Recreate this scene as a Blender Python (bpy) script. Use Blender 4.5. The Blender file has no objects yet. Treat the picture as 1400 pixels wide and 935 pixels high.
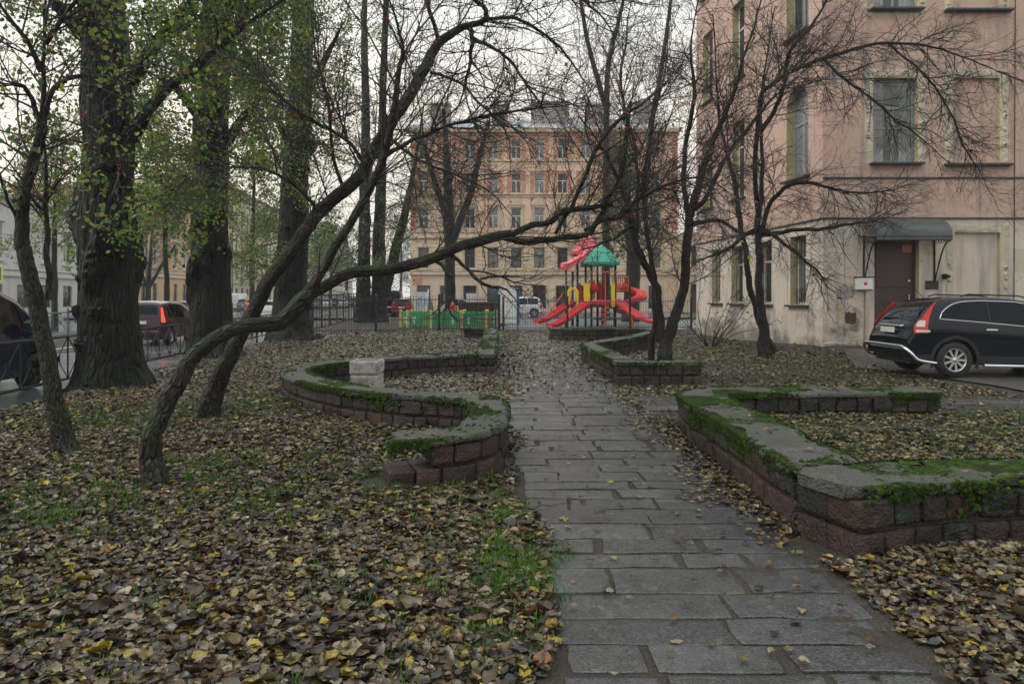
import bpy, math, random
import numpy as np
from mathutils import Matrix, Vector
rng = np.random.default_rng(11)
random.seed(11)
PI = math.pi
F, HZ, EYE = 950.0, 405.0, 1.70          # focal length in photo pixels, horizon row, eye height
scene = bpy.context.scene
COL = scene.collection

def P(px, py, d):
    """a point measured on the photograph at its own distance d (metres)"""
    return np.array([(px - 700.0) / F * d, d, EYE - (py - HZ) / F * d])

def nrm(v):
    v = np.asarray(v, float)
    return v / (np.linalg.norm(v) + 1e-12)

class MB:
    """collects shapes into one mesh"""
    def __init__(s):
        s.v = []; s.l = []; s.c = []; s.m = []; s.s = []; s.n = 0; s.a = []; s.ha = False
    def add(s, v, faces, mi=0, smooth=False, attr=None):
        v = np.asarray(v, float).reshape(-1, 3); s.a.append(v if attr is None else np.asarray(attr, float).reshape(-1, 3)); s.ha |= attr is not None
        if isinstance(faces, np.ndarray):
            f = faces.astype(np.int64)
            s.l.append((f + s.n).ravel()); s.c.append(np.full(len(f), f.shape[1]))
            k = len(f)
        else:
            s.l.append(np.array([i for q in faces for i in q], np.int64) + s.n)
            s.c.append(np.array([len(q) for q in faces])); k = len(faces)
        if np.ndim(mi) == 0: mi = np.full(k, mi)
        s.m.append(np.asarray(mi)); s.s.append(np.full(k, smooth))
        s.v.append(v); s.n += len(v)
        return s
    def merge(s, o, f=None):
        for v, l, c, m, sm in zip(o.v, o.l, o.c, o.m, o.s):
            pass
        V = np.concatenate(o.v); V = f(V) if f else V
        s.v.append(V)
        for l, c, m, sm in zip(o.l, o.c, o.m, o.s):
            s.l.append(l + s.n); s.c.append(c); s.m.append(m); s.s.append(sm)
        s.n += len(V); return s
    def mesh(s, name, mats):
        me = bpy.data.meshes.new(name)
        if s.v:
            V = np.concatenate(s.v).astype(np.float32); Lp = np.concatenate(s.l).astype(np.int32)
            C = np.concatenate(s.c).astype(np.int32); Mi = np.concatenate(s.m).astype(np.int32)
            Sm = np.concatenate(s.s).astype(bool)
            me.vertices.add(len(V)); me.vertices.foreach_set('co', V.ravel())
            me.loops.add(len(Lp)); me.loops.foreach_set('vertex_index', Lp)
            st = np.zeros(len(C), np.int32); st[1:] = np.cumsum(C)[:-1]
            me.polygons.add(len(C)); me.polygons.foreach_set('loop_start', st)
            me.polygons.foreach_set('material_index', Mi)
            me.polygons.foreach_set('use_smooth', Sm)
        if s.ha: at = me.attributes.new('bark', 'FLOAT_VECTOR', 'POINT'); at.data.foreach_set('vector', np.concatenate(s.a).astype(np.float32).ravel())
        for m in mats: me.materials.append(m)
        me.update(calc_edges=True); me.validate()
        return me

def setp(o, **k):
    for a, b in k.items():
        if b is not None: o[a] = b
    return o

def obj(name, mb, mats, parent=None, world=True, **props):
    if not isinstance(mats, (list, tuple)): mats = [mats]
    me = mb if isinstance(mb, bpy.types.Mesh) else mb.mesh(name, mats)
    o = bpy.data.objects.new(name, me); COL.objects.link(o)
    if parent is not None:
        o.parent = parent
        if world:
            root = parent
            while root.parent is not None: root = root.parent
            if parent is root:
                o.matrix_parent_inverse = Matrix.Translation(-Vector(root.location))
    return setp(o, **props)

def thing(name, label, cat, loc=(0, 0, 0), rz=0.0, group=None):
    o = bpy.data.objects.new(name, None); COL.objects.link(o)
    o.empty_display_size = .2
    o.location = [float(a) for a in loc]; o.rotation_euler = (0, 0, rz)
    return setp(o, label=label, category=cat, group=group)

def copy_tree(o, parent=None):
    c = o.copy(); COL.objects.link(c); c.parent = parent
    if parent is not None: c.matrix_parent_inverse = o.matrix_parent_inverse
    for ch in list(o.children): copy_tree(ch, c)
    return c

# ---------- shapes
BOXF = [(0, 3, 2, 1), (4, 5, 6, 7), (0, 1, 5, 4), (1, 2, 6, 5), (2, 3, 7, 6), (3, 0, 4, 7)]
def box(mb, x0, x1, y0, y1, z0, z1, mi=0, T=None):
    v = np.array([(x0, y0, z0), (x1, y0, z0), (x1, y1, z0), (x0, y1, z0), (x0, y0, z1), (x1, y0, z1), (x1, y1, z1), (x0, y1, z1)], float)
    if T: v = T(v)
    mb.add(v, BOXF, mi)

def bbox(mb, x0, x1, y0, y1, z0, z1, b=.01, mi=0, T=None):
    """bevelled box"""
    lo = np.array([x0, y0, z0], float); hi = np.array([x1, y1, z1], float)
    b = min(b, *(.45 * (hi - lo)))
    V = []; ix = {}
    for sx in (0, 1):
        for sy in (0, 1):
            for sz in (0, 1):
                s = np.array([sx, sy, sz]); c = np.where(s == 1, hi, lo); inn = np.where(s == 1, hi - b, lo + b)
                for a in range(3):
                    p = inn.copy(); p[a] = c[a]; ix[(sx, sy, sz, a)] = len(V); V.append(p)
    fs = []
    for a in range(3):
        o1, o2 = [(1, 2), (2, 0), (0, 1)][a]
        for s in (0, 1):
            q = []
            for u, w in ((0, 0), (1, 0), (1, 1), (0, 1)):
                k = [0, 0, 0]; k[a] = s; k[o1] = u; k[o2] = w; q.append(ix[(*k, a)])
            fs.append(q if s else q[::-1])
        for u in (0, 1):
            for w in (0, 1):
                q = []
                for e, ax in ((0, o1), (0, o2), (1, o2), (1, o1)):
                    k = [0, 0, 0]; k[a] = e; k[o1] = u; k[o2] = w; q.append(ix[(*k, ax)])
                fs.append(q if (u ^ w) else q[::-1])
    for sx in (0, 1):
        for sy in (0, 1):
            for sz in (0, 1):
                q = [ix[(sx, sy, sz, a)] for a in range(3)]
                fs.append(q if (sx + sy + sz) % 2 else q[::-1])
    v = np.array(V)
    if T: v = T(v)
    mb.add(v, fs, mi)

def frame_T(o, ux, uy):
    o = np.asarray(o, float); ux = np.asarray(ux, float); uy = np.asarray(uy, float)
    return lambda v: o + v[:, :1] * ux + v[:, 1:2] * uy + v[:, 2:3] * np.array([0, 0, 1.])

def crom(pts, n=8):
    """Catmull-Rom through rows of pts"""
    p = np.asarray(pts, float)
    if len(p) < 3:
        t = np.linspace(0, 1, n + 1)[:, None]; return p[0] * (1 - t) + p[-1] * t
    q = np.vstack([2 * p[0] - p[1], p, 2 * p[-1] - p[-2]]); out = []
    for i in range(1, len(q) - 2):
        a, b, c, d = q[i - 1:i + 3]
        t = np.linspace(0, 1, n, endpoint=False)[:, None]
        out.append(.5 * (2 * b + (c - a) * t + (2 * a - 5 * b + 4 * c - d) * t * t + (3 * b - a - 3 * c + d) * t ** 3))
    out.append(p[-1:]); return np.vstack(out)

def frames(p):
    t = np.gradient(p, axis=0); t /= np.linalg.norm(t, axis=1)[:, None] + 1e-12
    a = np.eye(3)[np.argmin(np.abs(t).mean(0))]
    u = np.cross(t[0], a); u /= np.linalg.norm(u); U = [u]
    for i in range(1, len(p)):
        u = u - t[i] * np.dot(u, t[i]); u = u / (np.linalg.norm(u) + 1e-12); U.append(u)
    U = np.array(U); return t, U, np.cross(t, U)

def grid_faces(n, k, closed=True):
    i = np.arange(n - 1)[:, None]; j = np.arange(k if closed else k - 1)[None]
    a = i * k + j; b = i * k + (j + 1) % k
    return np.stack([a, b, b + k, a + k], -1).reshape(-1, 4)

def tube(mb, pts, r, sides=8, mi=0, smooth=True, cap=True, disp=None):
    p = np.asarray(pts, float); n = len(p); r = np.broadcast_to(np.asarray(r, float), (n,))
    t, U, W = frames(p); th = np.linspace(0, 2 * PI, sides, endpoint=False)
    R = r[:, None] * np.ones((1, sides))
    if disp is not None: R = R * disp(np.linspace(0, 1, n)[:, None], th[None], p)
    v = p[:, None] + R[..., None] * (U[:, None] * np.cos(th)[None, :, None] + W[:, None] * np.sin(th)[None, :, None])
    at = None
    if disp is not None:
        sl = np.concatenate([[0], np.cumsum(np.linalg.norm(np.diff(p, axis=0), axis=1))]) + float(p[0].sum())
        rm = max(.03, float(r.max())); at = np.stack([rm * np.cos(th)[None] + 0 * sl[:, None], rm * np.sin(th)[None] + 0 * sl[:, None], sl[:, None] + 0 * th[None]], -1)
    mb.add(v.reshape(-1, 3), grid_faces(n, sides), mi, smooth, at)
    if cap:
        mb.add(v[0], [list(range(sides))[::-1]], mi); mb.add(v[-1], [list(range(sides))], mi)

def bar(mb, a, b, r, sides=6, mi=0):
    tube(mb, np.array([a, b], float), r, sides, mi)

def sbar(mb, a, b, w, mi=0):
    tube(mb, np.array([a, b], float), w * .707, 4, mi, smooth=False)

def lathe(mb, prof, sides=24, mi=0, axis='z', c=(0, 0, 0), smooth=True):
    pr = np.asarray(prof, float); th = np.linspace(0, 2 * PI, sides, endpoint=False)
    r = pr[:, :1]; h = pr[:, 1:2] * np.ones((1, sides)); x = r * np.cos(th); y = r * np.sin(th)
    v = np.stack({'z': (x, y, h), 'y': (x, h, y), 'x': (h, x, y)}[axis], -1) + np.asarray(c, float)
    mb.add(v.reshape(-1, 3), grid_faces(len(pr), sides), mi, smooth)

def disc(mb, c, r, axis='y', sides=20, mi=0):
    th = np.linspace(0, 2 * PI, sides, endpoint=False); x = r * np.cos(th); y = r * np.sin(th); z = 0 * th
    v = np.stack({'z': (x, y, z), 'y': (x, z, y), 'x': (z, x, y)}[axis], -1) + np.asarray(c, float)
    mb.add(v, [list(range(sides))], mi)

class Tubes:
    """many thin branches, swept together"""
    def __init__(s): s.g = {}
    def add(s, pts, r, sides):
        s.g.setdefault((len(pts), sides), []).append((pts, r))
    def into(s, mb, mi=0):
        for (n, k), L in s.g.items():
            p = np.array([a for a, _ in L]); r = np.array([b for _, b in L])
            t = np.gradient(p, axis=1); t /= np.linalg.norm(t, axis=2)[..., None] + 1e-12
            ax = np.eye(3)[np.argmin(np.abs(t).mean(1), axis=1)][:, None]
            u = np.cross(t, ax); u /= np.linalg.norm(u, axis=2)[..., None] + 1e-12
            w = np.cross(t, u); th = np.linspace(0, 2 * PI, k, endpoint=False)
            v = p[:, :, None] + r[:, :, None, None] * (u[:, :, None] * np.cos(th)[:, None] + w[:, :, None] * np.sin(th)[:, None])
            f = grid_faces(n, k); B = len(p)
            ff = (f[None] + (np.arange(B) * n * k)[:, None, None]).reshape(-1, 4)
            mb.add(v.reshape(-1, 3), ff, mi, True)

def fbm(x, y, z=0.0, seed=0, oct=4, sc=1.0):
    """cheap smooth pseudo-noise, about -1..1"""
    r = np.random.default_rng(seed); out = 0; a = 1.0; tot = 0
    for o in range(oct):
        s = 0
        for _ in range(4):
            d = r.normal(size=3); d /= np.linalg.norm(d); ph = r.uniform(0, 6.28)
            s = s + np.sin((x * d[0] + y * d[1] + z * d[2]) * sc * r.uniform(.7, 1.4) + ph)
        out = out + a * s / 2.2; tot += a; a *= .55; sc *= 2.1
    return out / tot

def leaves_mesh(mb, pos, yaw, pitch, roll, size, curl, mi=0, wid=.42):
    n = len(pos)
    base = np.array([(0, 0, 0), (.5, 0, 0), (1, 0, 0), (.22, wid, 1), (.68, wid * .8, 1), (.22, -wid, 1), (.68, -wid * .8, 1)], float)
    v = np.repeat(base[None], n, 0)
    mi = np.asarray(mi); m2 = np.repeat(mi, 2) if mi.ndim else mi
    v[:, :, 1] *= (1 + rng.normal(0, .12, (n, 1)))
    v[:, 3:, 2] = curl[:, None] * (1 + rng.normal(0, .5, (n, 4))) * .30
    v[:, 2, 2] = rng.normal(-.05, .16, n); v[:, 1, 2] = rng.normal(0.02, .06, n)
    v[:, 3:, 0] += rng.normal(0, .06, (n, 4)); v[:, 3:, 1] *= 1 + rng.normal(0, .15, (n, 4))
    v *= size[:, None, None]
    v[:, :, 0] -= .5 * size[:, None]
    def rot(v, a, i, j):
        c = np.cos(a)[:, None]; s = np.sin(a)[:, None]; x = v[:, :, i].copy(); y = v[:, :, j].copy()
        v[:, :, i] = c * x - s * y; v[:, :, j] = s * x + c * y
    rot(v, roll, 1, 2); rot(v, pitch, 0, 2); rot(v, yaw, 0, 1)
    v += np.asarray(pos)[:, None]
    fq = np.array([(0, 1, 4, 3), (1, 0, 5, 6)]); ft = np.array([(1, 2, 4), (2, 1, 6)])
    off = (np.arange(n) * 7)[:, None, None]
    m0 = mb.n
    mb.add(v.reshape(-1, 3), (fq[None] + off).reshape(-1, 4), m2, False)
    t = (ft[None] + off).reshape(-1, 3) + m0 - mb.n
    mb.l.append((t + mb.n).ravel()); mb.c.append(np.full(len(t), 3)); mb.m.append(np.array(np.broadcast_to(m2, len(t)))); mb.s.append(np.full(len(t), False))

LEAF_V = None
def litter_mesh(mb, pos, yaw, pitch, roll, size, curl, mi, wid=.36):
    """ground leaf with a smooth ovate outline and a crinkled blade"""
    n = len(pos); t = np.array([0., .18, .42, .68, .88, 1.]); w = np.array([.06, .80, 1.0, .66, .24, .0]) * wid
    rows = np.stack([np.column_stack([t, w * k, np.full(6, abs(k))]) for k in (-1, -.5, 0, .5, 1)], 1)      # 6 x 5
    v = np.repeat(rows[None], n, 0)
    v[..., 1] *= (1 + rng.normal(0, .16, (n, 1, 1))) * (1 + rng.normal(0, .13, (n, 6, 5)) * (np.abs(rows[None, ..., 2]) > .9)); v[..., 0] += rng.normal(0, .025, (n, 6, 5))
    ph = rng.uniform(0, 6.28, (n, 1, 1)); fr = rng.uniform(4, 9, (n, 1, 1)); am = rng.uniform(.015, .085, (n, 1, 1))
    z = curl[:, None, None] * .30 * (v[..., 2] ** 2) + rng.normal(0, .12, (n, 1, 1)) * (v[..., 0] - .5) ** 2 * 2 + am * np.sin(fr * v[..., 0] + ph + v[..., 1] * 9) * (.4 + v[..., 2]) + rng.normal(0, .022, (n, 6, 5))
    v[..., 2] = z; v = v.reshape(n, 30, 3) * size[:, None, None]; v[:, :, 0] -= .5 * size[:, None]
    for a, i, j in ((roll, 1, 2), (pitch, 0, 2), (yaw, 0, 1)):
        c = np.cos(a)[:, None]; s = np.sin(a)[:, None]; x = v[:, :, i].copy(); y = v[:, :, j].copy(); v[:, :, i] = c * x - s * y; v[:, :, j] = s * x + c * y
    v += np.asarray(pos)[:, None]; f = grid_faces(6, 5, False); ff = (f[None] + (np.arange(n) * 30)[:, None, None]).reshape(-1, 4)
    mb.add(v.reshape(-1, 3), ff, np.repeat(mi, len(f)), True)
# ---------- materials
class G:
    def __init__(s, name):
        s.m = bpy.data.materials.new(name); s.m.use_nodes = True; s.t = s.m.node_tree
        s.t.nodes.clear(); s.out = s.t.nodes.new('ShaderNodeOutputMaterial'); s.b = s.t.nodes.new('ShaderNodeBsdfPrincipled')
        s.t.links.new(s.b.outputs[0], s.out.inputs[0]); s._co = None
    def put(s, sock, v):
        if isinstance(v, bpy.types.NodeSocket): s.t.links.new(v, sock)
        elif v is not None:
            if isinstance(v, (tuple, list)) and len(v) == 3 and sock.type == 'RGBA': v = (*v, 1)
            sock.default_value = v
    def node(s, ty, **a):
        n = s.t.nodes.new(ty)
        for k, v in a.items(): setattr(n, k, v)
        return n
    def co(s):
        if s._co is None: s._co = s.node('ShaderNodeTexCoord').outputs['Object']
        return s._co
    def vec(s, sc=(1, 1, 1), loc=(0, 0, 0)):
        n = s.node('ShaderNodeMapping'); s.put(n.inputs[0], s.co()); n.inputs['Scale'].default_value = sc; n.inputs['Location'].default_value = loc
        return n.outputs[0]
    def noise(s, scale, detail=4, rough=.55, dist=0., vec=None):
        n = s.node('ShaderNodeTexNoise'); s.put(n.inputs['Vector'], vec or s.co())
        n.inputs['Scale'].default_value = scale; n.inputs['Detail'].default_value = detail
        n.inputs['Roughness'].default_value = rough; n.inputs['Distortion'].default_value = dist
        return n.outputs['Fac']
    def vor(s, scale, feature='F1', out='Distance', vec=None, rnd=1.):
        n = s.node('ShaderNodeTexVoronoi', feature=feature); s.put(n.inputs['Vector'], vec or s.co()); n.inputs['Scale'].default_value = scale
        n.inputs['Randomness'].default_value = rnd
        return n.outputs[out]
    def ramp(s, fac, stops, interp='LINEAR'):
        n = s.node('ShaderNodeValToRGB'); cr = n.color_ramp; cr.interpolation = interp; s.put(n.inputs[0], fac)
        while len(cr.elements) < len(stops): cr.elements.new(.5)
        for e, (p, c) in zip(cr.elements, stops):
            e.position = p; e.color = (c, c, c, 1) if np.ndim(c) == 0 else (*c, 1)
        return n.outputs[0]
    def mix(s, fac, a, b, blend='MIX'):
        n = s.node('ShaderNodeMix', data_type='RGBA', blend_type=blend)
        s.put(n.inputs[0], fac); s.put(n.inputs[6], a); s.put(n.inputs[7], b); return n.outputs[2]
    def math(s, op, a, b=None, clamp=False):
        n = s.node('ShaderNodeMath', operation=op, use_clamp=clamp); s.put(n.inputs[0], a)
        if b is not None: s.put(n.inputs[1], b)
        return n.outputs[0]
    def island(s): return s.node('ShaderNodeNewGeometry').outputs['Random Per Island']
    def nz(s):
        n = s.node('ShaderNodeSeparateXYZ'); s.put(n.inputs[0], s.node('ShaderNodeNewGeometry').outputs['Normal']); return n.outputs[2]
    def z(s, i=2):
        n = s.node('ShaderNodeSeparateXYZ'); s.put(n.inputs[0], s.co()); return n.outputs[i]
    def bump(s, h, strength=.5, dist=.01, normal=None):
        n = s.node('ShaderNodeBump'); n.inputs['Strength'].default_value = strength; n.inputs['Distance'].default_value = dist
        s.put(n.inputs['Height'], h)
        if normal is not None: s.put(n.inputs['Normal'], normal)
        return n.outputs[0]
    def fin(s, col=None, rough=None, metal=None, normal=None, spec=None, coat=None, **k):
        i = s.b.inputs
        s.put(i['Base Color'], col); s.put(i['Roughness'], rough); s.put(i['Metallic'], metal)
        if normal is not None: s.put(i['Normal'], normal)
        s.put(i['Specular IOR Level'], spec); s.put(i['Coat Weight'], coat)
        for a, b in k.items(): s.put(i[a], b)
        return s.m

def simple(name, col, rough=.5, metal=0., var=.25, sc=6., bump=0., spec=.5, coat=None, dirt=None):
    g = G(name); n = g.noise(sc, 5, .6)
    c = g.mix(n, tuple(a * (1 - var) for a in col), tuple(min(1, a * (1 + var)) for a in col))
    if dirt: c = g.mix(g.ramp(g.noise(sc * .7, 6, .7), [(.45, 0.), (.7, 1.)]), c, dirt)
    r = g.math('MULTIPLY_ADD', n, .25); g.t.nodes[-1].inputs[2].default_value = max(0, rough - .12)
    return g.fin(c, r, metal, g.bump(g.noise(sc * 8, 3), bump, .004) if bump else None, spec, coat)

def mat_litter(name='wet_leaf_litter', stops=None):
    g = G(name)
    c = g.ramp(g.island(), stops or [(0, (.020, .016, .014)), (.14, (.054, .036, .023)), (.25, (.100, .074, .050)), (.34, (.098, .054, .023)),
        (.45, (.185, .138, .085)), (.55, (.026, .019, .016)), (.64, (.34, .27, .165)), (.73, (.19, .135, .038)), (.84, (.14, .058, .018)),
        (.90, (.43, .31, .03)), (.955, (.30, .24, .12)), (.985, (.30, .11, .03)), (.993, (.16, .22, .03))], 'CONSTANT')
    n = g.noise(90, 3, .6)
    c = g.mix(g.ramp(n, [(.35, 0.), (.7, .7)]), c, (.022, .016, .012))
    return g.fin(c, g.math('MULTIPLY_ADD', n, .40), None, g.bump(n, .5, .004), .5)
def fix_madd(m, add):
    for n in m.node_tree.nodes:
        if n.type == 'MATH' and n.operation == 'MULTIPLY_ADD': n.inputs[2].default_value = add
    return m

def mat_soil():
    g = G('damp_soil')
    v = g.vor(75, 'F1', 'Color'); n = g.noise(3, 6, .65)
    c = g.mix(g.math('MULTIPLY', g.noise(45, 3), 1.), (.016, .012, .009), (.048, .038, .029))
    c = g.mix(.4, c, g.ramp(v, [(.0, (.02, .015, .012)), (.4, (.035, .027, .02)), (.65, (.06, .048, .032)), (.85, (.10, .08, .04)), (1, (.04, .03, .02))]))
    c = g.mix(g.ramp(n, [(.55, 0.), (.72, .7)]), c, (.030, .052, .014))
    return g.fin(c, .75, None, g.bump(g.math('ADD', g.vor(75), g.noise(60, 5)), .8, .015), .4)

def mat_slab():
    g = G('wet_paving_slab')
    isl = g.island(); n = g.noise(2.2, 6, .65); ag = g.vor(85, 'F1', 'Color')
    c = g.mix(isl, (.020, .0205, .021), (.086, .086, .083))
    c = g.mix(g.ramp(n, [(.38, 0.), (.62, .85)]), c, (.020, .018, .016))
    c = g.mix(.35, c, g.ramp(ag, [(0, (.02, .02, .02)), (.5, (.06, .06, .06)), (1, (.20, .175, .155))]))
    c = g.mix(g.ramp(g.noise(1.1, 7, .75, .6), [(.585, 0.), (.65, .85)]), c, (.026, .022, .017))
    c = g.mix(g.ramp(g.noise(3.1, 7, .7), [(.66, 0.), (.74, .5)]), c, (.24, .235, .225))
    c = g.mix(g.ramp(g.noise(5.5, 7, .75, .4), [(.56, 0.), (.66, .55)]), c, (.15, .145, .135))
    r = g.ramp(g.math('ADD', g.noise(1.9, 5, .6), g.math('MULTIPLY', g.math('SUBTRACT', isl, .5), .25)), [(.3, .06), (.5, .17), (.72, .36)])
    h = g.math('ADD', g.math('MULTIPLY', g.vor(85), .6), g.noise(14, 6, .7))
    h = g.math('ADD', h, g.noise(110, 2))
    return g.fin(c, r, None, g.bump(h, .6, .010), .75)

def mat_asphalt(name='wet_asphalt', a=(.09, .092, .096), b=(.15, .152, .156), wet=(.10, .28)):
    g = G(name); n = g.noise(.9, 5, .6)
    c = g.mix(g.noise(120, 2), a, b); c = g.mix(g.ramp(g.noise(.5, 5), [(.4, 0.), (.7, .5)]), c, tuple(x * .6 for x in a))
    r = g.ramp(n, [(.35, wet[0]), (.65, wet[1])])
    return g.fin(c, r, None, g.bump(g.noise(3, 3), .03, .01), .5)

def mat_block():
    g = G('red_stone_block')
    c = g.ramp(g.island(), [(0, (.062, .021, .015)), (.24, (.012, .012, .014)), (.34, (.080, .029, .021)), (.54, (.042, .016, .012)), (.70, (.020, .016, .016)),
        (.78, (.098, .041, .030)), (.9, (.032, .016, .013))], 'CONSTANT')
    n = g.noise(9, 6, .7)
    c = g.mix(g.ramp(n, [(.3, .65), (.62, 0.)]), c, (.022, .018, .016))
    c = g.mix(g.ramp(g.noise(2.3, 5, .6), [(.56, 0.), (.68, .75)]), c, (.022, .040, .011))
    c = g.mix(g.ramp(g.noise(5, 6, .7, .5, g.vec((1, 1, 1), (5, 5, 5))), [(.60, 0.), (.68, .55)]), c, (.10, .085, .07))
    return g.fin(c, g.ramp(n, [(.3, .30), (.7, .65)]), None, g.bump(g.math('ADD', n, g.noise(45, 4)), 1., .03), .5)

def mat_coping():
    g = G('mossy_concrete_coping')
    n = g.noise(5, 7, .7)
    c = g.mix(g.ramp(n, [(.3, 0.), (.7, 1.)]), (.016, .018, .014), (.105, .103, .088))
    c = g.mix(.3, c, g.ramp(g.vor(60, 'F1', 'Color'), [(0, (.05, .05, .045)), (1, (.30, .28, .25))]))
    c = g.mix(g.ramp(g.noise(1.6, 6, .7), [(.46, 0.), (.66, .7)]), c, (.050, .060, .028))
    c = g.mix(g.ramp(g.noise(3.2, 6, .65, .3), [(.60, 0.), (.66, .9)]), c, (.040, .090, .010))
    return g.fin(c, g.ramp(n, [(.3, .3), (.7, .75)]), None, g.bump(g.math('ADD', g.noise(22, 7, .75), g.math('MULTIPLY', g.vor(45), .7)), 1., .04), .45)

def mat_moss(name='moss', a=(.010, .022, .003), b=(.062, .120, .009), bm=True):
    g = G(name); c = g.mix(g.island(), a, b)
    if bm: c = g.mix(g.ramp(g.noise(4, 5), [(.4, 0.), (.65, .8)]), c, (.022, .030, .010))
    return g.fin(c, .9, None, g.bump(g.noise(160, 3, .7), 1., .012) if bm else None, .2)

def mat_bark(name, a, b, ridge=(26, 26, 3.2), moss=(.030, .052, .012), mh=2.0, up=False, amt=.8, bdist=.05):
    g = G(name); at = g.node('ShaderNodeAttribute'); at.attribute_name = 'bark'; mp = g.node('ShaderNodeMapping'); g.put(mp.inputs[0], at.outputs['Vector']); mp.inputs['Scale'].default_value = ridge; v = mp.outputs[0]
    wv = g.node('ShaderNodeVectorMath', operation='ADD'); g.put(wv.inputs[0], v); nn_ = g.node('ShaderNodeTexNoise'); g.put(nn_.inputs[0], v); nn_.inputs['Scale'].default_value = .6; g.put(wv.inputs[1], nn_.outputs['Color'])
    ck = g.vor(1.0, 'DISTANCE_TO_EDGE', 'Distance', wv.outputs[0]); ck = g.ramp(ck, [(0., 0.), (.22, 1.)])
    h = g.noise(1.3, 6, .65, .3, v); h2 = g.noise(3.0, 4, .6, 0, v)
    hh = g.math('MULTIPLY_ADD', h2, .35); g.t.nodes[-1].inputs[2].default_value = 0.; hh = g.math('ADD', g.math('ADD', h, hh), g.math('MULTIPLY', ck, 1.2))
    c = g.mix(g.ramp(h, [(.42, 0.), (.58, 1.)]), a, b)
    c = g.mix(g.ramp(ck, [(0., .9), (.8, 0.)]), c, a)
    c = g.mix(g.ramp(g.noise(1.3, 4), [(.45, 0.), (.75, .5)]), c, tuple(x * .45 for x in b))
    m = g.ramp(g.noise(3.4, 6, .7), [(.46, 0.), (.62, 1.)])
    if up: lim = g.ramp(g.nz(), [(.0, .12), (.55, 1.)])
    else: lim = g.ramp(g.math('DIVIDE', g.z(), mh), [(0., 1.), (1., .05)])
    m = g.math('MULTIPLY', g.math('MULTIPLY', m, lim), amt)
    c = g.mix(m, c, moss)
    if up: c = g.mix(g.ramp(g.noise(2.1, 4, .5, 0, g.vec((1, 1, 1), (3, 7, 1))), [(.70, 0.), (.72, .6)]), c, (.10, .05, .03))
    return g.fin(c, .62, None, g.bump(hh, 1., bdist), .35)

def mat_leaf(name, stops):
    g = G(name); c = g.ramp(g.island(), stops, 'CONSTANT')
    m = g.fin(c, .5, None, None, .35)
    tr = g.node('ShaderNodeBsdfTranslucent'); g.put(tr.inputs[0], c)
    mx = g.node('ShaderNodeMixShader'); mx.inputs[0].default_value = .4
    g.t.links.new(g.b.outputs[0], mx.inputs[1]); g.t.links.new(tr.outputs[0], mx.inputs[2]); g.t.links.new(mx.outputs[0], g.out.inputs[0])
    return m

def mat_stucco(name, up, low, zc, stain=(.20, .18, .165), worn=(.42, .36, .28), streak=.55, low_damp=1.6):
    g = G(name)
    c = g.mix(g.ramp(g.math('SUBTRACT', g.z(), zc), [(0, 0.), (.01, 1.)]), low, up) if zc is not None else g.mix(.5, up, low)
    c = g.mix(g.ramp(g.noise(.8, 6, .65), [(.35, 0.), (.7, .45)]), c, worn)
    c = g.mix(g.ramp(g.noise(1.2, 5, .6, 0, g.vec((2.2, 2.2, .22))), [(.52, 0.), (.74, streak)]), c, stain)
    c = g.mix(g.ramp(g.noise(3.4, 7, .75), [(.60, 0.), (.72, .6)]), c, tuple(x * .7 for x in stain))
    c = g.mix(g.ramp(g.noise(.55, 5, .7, .4), [(.62, 0.), (.66, .7)]), c, tuple(x * .72 for x in worn))
    if low_damp:
        d = g.math('SUBTRACT', g.noise(1.1, 6, .7), g.math('MULTIPLY', g.z(), .34 / low_damp))
        c = g.mix(g.ramp(d, [(.30, 0.), (.46, .75)]), c, (.10, .095, .082))
    h = g.math('ADD', g.noise(18, 5, .7), g.math('MULTIPLY', g.noise(3.4, 7, .75), 2.))
    return g.fin(c, .82, None, g.bump(h, .35, .02), .3)

def mat_glass(name, col, rough=.06):
    g = G(name); n = g.noise(.6, 2)
    c = g.mix(n, tuple(a * .5 for a in col), col)
    return g.fin(c, rough, None, g.bump(g.noise(1.5, 2), .03, .02), .7)

def mat_paint(name, col):
    g = G(name); n = g.noise(40, 3, .7)
    drops = g.ramp(g.vor(70), [(.05, 1.), (.22, 0.)])
    return g.fin(g.mix(g.ramp(g.noise(2.5, 5), [(.5, 0.), (.8, .35)]), col, tuple(a * .6 + .003 for a in col)), g.ramp(n, [(.3, .10), (.7, .2)]), .0, g.bump(drops, .12, .003), .28, .12)

M = {}
M['litter'] = fix_madd(mat_litter(), .13)
M['litter_yellow'] = fix_madd(mat_litter('yellowing_leaf_litter', [(0, (.03, .022, .014)), (.14, (.075, .052, .03)), (.28, (.16, .12, .06)), (.40, (.10, .07, .038)), (.5, (.27, .21, .10)), (.62, (.045, .035, .024)), (.72, (.26, .20, .06)), (.82, (.38, .28, .045)), (.87, (.20, .18, .045)), (.91, (.36, .30, .17)), (.95, (.13, .06, .025)), (.975, (.12, .15, .03)), (.99, (.34, .13, .03))]), .16)
M['soil'] = mat_soil(); M['slab'] = mat_slab(); M['asphalt'] = mat_asphalt()
M['yard'] = mat_asphalt('worn_yard_asphalt', (.050, .047, .043), (.10, .095, .088), (.3, .6))
M['play'] = mat_asphalt('grey_play_surface', (.10, .105, .105), (.17, .175, .175), (.3, .55))
M['block'] = mat_block(); M['coping'] = mat_coping(); M['moss'] = mat_moss()
M['grass'] = mat_moss('grass_blade', (.025, .060, .010), (.085, .16, .022), False)
M['linden'] = mat_bark('linden_bark', (.004, .0035, .003), (.021, .019, .016), (13, 13, 2.4), (.016, .034, .008), 2.2, False, .85, .09)
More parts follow.
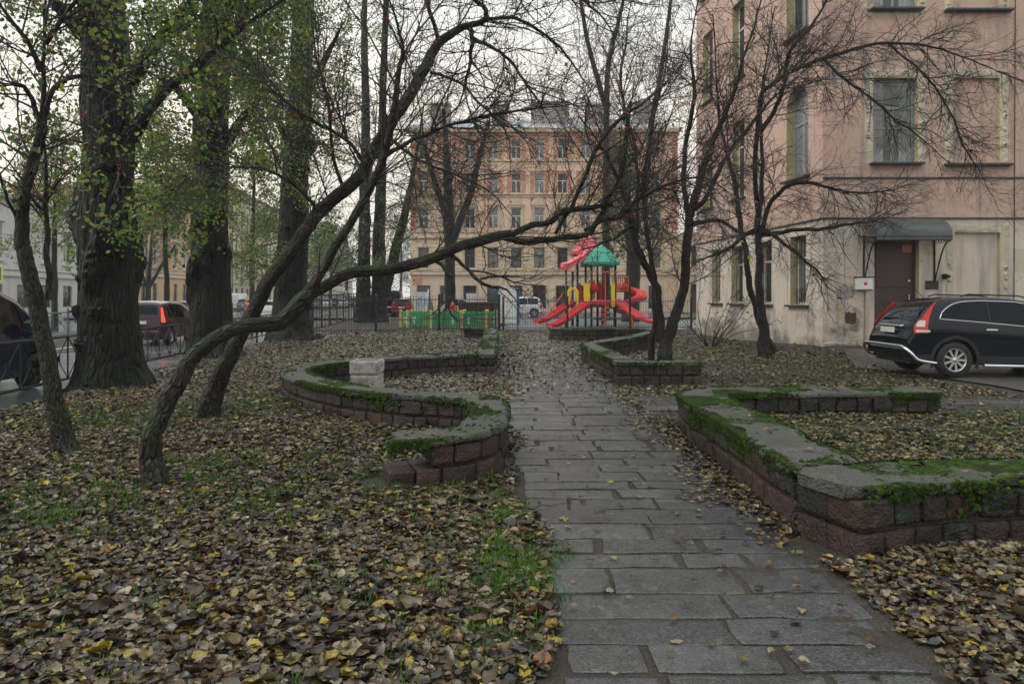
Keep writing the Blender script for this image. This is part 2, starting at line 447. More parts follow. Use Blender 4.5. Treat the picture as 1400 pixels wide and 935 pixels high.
M['apple'] = mat_bark('leaning_bark', (.004, .0035, .003), (.068, .054, .041), (30, 30, 8), (.038, .075, .012), 2., True, .95, .03)
M['darkbark'] = mat_bark('dark_bark', (.008, .006, .0055), (.040, .030, .024), (26, 26, 5), (.028, .040, .012), 1.0, False, .6, .02)
M['twig'] = simple('twig_bark', (.020, .015, .013), .6, 0, .5, 5)
M['paletwig'] = simple('pale_twig_bark', (.075, .066, .052), .6, 0, .4, 5)
M['berry'] = simple('red_berry', (.26, .018, .018), .3, 0, .4, 8)
M['lime_leaf'] = mat_leaf('linden_leaf', [(0, (.075, .15, .04)), (.3, (.12, .20, .05)), (.5, (.20, .26, .05)), (.74, (.30, .33, .05)), (.86, (.36, .30, .04)), (.91, (.045, .075, .020)), (.975, (.24, .12, .035))])
M['ivy_leaf'] = mat_leaf('ivy_leaf', [(0, (.030, .070, .018)), (.4, (.05, .105, .022)), (.75, (.09, .14, .03)), (.93, (.20, .20, .03))])
M['dry_leaf'] = mat_leaf('dry_leaf', [(0, (.22, .085, .03)), (.5, (.15, .055, .022))])
M['stucco'] = mat_stucco('pink_stucco', (.55, .36, .295), (.61, .53, .45), 3.97, (.20, .18, .165), (.44, .36, .29), .8)
M['surround'] = mat_stucco('crumbling_plaster', (.60, .53, .38), (.52, .46, .34), 3.9, (.16, .16, .16), (.24, .24, .25), .75, 0)
M['reveal'] = mat_stucco('yellow_plaster_reveal', (.50, .43, .22), (.50, .44, .28), 3.9, (.22, .2, .16), (.4, .36, .2), .3, 0)
M['concrete'] = simple('concrete', (.38, .36, .33), .75, 0, .35, 9, .5, .3, None, (.12, .115, .10))
M['sandstone'] = simple('sandstone_step', (.30, .22, .14), .7, 0, .3, 7, .3)
M['facade'] = mat_stucco('ochre_facade', (.70, .485, .35), (.62, .48, .35), 8.4, (.24, .19, .155), (.54, .41, .30), .45, 0)
M['facade_trim'] = mat_stucco('ochre_trim', (.56, .43, .30), (.54, .42, .30), 8.4, (.2, .17, .14), (.4, .32, .24), .4, 0)
M['facade_red'] = simple('red_brown_trim', (.50, .225, .145), .8, 0, .3, 2, .2)
M['roof'] = simple('sheet_metal_roof', (.36, .355, .34), .6, 0, .2, 2, 0, .4)
M['chimney'] = simple('sooty_chimney', (.30, .28, .26), .85, 0, .35, 2, .3)
M['pinkgrey'] = mat_stucco('pale_pink_facade', (.55, .53, .52), (.54, .51, .49), 4., (.25, .23, .22), (.5, .45, .4), .35, 0)
M['palegrey'] = simple('pale_trim', (.46, .46, .45), .75, 0, .2, 2)
M['orange_fac'] = mat_stucco('orange_facade', (.56, .36, .20), (.55, .35, .19), 4., (.3, .2, .12), (.5, .35, .2), .35, 0)
M['yellow_fac'] = mat_stucco('yellow_facade', (.52, .46, .31), (.50, .44, .30), 4., (.3, .26, .18), (.5, .45, .3), .35, 0)
M['grey_fac'] = mat_stucco('grey_facade', (.38, .36, .34), (.36, .33, .31), 4., (.25, .23, .22), (.4, .38, .36), .35, 0)
M['glass'] = mat_glass('window_glass', (.035, .045, .05)); M['glass_pale'] = mat_glass('curtained_glass', (.22, .23, .235), .12)
def mat_curtain():
    g = G('curtained_window_glass'); x = g.z(0); fold = g.noise(1, 3, .5, 0, g.vec((26, 1, .6))); side = g.ramp(g.math('ABSOLUTE', g.math('SUBTRACT', x, .62)), [(.20, 0.), (.26, 1.)])
    c = g.mix(g.ramp(fold, [(.3, 0.), (.7, 1.)]), (.10, .12, .125), (.30, .32, .32)); c = g.mix(side, (.016, .022, .026), c); c = g.mix(g.ramp(g.z(2), [(.35, 0.), (.5, .6)]), c, (.03, .04, .045))
    return g.fin(c, .07, None, g.bump(g.noise(1.5, 2), .03, .02), .8)
M['glass_curtain'] = mat_curtain(); M['glass_dark'] = mat_glass('dark_glass', (.012, .014, .016)); M['carglass'] = mat_glass('car_glass', (.006, .010, .012), .03); M['carglass'].node_tree.nodes['Principled BSDF'].inputs['Specular IOR Level'].default_value = .14
M['frame_white'] = simple('white_window_frame', (.58, .57, .54), .5, 0, .15, 5)
M['frame_blue'] = simple('blue_grey_window_frame', (.20, .235, .25), .5, 0, .2, 5)
M['frame_brown'] = simple('brown_window_frame', (.085, .05, .035), .5, 0, .3, 5)
M['tin'] = simple('dark_sill_tin', (.06, .062, .066), .4, .4, .3, 4)
M['door'] = simple('brown_door_paint', (.045, .022, .019), .45, 0, .35, 6)
M['black_metal'] = simple('black_painted_metal', (.016, .018, .020), .4, .2, .3, 9)
M['blue_metal'] = simple('blue_painted_metal', (.022, .075, .15), .45, .1, .3, 9)
M['bluegrey_metal'] = simple('blue_grey_painted_metal', (.09, .125, .15), .45, .2, .3, 9)
M['canopy'] = simple('weathered_tin_canopy', (.075, .085, .086), .45, .2, .5, 2.2, 0, .5, None, (.085, .068, .06))
M['red'] = simple('red_plastic', (.64, .014, .011), .42, 0, .15, 3); M['pinkred'] = simple('faded_red_plastic', (.74, .12, .14), .38, 0, .15, 3)
M['green'] = simple('green_plastic', (.035, .33, .22), .35, 0, .15, 3); M['yellow'] = simple('yellow_plastic', (.80, .62, .02), .35, 0, .12, 3)
M['orange'] = simple('orange_paint', (.60, .10, .03), .4, 0, .2, 3); M['black'] = simple('black_plastic', (.012, .012, .014), .45, 0, .2, 5)
M['sandgreen'] = simple('green_board', (.01, .24, .075), .45, 0, .2, 4); M['wood'] = simple('yellow_wood_post', (.52, .38, .16), .6, 0, .25, 6)
M['white'] = simple('white_paint', (.72, .72, .70), .5, 0, .08, 2); M['rust'] = simple('rusty_brown_metal', (.07, .04, .03), .6, .2, .4, 4)
M['p_black'] = mat_paint('black_car_paint', (.0035, .005, .010)); M['p_navy'] = mat_paint('navy_car_paint', (.008, .013, .03))
M['p_plum'] = mat_paint('plum_car_paint', (.045, .016, .022)); M['p_white'] = mat_paint('white_car_paint', (.62, .63, .63))
M['p_grey'] = mat_paint('grey_car_paint', (.10, .12, .125)); M['p_green'] = mat_paint('green_car_paint', (.05, .08, .075)); M['p_orange'] = mat_paint('orange_car_paint', (.55, .20, .02))
M['p_ruby'] = mat_paint('ruby_car_paint', (.12, .012, .03)); M['p_silver'] = mat_paint('silver_car_paint', (.40, .41, .42))
M['tyre'] = simple('tyre_rubber', (.009, .009, .009), .75, 0, .3, 20); M['rim'] = simple('alloy_rim', (.55, .55, .56), .3, .8, .1, 5)
M['chrome'] = simple('chrome_tube', (.62, .62, .62), .18, .95, .05, 5); M['taillight'] = simple('red_light_lens', (.55, .02, .015), .15, 0, .1, 5)
M['clear'] = simple('clear_light_lens', (.6, .58, .52), .15, 0, .1, 30); M['plate'] = simple('number_plate', (.62, .62, .60), .45, 0, .1, 5)
M['sign_blue'] = simple('blue_sign', (.02, .08, .30), .4, 0, .1, 5); M['sign_yellow'] = simple('lime_sign_border', (.55, .62, .03), .4, 0, .1, 5)
M['graffiti'] = simple('graffiti_blue', (.10, .35, .50), .6, 0, .2, 5)
g = G('lit_brake_lamp'); g.put(g.b.inputs['Emission Color'], (1., .05, .03, 1)); g.b.inputs['Emission Strength'].default_value = 1.1
M['brake'] = g.fin((.6, .03, .02), .2)

def darken(m, k):
    for n in m.node_tree.nodes:
        if n.type == 'VALTORGB' and n.color_ramp.interpolation == 'CONSTANT':
            for e in n.color_ramp.elements: e.color = (e.color[0] * k[0], e.color[1] * k[1], e.color[2] * k[2], 1)
darken(M['block'], (.62, .70, .72)); darken(M['litter'], (.86, .84, .80)); darken(M['litter_yellow'], (.95, .92, .88))
# ---------- terrain and stone-wall plans
def street_x(L, d): return -L - .105 * d            # the street runs along this direction, L metres to the left
SDIR = nrm((-.105, 1., 0)); SROT = math.atan2(.105, 1.)

def scale_pts(p, k): return np.asarray(p, float) * k
W1 = scale_pts([(-1.12, 6.1), (-.82, 6.2), (-.5, 6.36), (-.31, 6.68), (-.26, 7.2), (-.27, 8.0), (-.46, 8.52), (-.9, 8.76), (-1.45, 8.95), (-2.35, 9.62),
                (-3.15, 10.6), (-3.62, 11.6), (-3.62, 12.5), (-3.2, 13.3), (-2.4, 14.1), (-1.5, 14.75), (-.8, 15.05)], 1.02)
W1b = np.array([(-.55, 15.1), (-.62, 19), (-.72, 23), (-.82, 27.4)]); W1c = np.array([(-1.05, 27.45), (-1.9, 27.5)])
W2 = np.array([(5.5, 9.2), (4.2, 9.22), (2.95, 9.2), (2.44, 8.9), (2.35, 8.2), (2.34, 7.0), (2.34, 5.9), (2.35, 5.16)])
W2b = np.array([(2.10, 4.65), (2.55, 4.82), (3.1, 4.94), (3.9, 4.98), (5.2, 4.98)])
W3a = np.array([(4.9, 24.6), (4.1, 22.6), (3.0, 20.3), (2.25, 19.0), (2.05, 18.4), (2.08, 17), (2.15, 15), (2.2, 13.9)]); W3b = np.array([(2.0, 13.45), (2.8, 13.45), (3.62, 13.45)])
W4 = np.array([(1.7, 27.6), (1.72, 26.9), (2.2, 26.5), (3.1, 26.4), (4.0, 26.6), (4.9, 26.2), (5.3, 25.3)])
WALLS = [W1, W1b, W1c, W2, W2b, W3a, W3b, W4]
DENSE = [crom(w, 10) for w in WALLS]
DALL = np.vstack(DENSE)

def sstep(a, b, x):
    t = np.clip((x - a) / (b - a), 0, 1); return t * t * (3 - 2 * t)

def ground_h(x, y):
    x = np.asarray(x, float); y = np.asarray(y, float)
    park = sstep(0, .5, x + 6.72 + .105 * y)
    n = .028 * fbm(x, y, 0, 3, 3, 1.1) * (1 - .8 * sstep(-.3, .1, x) * sstep(2.3, 1.9, x))
    n = n * sstep(60, 30, np.abs(y)) * park * sstep(16, 12, x)
    bed2 = .17 * sstep(2.3, 2.7, x) * sstep(5.0, 5.4, y) * sstep(9.2, 8.9, y)
    bed3 = .12 * sstep(2.2, 2.6, x) * sstep(13.5, 14, y) * sstep(20, 17, y) * sstep(8.2, 5.5, x)
    heap = .10 * sstep(2.0, 3.2, x) * sstep(4.8, 4.2, y) * sstep(1.0, 2.0, y)
    lawn = .05 * sstep(-.1, -.9, x)
    sink = -.19 * (1 - park) * (y < 400)
    slope = .25 * sstep(8.3, 9.4, x) * sstep(16.0, 20, y) * sstep(40, 24, y)
    path = .006 * sstep(-.25, 0, x) * sstep(2.1, 1.9, x)
    return n + bed2 + bed3 + heap + lawn * park + sink + slope + path

def axis(lo, hi, step, far):
    a = list(np.arange(lo, hi + 1e-6, step)); s = step; x = hi; r = []
    while x < far: s *= 1.35; x += s; r.append(x)
    s = step; x = lo; l = []
    while x > -far: s *= 1.35; x -= s; l.append(x)
    return np.array(l[::-1] + a + r)
gx = axis(-12, 13, .16, 900); gy = axis(-1, 36, .16, 900)
X, Y = np.meshgrid(gx, gy); mb = MB()
mb.add(np.stack([X, Y, ground_h(X, Y)], -1).reshape(-1, 3), grid_faces(len(gy), len(gx), False), 0, True)
obj('ground', mb, M['soil'], kind='structure')

def sheet(name, quad, z, m, n=(2, 2)):
    q = np.array(quad, float); u = np.linspace(0, 1, n[0])[:, None, None]; w = np.linspace(0, 1, n[1])[None, :, None]
    p = (q[0] * (1 - w) + q[1] * w) * (1 - u) + (q[3] * (1 - w) + q[2] * w) * u
    v = np.concatenate([p, np.full(p.shape[:2] + (1,), z)], -1)
    b = MB(); b.add(v.reshape(-1, 3), grid_faces(n[0], n[1], False)[:, ::-1]); return obj(name, b, m, kind='structure')
def strip(name, L0, L1, d0, d1, z, m):
    return sheet(name, [(street_x(L0, d0), d0), (street_x(L1, d0), d0), (street_x(L1, d1), d1), (street_x(L0, d1), d1)], z, m)

strip('road', 7.0, 12.1, -40, 420, -.11, M['asphalt'])
strip('far_road', 17.2, 28.6, -40, 420, -.105, M['asphalt'])
strip('pavement', 28.8, 32.8, -40, 420, .0, M['yard'])
def kerb(L0, L1, d0, d1, z0, z1, name='kerb'):
    b = MB(); v = [(street_x(L, d), d, z) for z in (z0, z1) for L, d in ((L1, d0), (L0, d0), (L0, d1), (L1, d1))]
    b.add(v, BOXF); return obj(name, b, M['concrete'], kind='structure')
kerb(12.1, 12.3, -40, 300, -.15, .02); kerb(17.0, 17.2, -40, 300, -.15, .02); kerb(28.6, 28.8, -40, 300, -.15, .03)
strip('median_strip', 12.3, 17.0, -40, 300, -.02, M['soil'])
sheet('playground_ground', [(-8.4, 35.2), (16, 35.2), (16, 52), (-8.4, 52)], .02, M['play'])
sheet('side_street', [(-40, 53), (16, 53), (16, 72), (-40, 72)], .03, M['asphalt'])
b = MB(); V = []
yard = [(8.95, 9.7), (9.05, 12.2), (8.95, 14.), (8.2, 16.5), (9.2, 19.3), (40, 20.0), (40, 9.7)]
cx, cy = 14, 14.5
for k in range(7): V.append((*yard[k],))
for i in range(14):
    pass
ring = np.array(yard); ring = np.vstack([ring, ring[:1]])
fine = np.vstack([np.linspace(ring[i], ring[i + 1], 14, endpoint=False) for i in range(7)])
lev = [np.array([cx, cy]) * (1 - t) + fine * t for t in (.02, .3, .6, .8, .9, .96, 1.)]
vv = np.vstack([np.column_stack([l, ground_h(l[:, 0], l[:, 1]) + .03]) for l in lev])
b.add(vv, grid_faces(7, len(fine)), 0, True); obj('yard_asphalt', b, M['yard'], kind='structure')
sheet('yard_lane', [(16, 9), (40, 9), (40, 20.2), (16, 20.2)], .03, M['yard'])

# ---------- paving slabs of the path (one mesh)
def slab(mb, x0, x1, y0, y1, top, tilt):
    T0 = lambda v: np.column_stack([v[:, 0], v[:, 1], v[:, 2] + (v[:, 0] - (x0 + x1) / 2) * tilt[0] + (v[:, 1] - (y0 + y1) / 2) * tilt[1]])
    nx = max(3, int((x1 - x0) / .07)); ny = max(3, int((y1 - y0) / .07))
    u = np.concatenate([[0, .012 / (x1 - x0)], np.linspace(0, 1, nx)[1:-1], [1 - .012 / (x1 - x0), 1]]); w = np.concatenate([[0, .012 / (y1 - y0)], np.linspace(0, 1, ny)[1:-1], [1 - .012 / (y1 - y0), 1]])
    A, B = np.meshgrid(x0 + u * (x1 - x0), y0 + w * (y1 - y0))
    Z = top + .004 * fbm(A, B, 0, 5, 3, 9.); e = np.zeros_like(A); e[0] = e[-1] = 1; e[:, 0] = e[:, -1] = 1
    wob = .017 * fbm(A * 1.0, B, top * 50, 6, 3, 14.)
    Z = Z - .003 * e - np.maximum(0, fbm(A, B, 1, 8, 2, 6.) - .5) * .03
    A2 = A + e * wob; B2 = B + e * wob
    v = np.stack([A2, B2, Z], -1); n0, n1 = A.shape
    mb.add(T0(v.reshape(-1, 3)), grid_faces(n0, n1, False), 0, False)
    bd = np.concatenate([v[0], v[1:, -1], v[-1, -2::-1], v[-2:0:-1, 0]]); lo = bd.copy(); lo[:, 2] -= .09
    mb.add(T0(np.vstack([bd, lo])), np.array([(i, i + len(bd), (i + 1) % len(bd) + len(bd), (i + 1) % len(bd)) for i in range(len(bd))]), 0)
mb = MB(); y = 1.2; r = np.random.default_rng(4); k = 0
while y < 33:
    h = r.uniform(.25, .36)
    x0 = np.interp(y, [3, 5, 8, 11, 14], [.22, .14, 0, -.12, -.08]) + r.uniform(-.04, .05); x1 = 1.90 + r.uniform(-.05, .04)
    if y > 13: x0 += .25 * min(1, (y - 13) / 5)
    cut = [x0]; x = x0 + r.choice([r.uniform(.3, .45), r.uniform(.75, .95)])
    while x < x1 - .28: cut.append(x); x += r.uniform(.42, .80)
    cut.append(x1)
    for a, c in zip(cut[:-1], cut[1:]):
        g_ = r.uniform(.012, .03) if r.random() < .72 else r.uniform(.045, .09)
        slab(mb, a + g_ / 2, c - g_ / 2, y + r.uniform(.006, .016), y + h - r.uniform(.006, .020), .019 + r.uniform(-.005, .006), r.normal(0, .006, 2))
    y += h; k += 1
for i, yy in enumerate((10.25, 10.75, 11.2)):            # the cross path towards the yard
    x = 1.98 + .3 * (i % 2)
    while x < 8.6:
        l = r.uniform(.9, 1.5); slab(mb, x + .01, x + l - .01, yy + .012, yy + .44, .022 + ground_h(x + l / 2, yy + .2) + r.uniform(-.005, .008), r.normal(0, .006, 2)); x += l
obj('path', mb, M['slab'], kind='structure')

# ---------- low stone walls
def cubeball(n=4, rd=.16):
    """unit block with worn rounded edges"""
    V = []; Fc = []
    g_ = np.linspace(-1, 1, n + 1)
    for a in range(3):
        for s in (-1, 1):
            A, B = np.meshgrid(g_, g_); q = np.zeros((n + 1, n + 1, 3)); o1, o2 = [(1, 2), (2, 0), (0, 1)][a]
            q[..., a] = s; q[..., o1] = A; q[..., o2] = B
            f = grid_faces(n + 1, n + 1, False); f = f if s > 0 else f[:, ::-1]
            Fc.append(f + len(V) * (n + 1) ** 2); V.append(q.reshape(-1, 3))
    V = np.vstack(V); V, inv = np.unique(np.round(V, 5), axis=0, return_inverse=True); inv = inv.ravel()
    Fc = inv[np.vstack(Fc)]
    c = np.clip(V, -1 + rd, 1 - rd); d = V - c; l = np.linalg.norm(d, axis=1)[:, None]
    V = c + np.where(l > 0, d / (l + 1e-9) * np.minimum(l, rd), 0)
    return V, Fc
CB = cubeball(8, .11)

class Plan:
    def __init__(s, pts):
        s.p = crom(pts, 24); s.s = np.concatenate([[0], np.cumsum(np.linalg.norm(np.diff(s.p, axis=0), axis=1))]); s.L = s.s[-1]
    def at(s, t):
        t = np.asarray(t, float); q = np.stack([np.interp(t, s.s, s.p[:, i]) for i in (0, 1)], -1)
        e = .06; a = np.stack([np.interp(np.clip(t + e, 0, s.L), s.s, s.p[:, i]) - np.interp(np.clip(t - e, 0, s.L), s.s, s.p[:, i]) for i in (0, 1)], -1)
        a /= np.linalg.norm(a, axis=-1, keepdims=True) + 1e-9
        over = np.where(t < 0, t, np.where(t > s.L, t - s.L, 0)); q = q + a * over[..., None]
        return q, np.stack([-a[..., 1], a[..., 0]], -1)

def stone_wall(name, label, plans, w=.40, top=.44, courses=2, seed=0, ct=.07, skip=None, moss=1.0, tips=None, group=None):
    r = np.random.default_rng(seed); blocks = MB(); core = MB(); cop = MB(); ms = MB()
    cz = None
    for pi, pts in enumerate(plans):
        pl = Plan(pts); mid, _ = pl.at(pl.L / 2)
        zb = -.10; zt = top - ct; ch = (zt + .03 - 0) / courses
        for c in range(courses):
            z0 = .0 + c * ch - (.06 if c == 0 else 0) - .0; z1 = .0 + (c + 1) * ch - .03
            if c == courses - 1: z1 = zt - .004
            t = -r.uniform(0, .1) if c else 0.; t0 = (tips or {}).get((pi, c), 0.); t = t0
            while t < pl.L - .04:
                l = min(r.uniform(.17, .31), pl.L - t)
                if pl.L - t - l < .10: l = pl.L - t
                for side in ((0,) if l < 0 else (-1, 1)):
                    V = CB[0].copy(); ww = w / 2
                    a = V[:, 0] * (l / 2 - .007) + t + l / 2
                    o = side * (ww / 2) + V[:, 1] * (ww / 2 + r.uniform(-.004, .012))
                    z = (z0 + z1) / 2 + V[:, 2] * (z1 - z0) / 2
                    nz = fbm(a * 1., o * 1 + side * 7, z + 13 * t, seed + 20, 4, 13.)
                    o = o + side * .022 * nz + side * r.uniform(-.006, .008); a = a + .008 * nz * V[:, 0]; z = z + .007 * nz
                    q, nn = pl.at(a); p = q + nn * o[:, None]
                    blocks.add(np.column_stack([p, z]), CB[1], 0, True)
                t += l
        S = np.append(np.arange(t0 + .07, pl.L - .08, .12), pl.L - .07)
        q, nn = pl.at(S); hw = w / 2 - .035
        rows = [(-hw, -.1), (-hw, zt - .02), (hw, zt - .02), (hw, -.1)]
        v = np.stack([np.column_stack([q + nn * o, np.full(len(S), z)]) for o, z in rows], 1)
        core.add(v.reshape(-1, 3), grid_faces(len(S), 4), 0)
        core.add(v[0], [(0, 1, 2, 3)]); core.add(v[-1], [(3, 2, 1, 0)])
        # coping: one long rough slab with chipped edges
        c0 = (tips or {}).get((pi, 'cop'), -.03); S = np.arange(c0, pl.L + .035, .035); m = 14
        q, nn = pl.at(S); hw = w / 2 + .035
        prof = [(-hw + .015, zt), (-hw, zt + .02), (-hw, zt + ct * .65), (-hw + .02, zt + ct)] + [(-hw + .02 + (2 * hw - .04) * f, zt + ct) for f in np.linspace(0, 1, m)[1:-1]] + [(hw - .02, zt + ct), (hw, zt + ct * .65), (hw, zt + .02), (hw - .015, zt)]
        O = np.array([a for a, _ in prof])[None] * np.ones((len(S), 1)); Z = np.array([b_ for _, b_ in prof])[None] * np.ones((len(S), 1))
        pos = q[:, None] + nn[:, None] * O[..., None]
        nz = fbm(pos[..., 0], pos[..., 1], Z, seed + 40, 4, 7.); chip = np.maximum(0, fbm(S, S * 0, 0, seed + 41 + pi, 3, 5.) - .15)
        chip2 = np.maximum(0, fbm(S, S * 0, 0, seed + 51 + pi, 3, 5.) - .15)
        edge = np.abs(O) / hw
        O = O - np.sign(O) * edge ** 4 * np.where(O > 0, chip[:, None], chip2[:, None]) * .14
        hf = fbm(pos[..., 0], pos[..., 1], Z, seed + 47, 3, 24.); rc = np.random.default_rng(seed + 90 + pi); ckp = np.cumsum(rc.uniform(.6, 1.6, 40)); ckd = np.abs(S[:, None] - ckp[None] - .03 * np.sin(S[:, None] * 9)).min(1); ckv = np.clip(1 - ckd / .03, 0, 1)[:, None]; Z = Z - .03 * ckv * (Z > zt + .01); O = O * (1 - .05 * ckv); O = O + (.016 * nz + .010 * hf) * edge; Z = Z + .013 * nz + .006 * hf * (edge < .99) + .012 * fbm(S, S * 0, 3, seed + 44, 2, 2.)[:, None] * (Z > zt + .01)
        if (pi, 'cop') in (tips or {}) or True:
            fade = np.minimum(1, (S - S[0]) / .12)[:, None] * np.minimum(1, (S[-1] - S) / .10)[:, None]
            O = O * (.72 + .28 * fade)
        p = q[:, None] + nn[:, None] * O[..., None]
        v = np.concatenate([p, Z[..., None]], -1); k = len(prof)
        cop.add(v.reshape(-1, 3), grid_faces(len(S), k), 0, True); cop.add(v[0], [list(range(k))]); cop.add(v[-1], [list(range(k))[::-1]])
        # moss cushions: along the edges and hanging down the faces
        N = int(pl.L * 2300 * moss); mth = .10 - .22 * (moss - .8)
        t = r.uniform(0, pl.L, N); side = r.choice([-1., 1.], N)
        keep = fbm(t, side * 9, 0, seed + 60 + pi, 3, 1.7) + .22 * r.normal(size=N) > mth; t = t[keep]; side = side[keep]; N = len(t)
        ontop = r.random(N) < .5; wide = r.uniform(0, .36, N); o0 = np.where(ontop, side * (hw - .02 - wide), 0); q0_, n0_ = pl.at(t); p0_ = q0_ + n0_ * o0[:, None]
        kp = ~ontop | (wide < .05) | (fbm(p0_[:, 0], p0_[:, 1], 0, seed + 71, 4, 3.2) > .22 - .2 * (moss - 1)); t, side, ontop, o0 = t[kp], side[kp], ontop[kp], o0[kp]; N = len(t)
        drop = r.uniform(0, 1, N) ** 1.8 * (.09 + .17 * np.maximum(0, fbm(t, side * 5, 2, seed + 66, 3, 3.) + .1))
        o = np.where(ontop, o0, side * (hw + .002 - .03 * (drop > ct)))
        z = np.where(ontop, zt + ct + .002, zt + ct - drop)
        q, nn = pl.at(t); c = np.column_stack([q + nn * o[:, None], z])
        sz = r.uniform(.007, .021, N) * np.where(ontop, 1.3, 1.)
        up = np.where(ontop[:, None], np.array([0, 0, 1.]), np.column_stack([nn * side[:, None], np.full(N, .25)])); up /= np.linalg.norm(up, axis=1)[:, None]
        ea = np.cross(up, r.normal(0, 1, (N, 3))); ea /= np.linalg.norm(ea, axis=1)[:, None]; eb = np.cross(up, ea); th = np.linspace(0, 2 * PI, 7, endpoint=False)
        rg = [(1.0, -.25), (.95, .08), (.62, .30), (.0, .38)]; R_ = r.uniform(.6, 1.3, (N, 7)); V = []
        for q1, q2 in rg: V.append(c[:, None] + sz[:, None, None] * (q1 * R_[..., None] * (ea[:, None] * np.cos(th)[None, :, None] + eb[:, None] * np.sin(th)[None, :, None]) + (q2 * (.6 + .4 * R_))[..., None] * up[:, None]))
        V = np.stack(V, 1).reshape(N, 28, 3) + r.normal(0, .0018, (N, 28, 3)); f = grid_faces(4, 7); ms.add(V.reshape(-1, 3), (f[None] + (np.arange(N) * 28)[:, None, None]).reshape(-1, 4), 0, True)
    p0 = Plan(plans[0]).at(Plan(plans[0]).L / 2)[0]
    t = thing(name, label, 'garden wall', (p0[0], p0[1], 0), 0, group)
    obj('stone_blocks', blocks, M['block'], t); obj('mortar_core', core, M['soil'], t); obj('coping', cop, M['coping'], t)
    if ms.v: obj('moss', ms, M['moss'], t, kind='stuff')
    return t
gw = 'low stone walls winding through the park'
stone_wall('stone_garden_wall', 'winding S-shaped low wall of red stone blocks curving around the concrete bin left of the path', [W1, W1b, W1c], .40, .44, 2, 1, tips={(0, 1): .38, (0, 'cop'): .08}, group=gw)
stone_wall('stone_garden_wall', 'nearest mossy low red stone wall with a broken corner, right of the path, cut by the right edge', [W2, W2b], .54, .46, 2, 2, moss=2.1, group=gw)
stone_wall('stone_garden_wall', 'mossy L-shaped low wall at the foot of the forked tree right of the path', [W3a, W3b], .40, .44, 2, 3, moss=.8, group=gw)
stone_wall('stone_garden_wall', 'farthest low curved stone wall with loose coping, in front of the playground slides', [W4], .42, .46, 2, 4, moss=.6, group=gw)
# ---------- fallen leaves, grass
PATHL = lambda y: np.interp(y, [3, 5, 8, 11, 14, 18], [.24, .15, .02, -.10, -.05, .2]) + .10 * np.sin(y * 1.7) + .06 * np.sin(y * 4.1)
def wall_dist(x, y):
    d = np.full(len(x), 9.)
    for i in range(0, len(x), 4000):
        sl = slice(i, i + 4000)
        dd = (x[sl, None] - DALL[None, ::2, 0]) ** 2 + (y[sl, None] - DALL[None, ::2, 1]) ** 2
        d[sl] = np.sqrt(dd.min(1))
    return d
def density(x, y):
    left = (x < PATHL(y)) & (x > street_x(6.75, y)) & (y < 33.4)
    right = (x > 1.95) & (x < np.where(y < 16, 8.6, 9.1)) & (y < 32)
    cross = (x > 1.9) & (y > 10.1) & (y < 11.7); path = ~left & (x < 1.97)
    edge = sstep(1.45, 2.02, x + .12 * np.sin(y * 2.3) + .08 * np.sin(y * 5.7)) * (y > 4.7)
    far = sstep(11, 16, y) * (.25 + .5 * sstep(.75, .2, x) + .45 * sstep(1.35, 1.8, x))
    d = np.where(left, 1., 0.)
    rr = .75 - .35 * sstep(12, 16, y) + .25 * fbm(x, y, 0, 31, 3, .8)
    rr = np.where((y < 4.75), 1.3 * sstep(1.78, 2.1, x + .1 * np.sin(y * 9)), rr)
    rr = np.where((x > 2.4) & (y > 5) & (y < 9.2), .62, rr)
    rr = np.where((y > 9.4) & (y < 13.2), .22 + .5 * sstep(11.4, 12.6, y), rr)
    d = np.where(right, rr, d); d = np.where(cross, .06, d)
    d = np.where(path, np.maximum(.016, np.maximum(edge * .8, far)) , d)
    d = d * np.where(left, 1 - .6 * sstep(.35, .7, fbm(x, y, 0, 33, 3, 1.3)), 1)
    for px_, py_, sx_, sy_ in PATCH: d = d * (1 - .88 * np.exp(-(((x - px_) / sx_) ** 2 + ((y - py_) / sy_) ** 2)))
    return d
PATCH = ((.03, 4.3, .24, .40), (-.02, 5.3, .16, .2), (-.9, 6.02, .25, .09), (.05, 3.4, .12, .2))
def scatter(n_per, x0, x1, y0, y1, seed):
    r = np.random.default_rng(seed); n = int((x1 - x0) * (y1 - y0) * n_per)
    x = r.uniform(x0, x1, n); y = r.uniform(y0, y1, n)
    k = (r.random(n) < density(x, y)) & (np.abs(x) < .80 * y + 1.6); x, y = x[k], y[k]
    k = wall_dist(x, y) > .245; return x[k], y[k]
lx = []; ly = []
for a, b_, n_, s in ((1.6, 5, 1300, 1), (5, 8, 1050, 2), (8, 13, 700, 3), (13, 20, 340, 4), (20, 34, 190, 5)):
    x, y = scatter(n_, -11, 9.2, a, b_, s); lx.append(x); ly.append(y)
lx = np.concatenate(lx); ly = np.concatenate(ly); n = len(lx)
size = np.clip(.053 * np.exp(rng.normal(0, .27, n)), .026, .12) * (1.12 - .12 * sstep(4, 7, ly)) * np.where(rng.random(n) < .06, 1.4, 1.) * (1 + .30 * sstep(10, 30, ly))
onp = (lx > .22) & (lx < 1.78) & (ly < 12); size = np.where(onp, np.minimum(size, .062), size)
z = ground_h(lx, ly) + rng.uniform(.006, .032, n) * np.where((lx > 0) & (lx < 1.9), .5, 1) + np.where((lx > -.05) & (lx < 1.95), .022, 0)
mb = MB()
yel = (rng.random(n) < np.where((lx > 2.4) & (ly > 5) & (ly < 9.3), .9, .14 + .55 * sstep(5, 13, ly))).astype(int); near = ly < 10.5
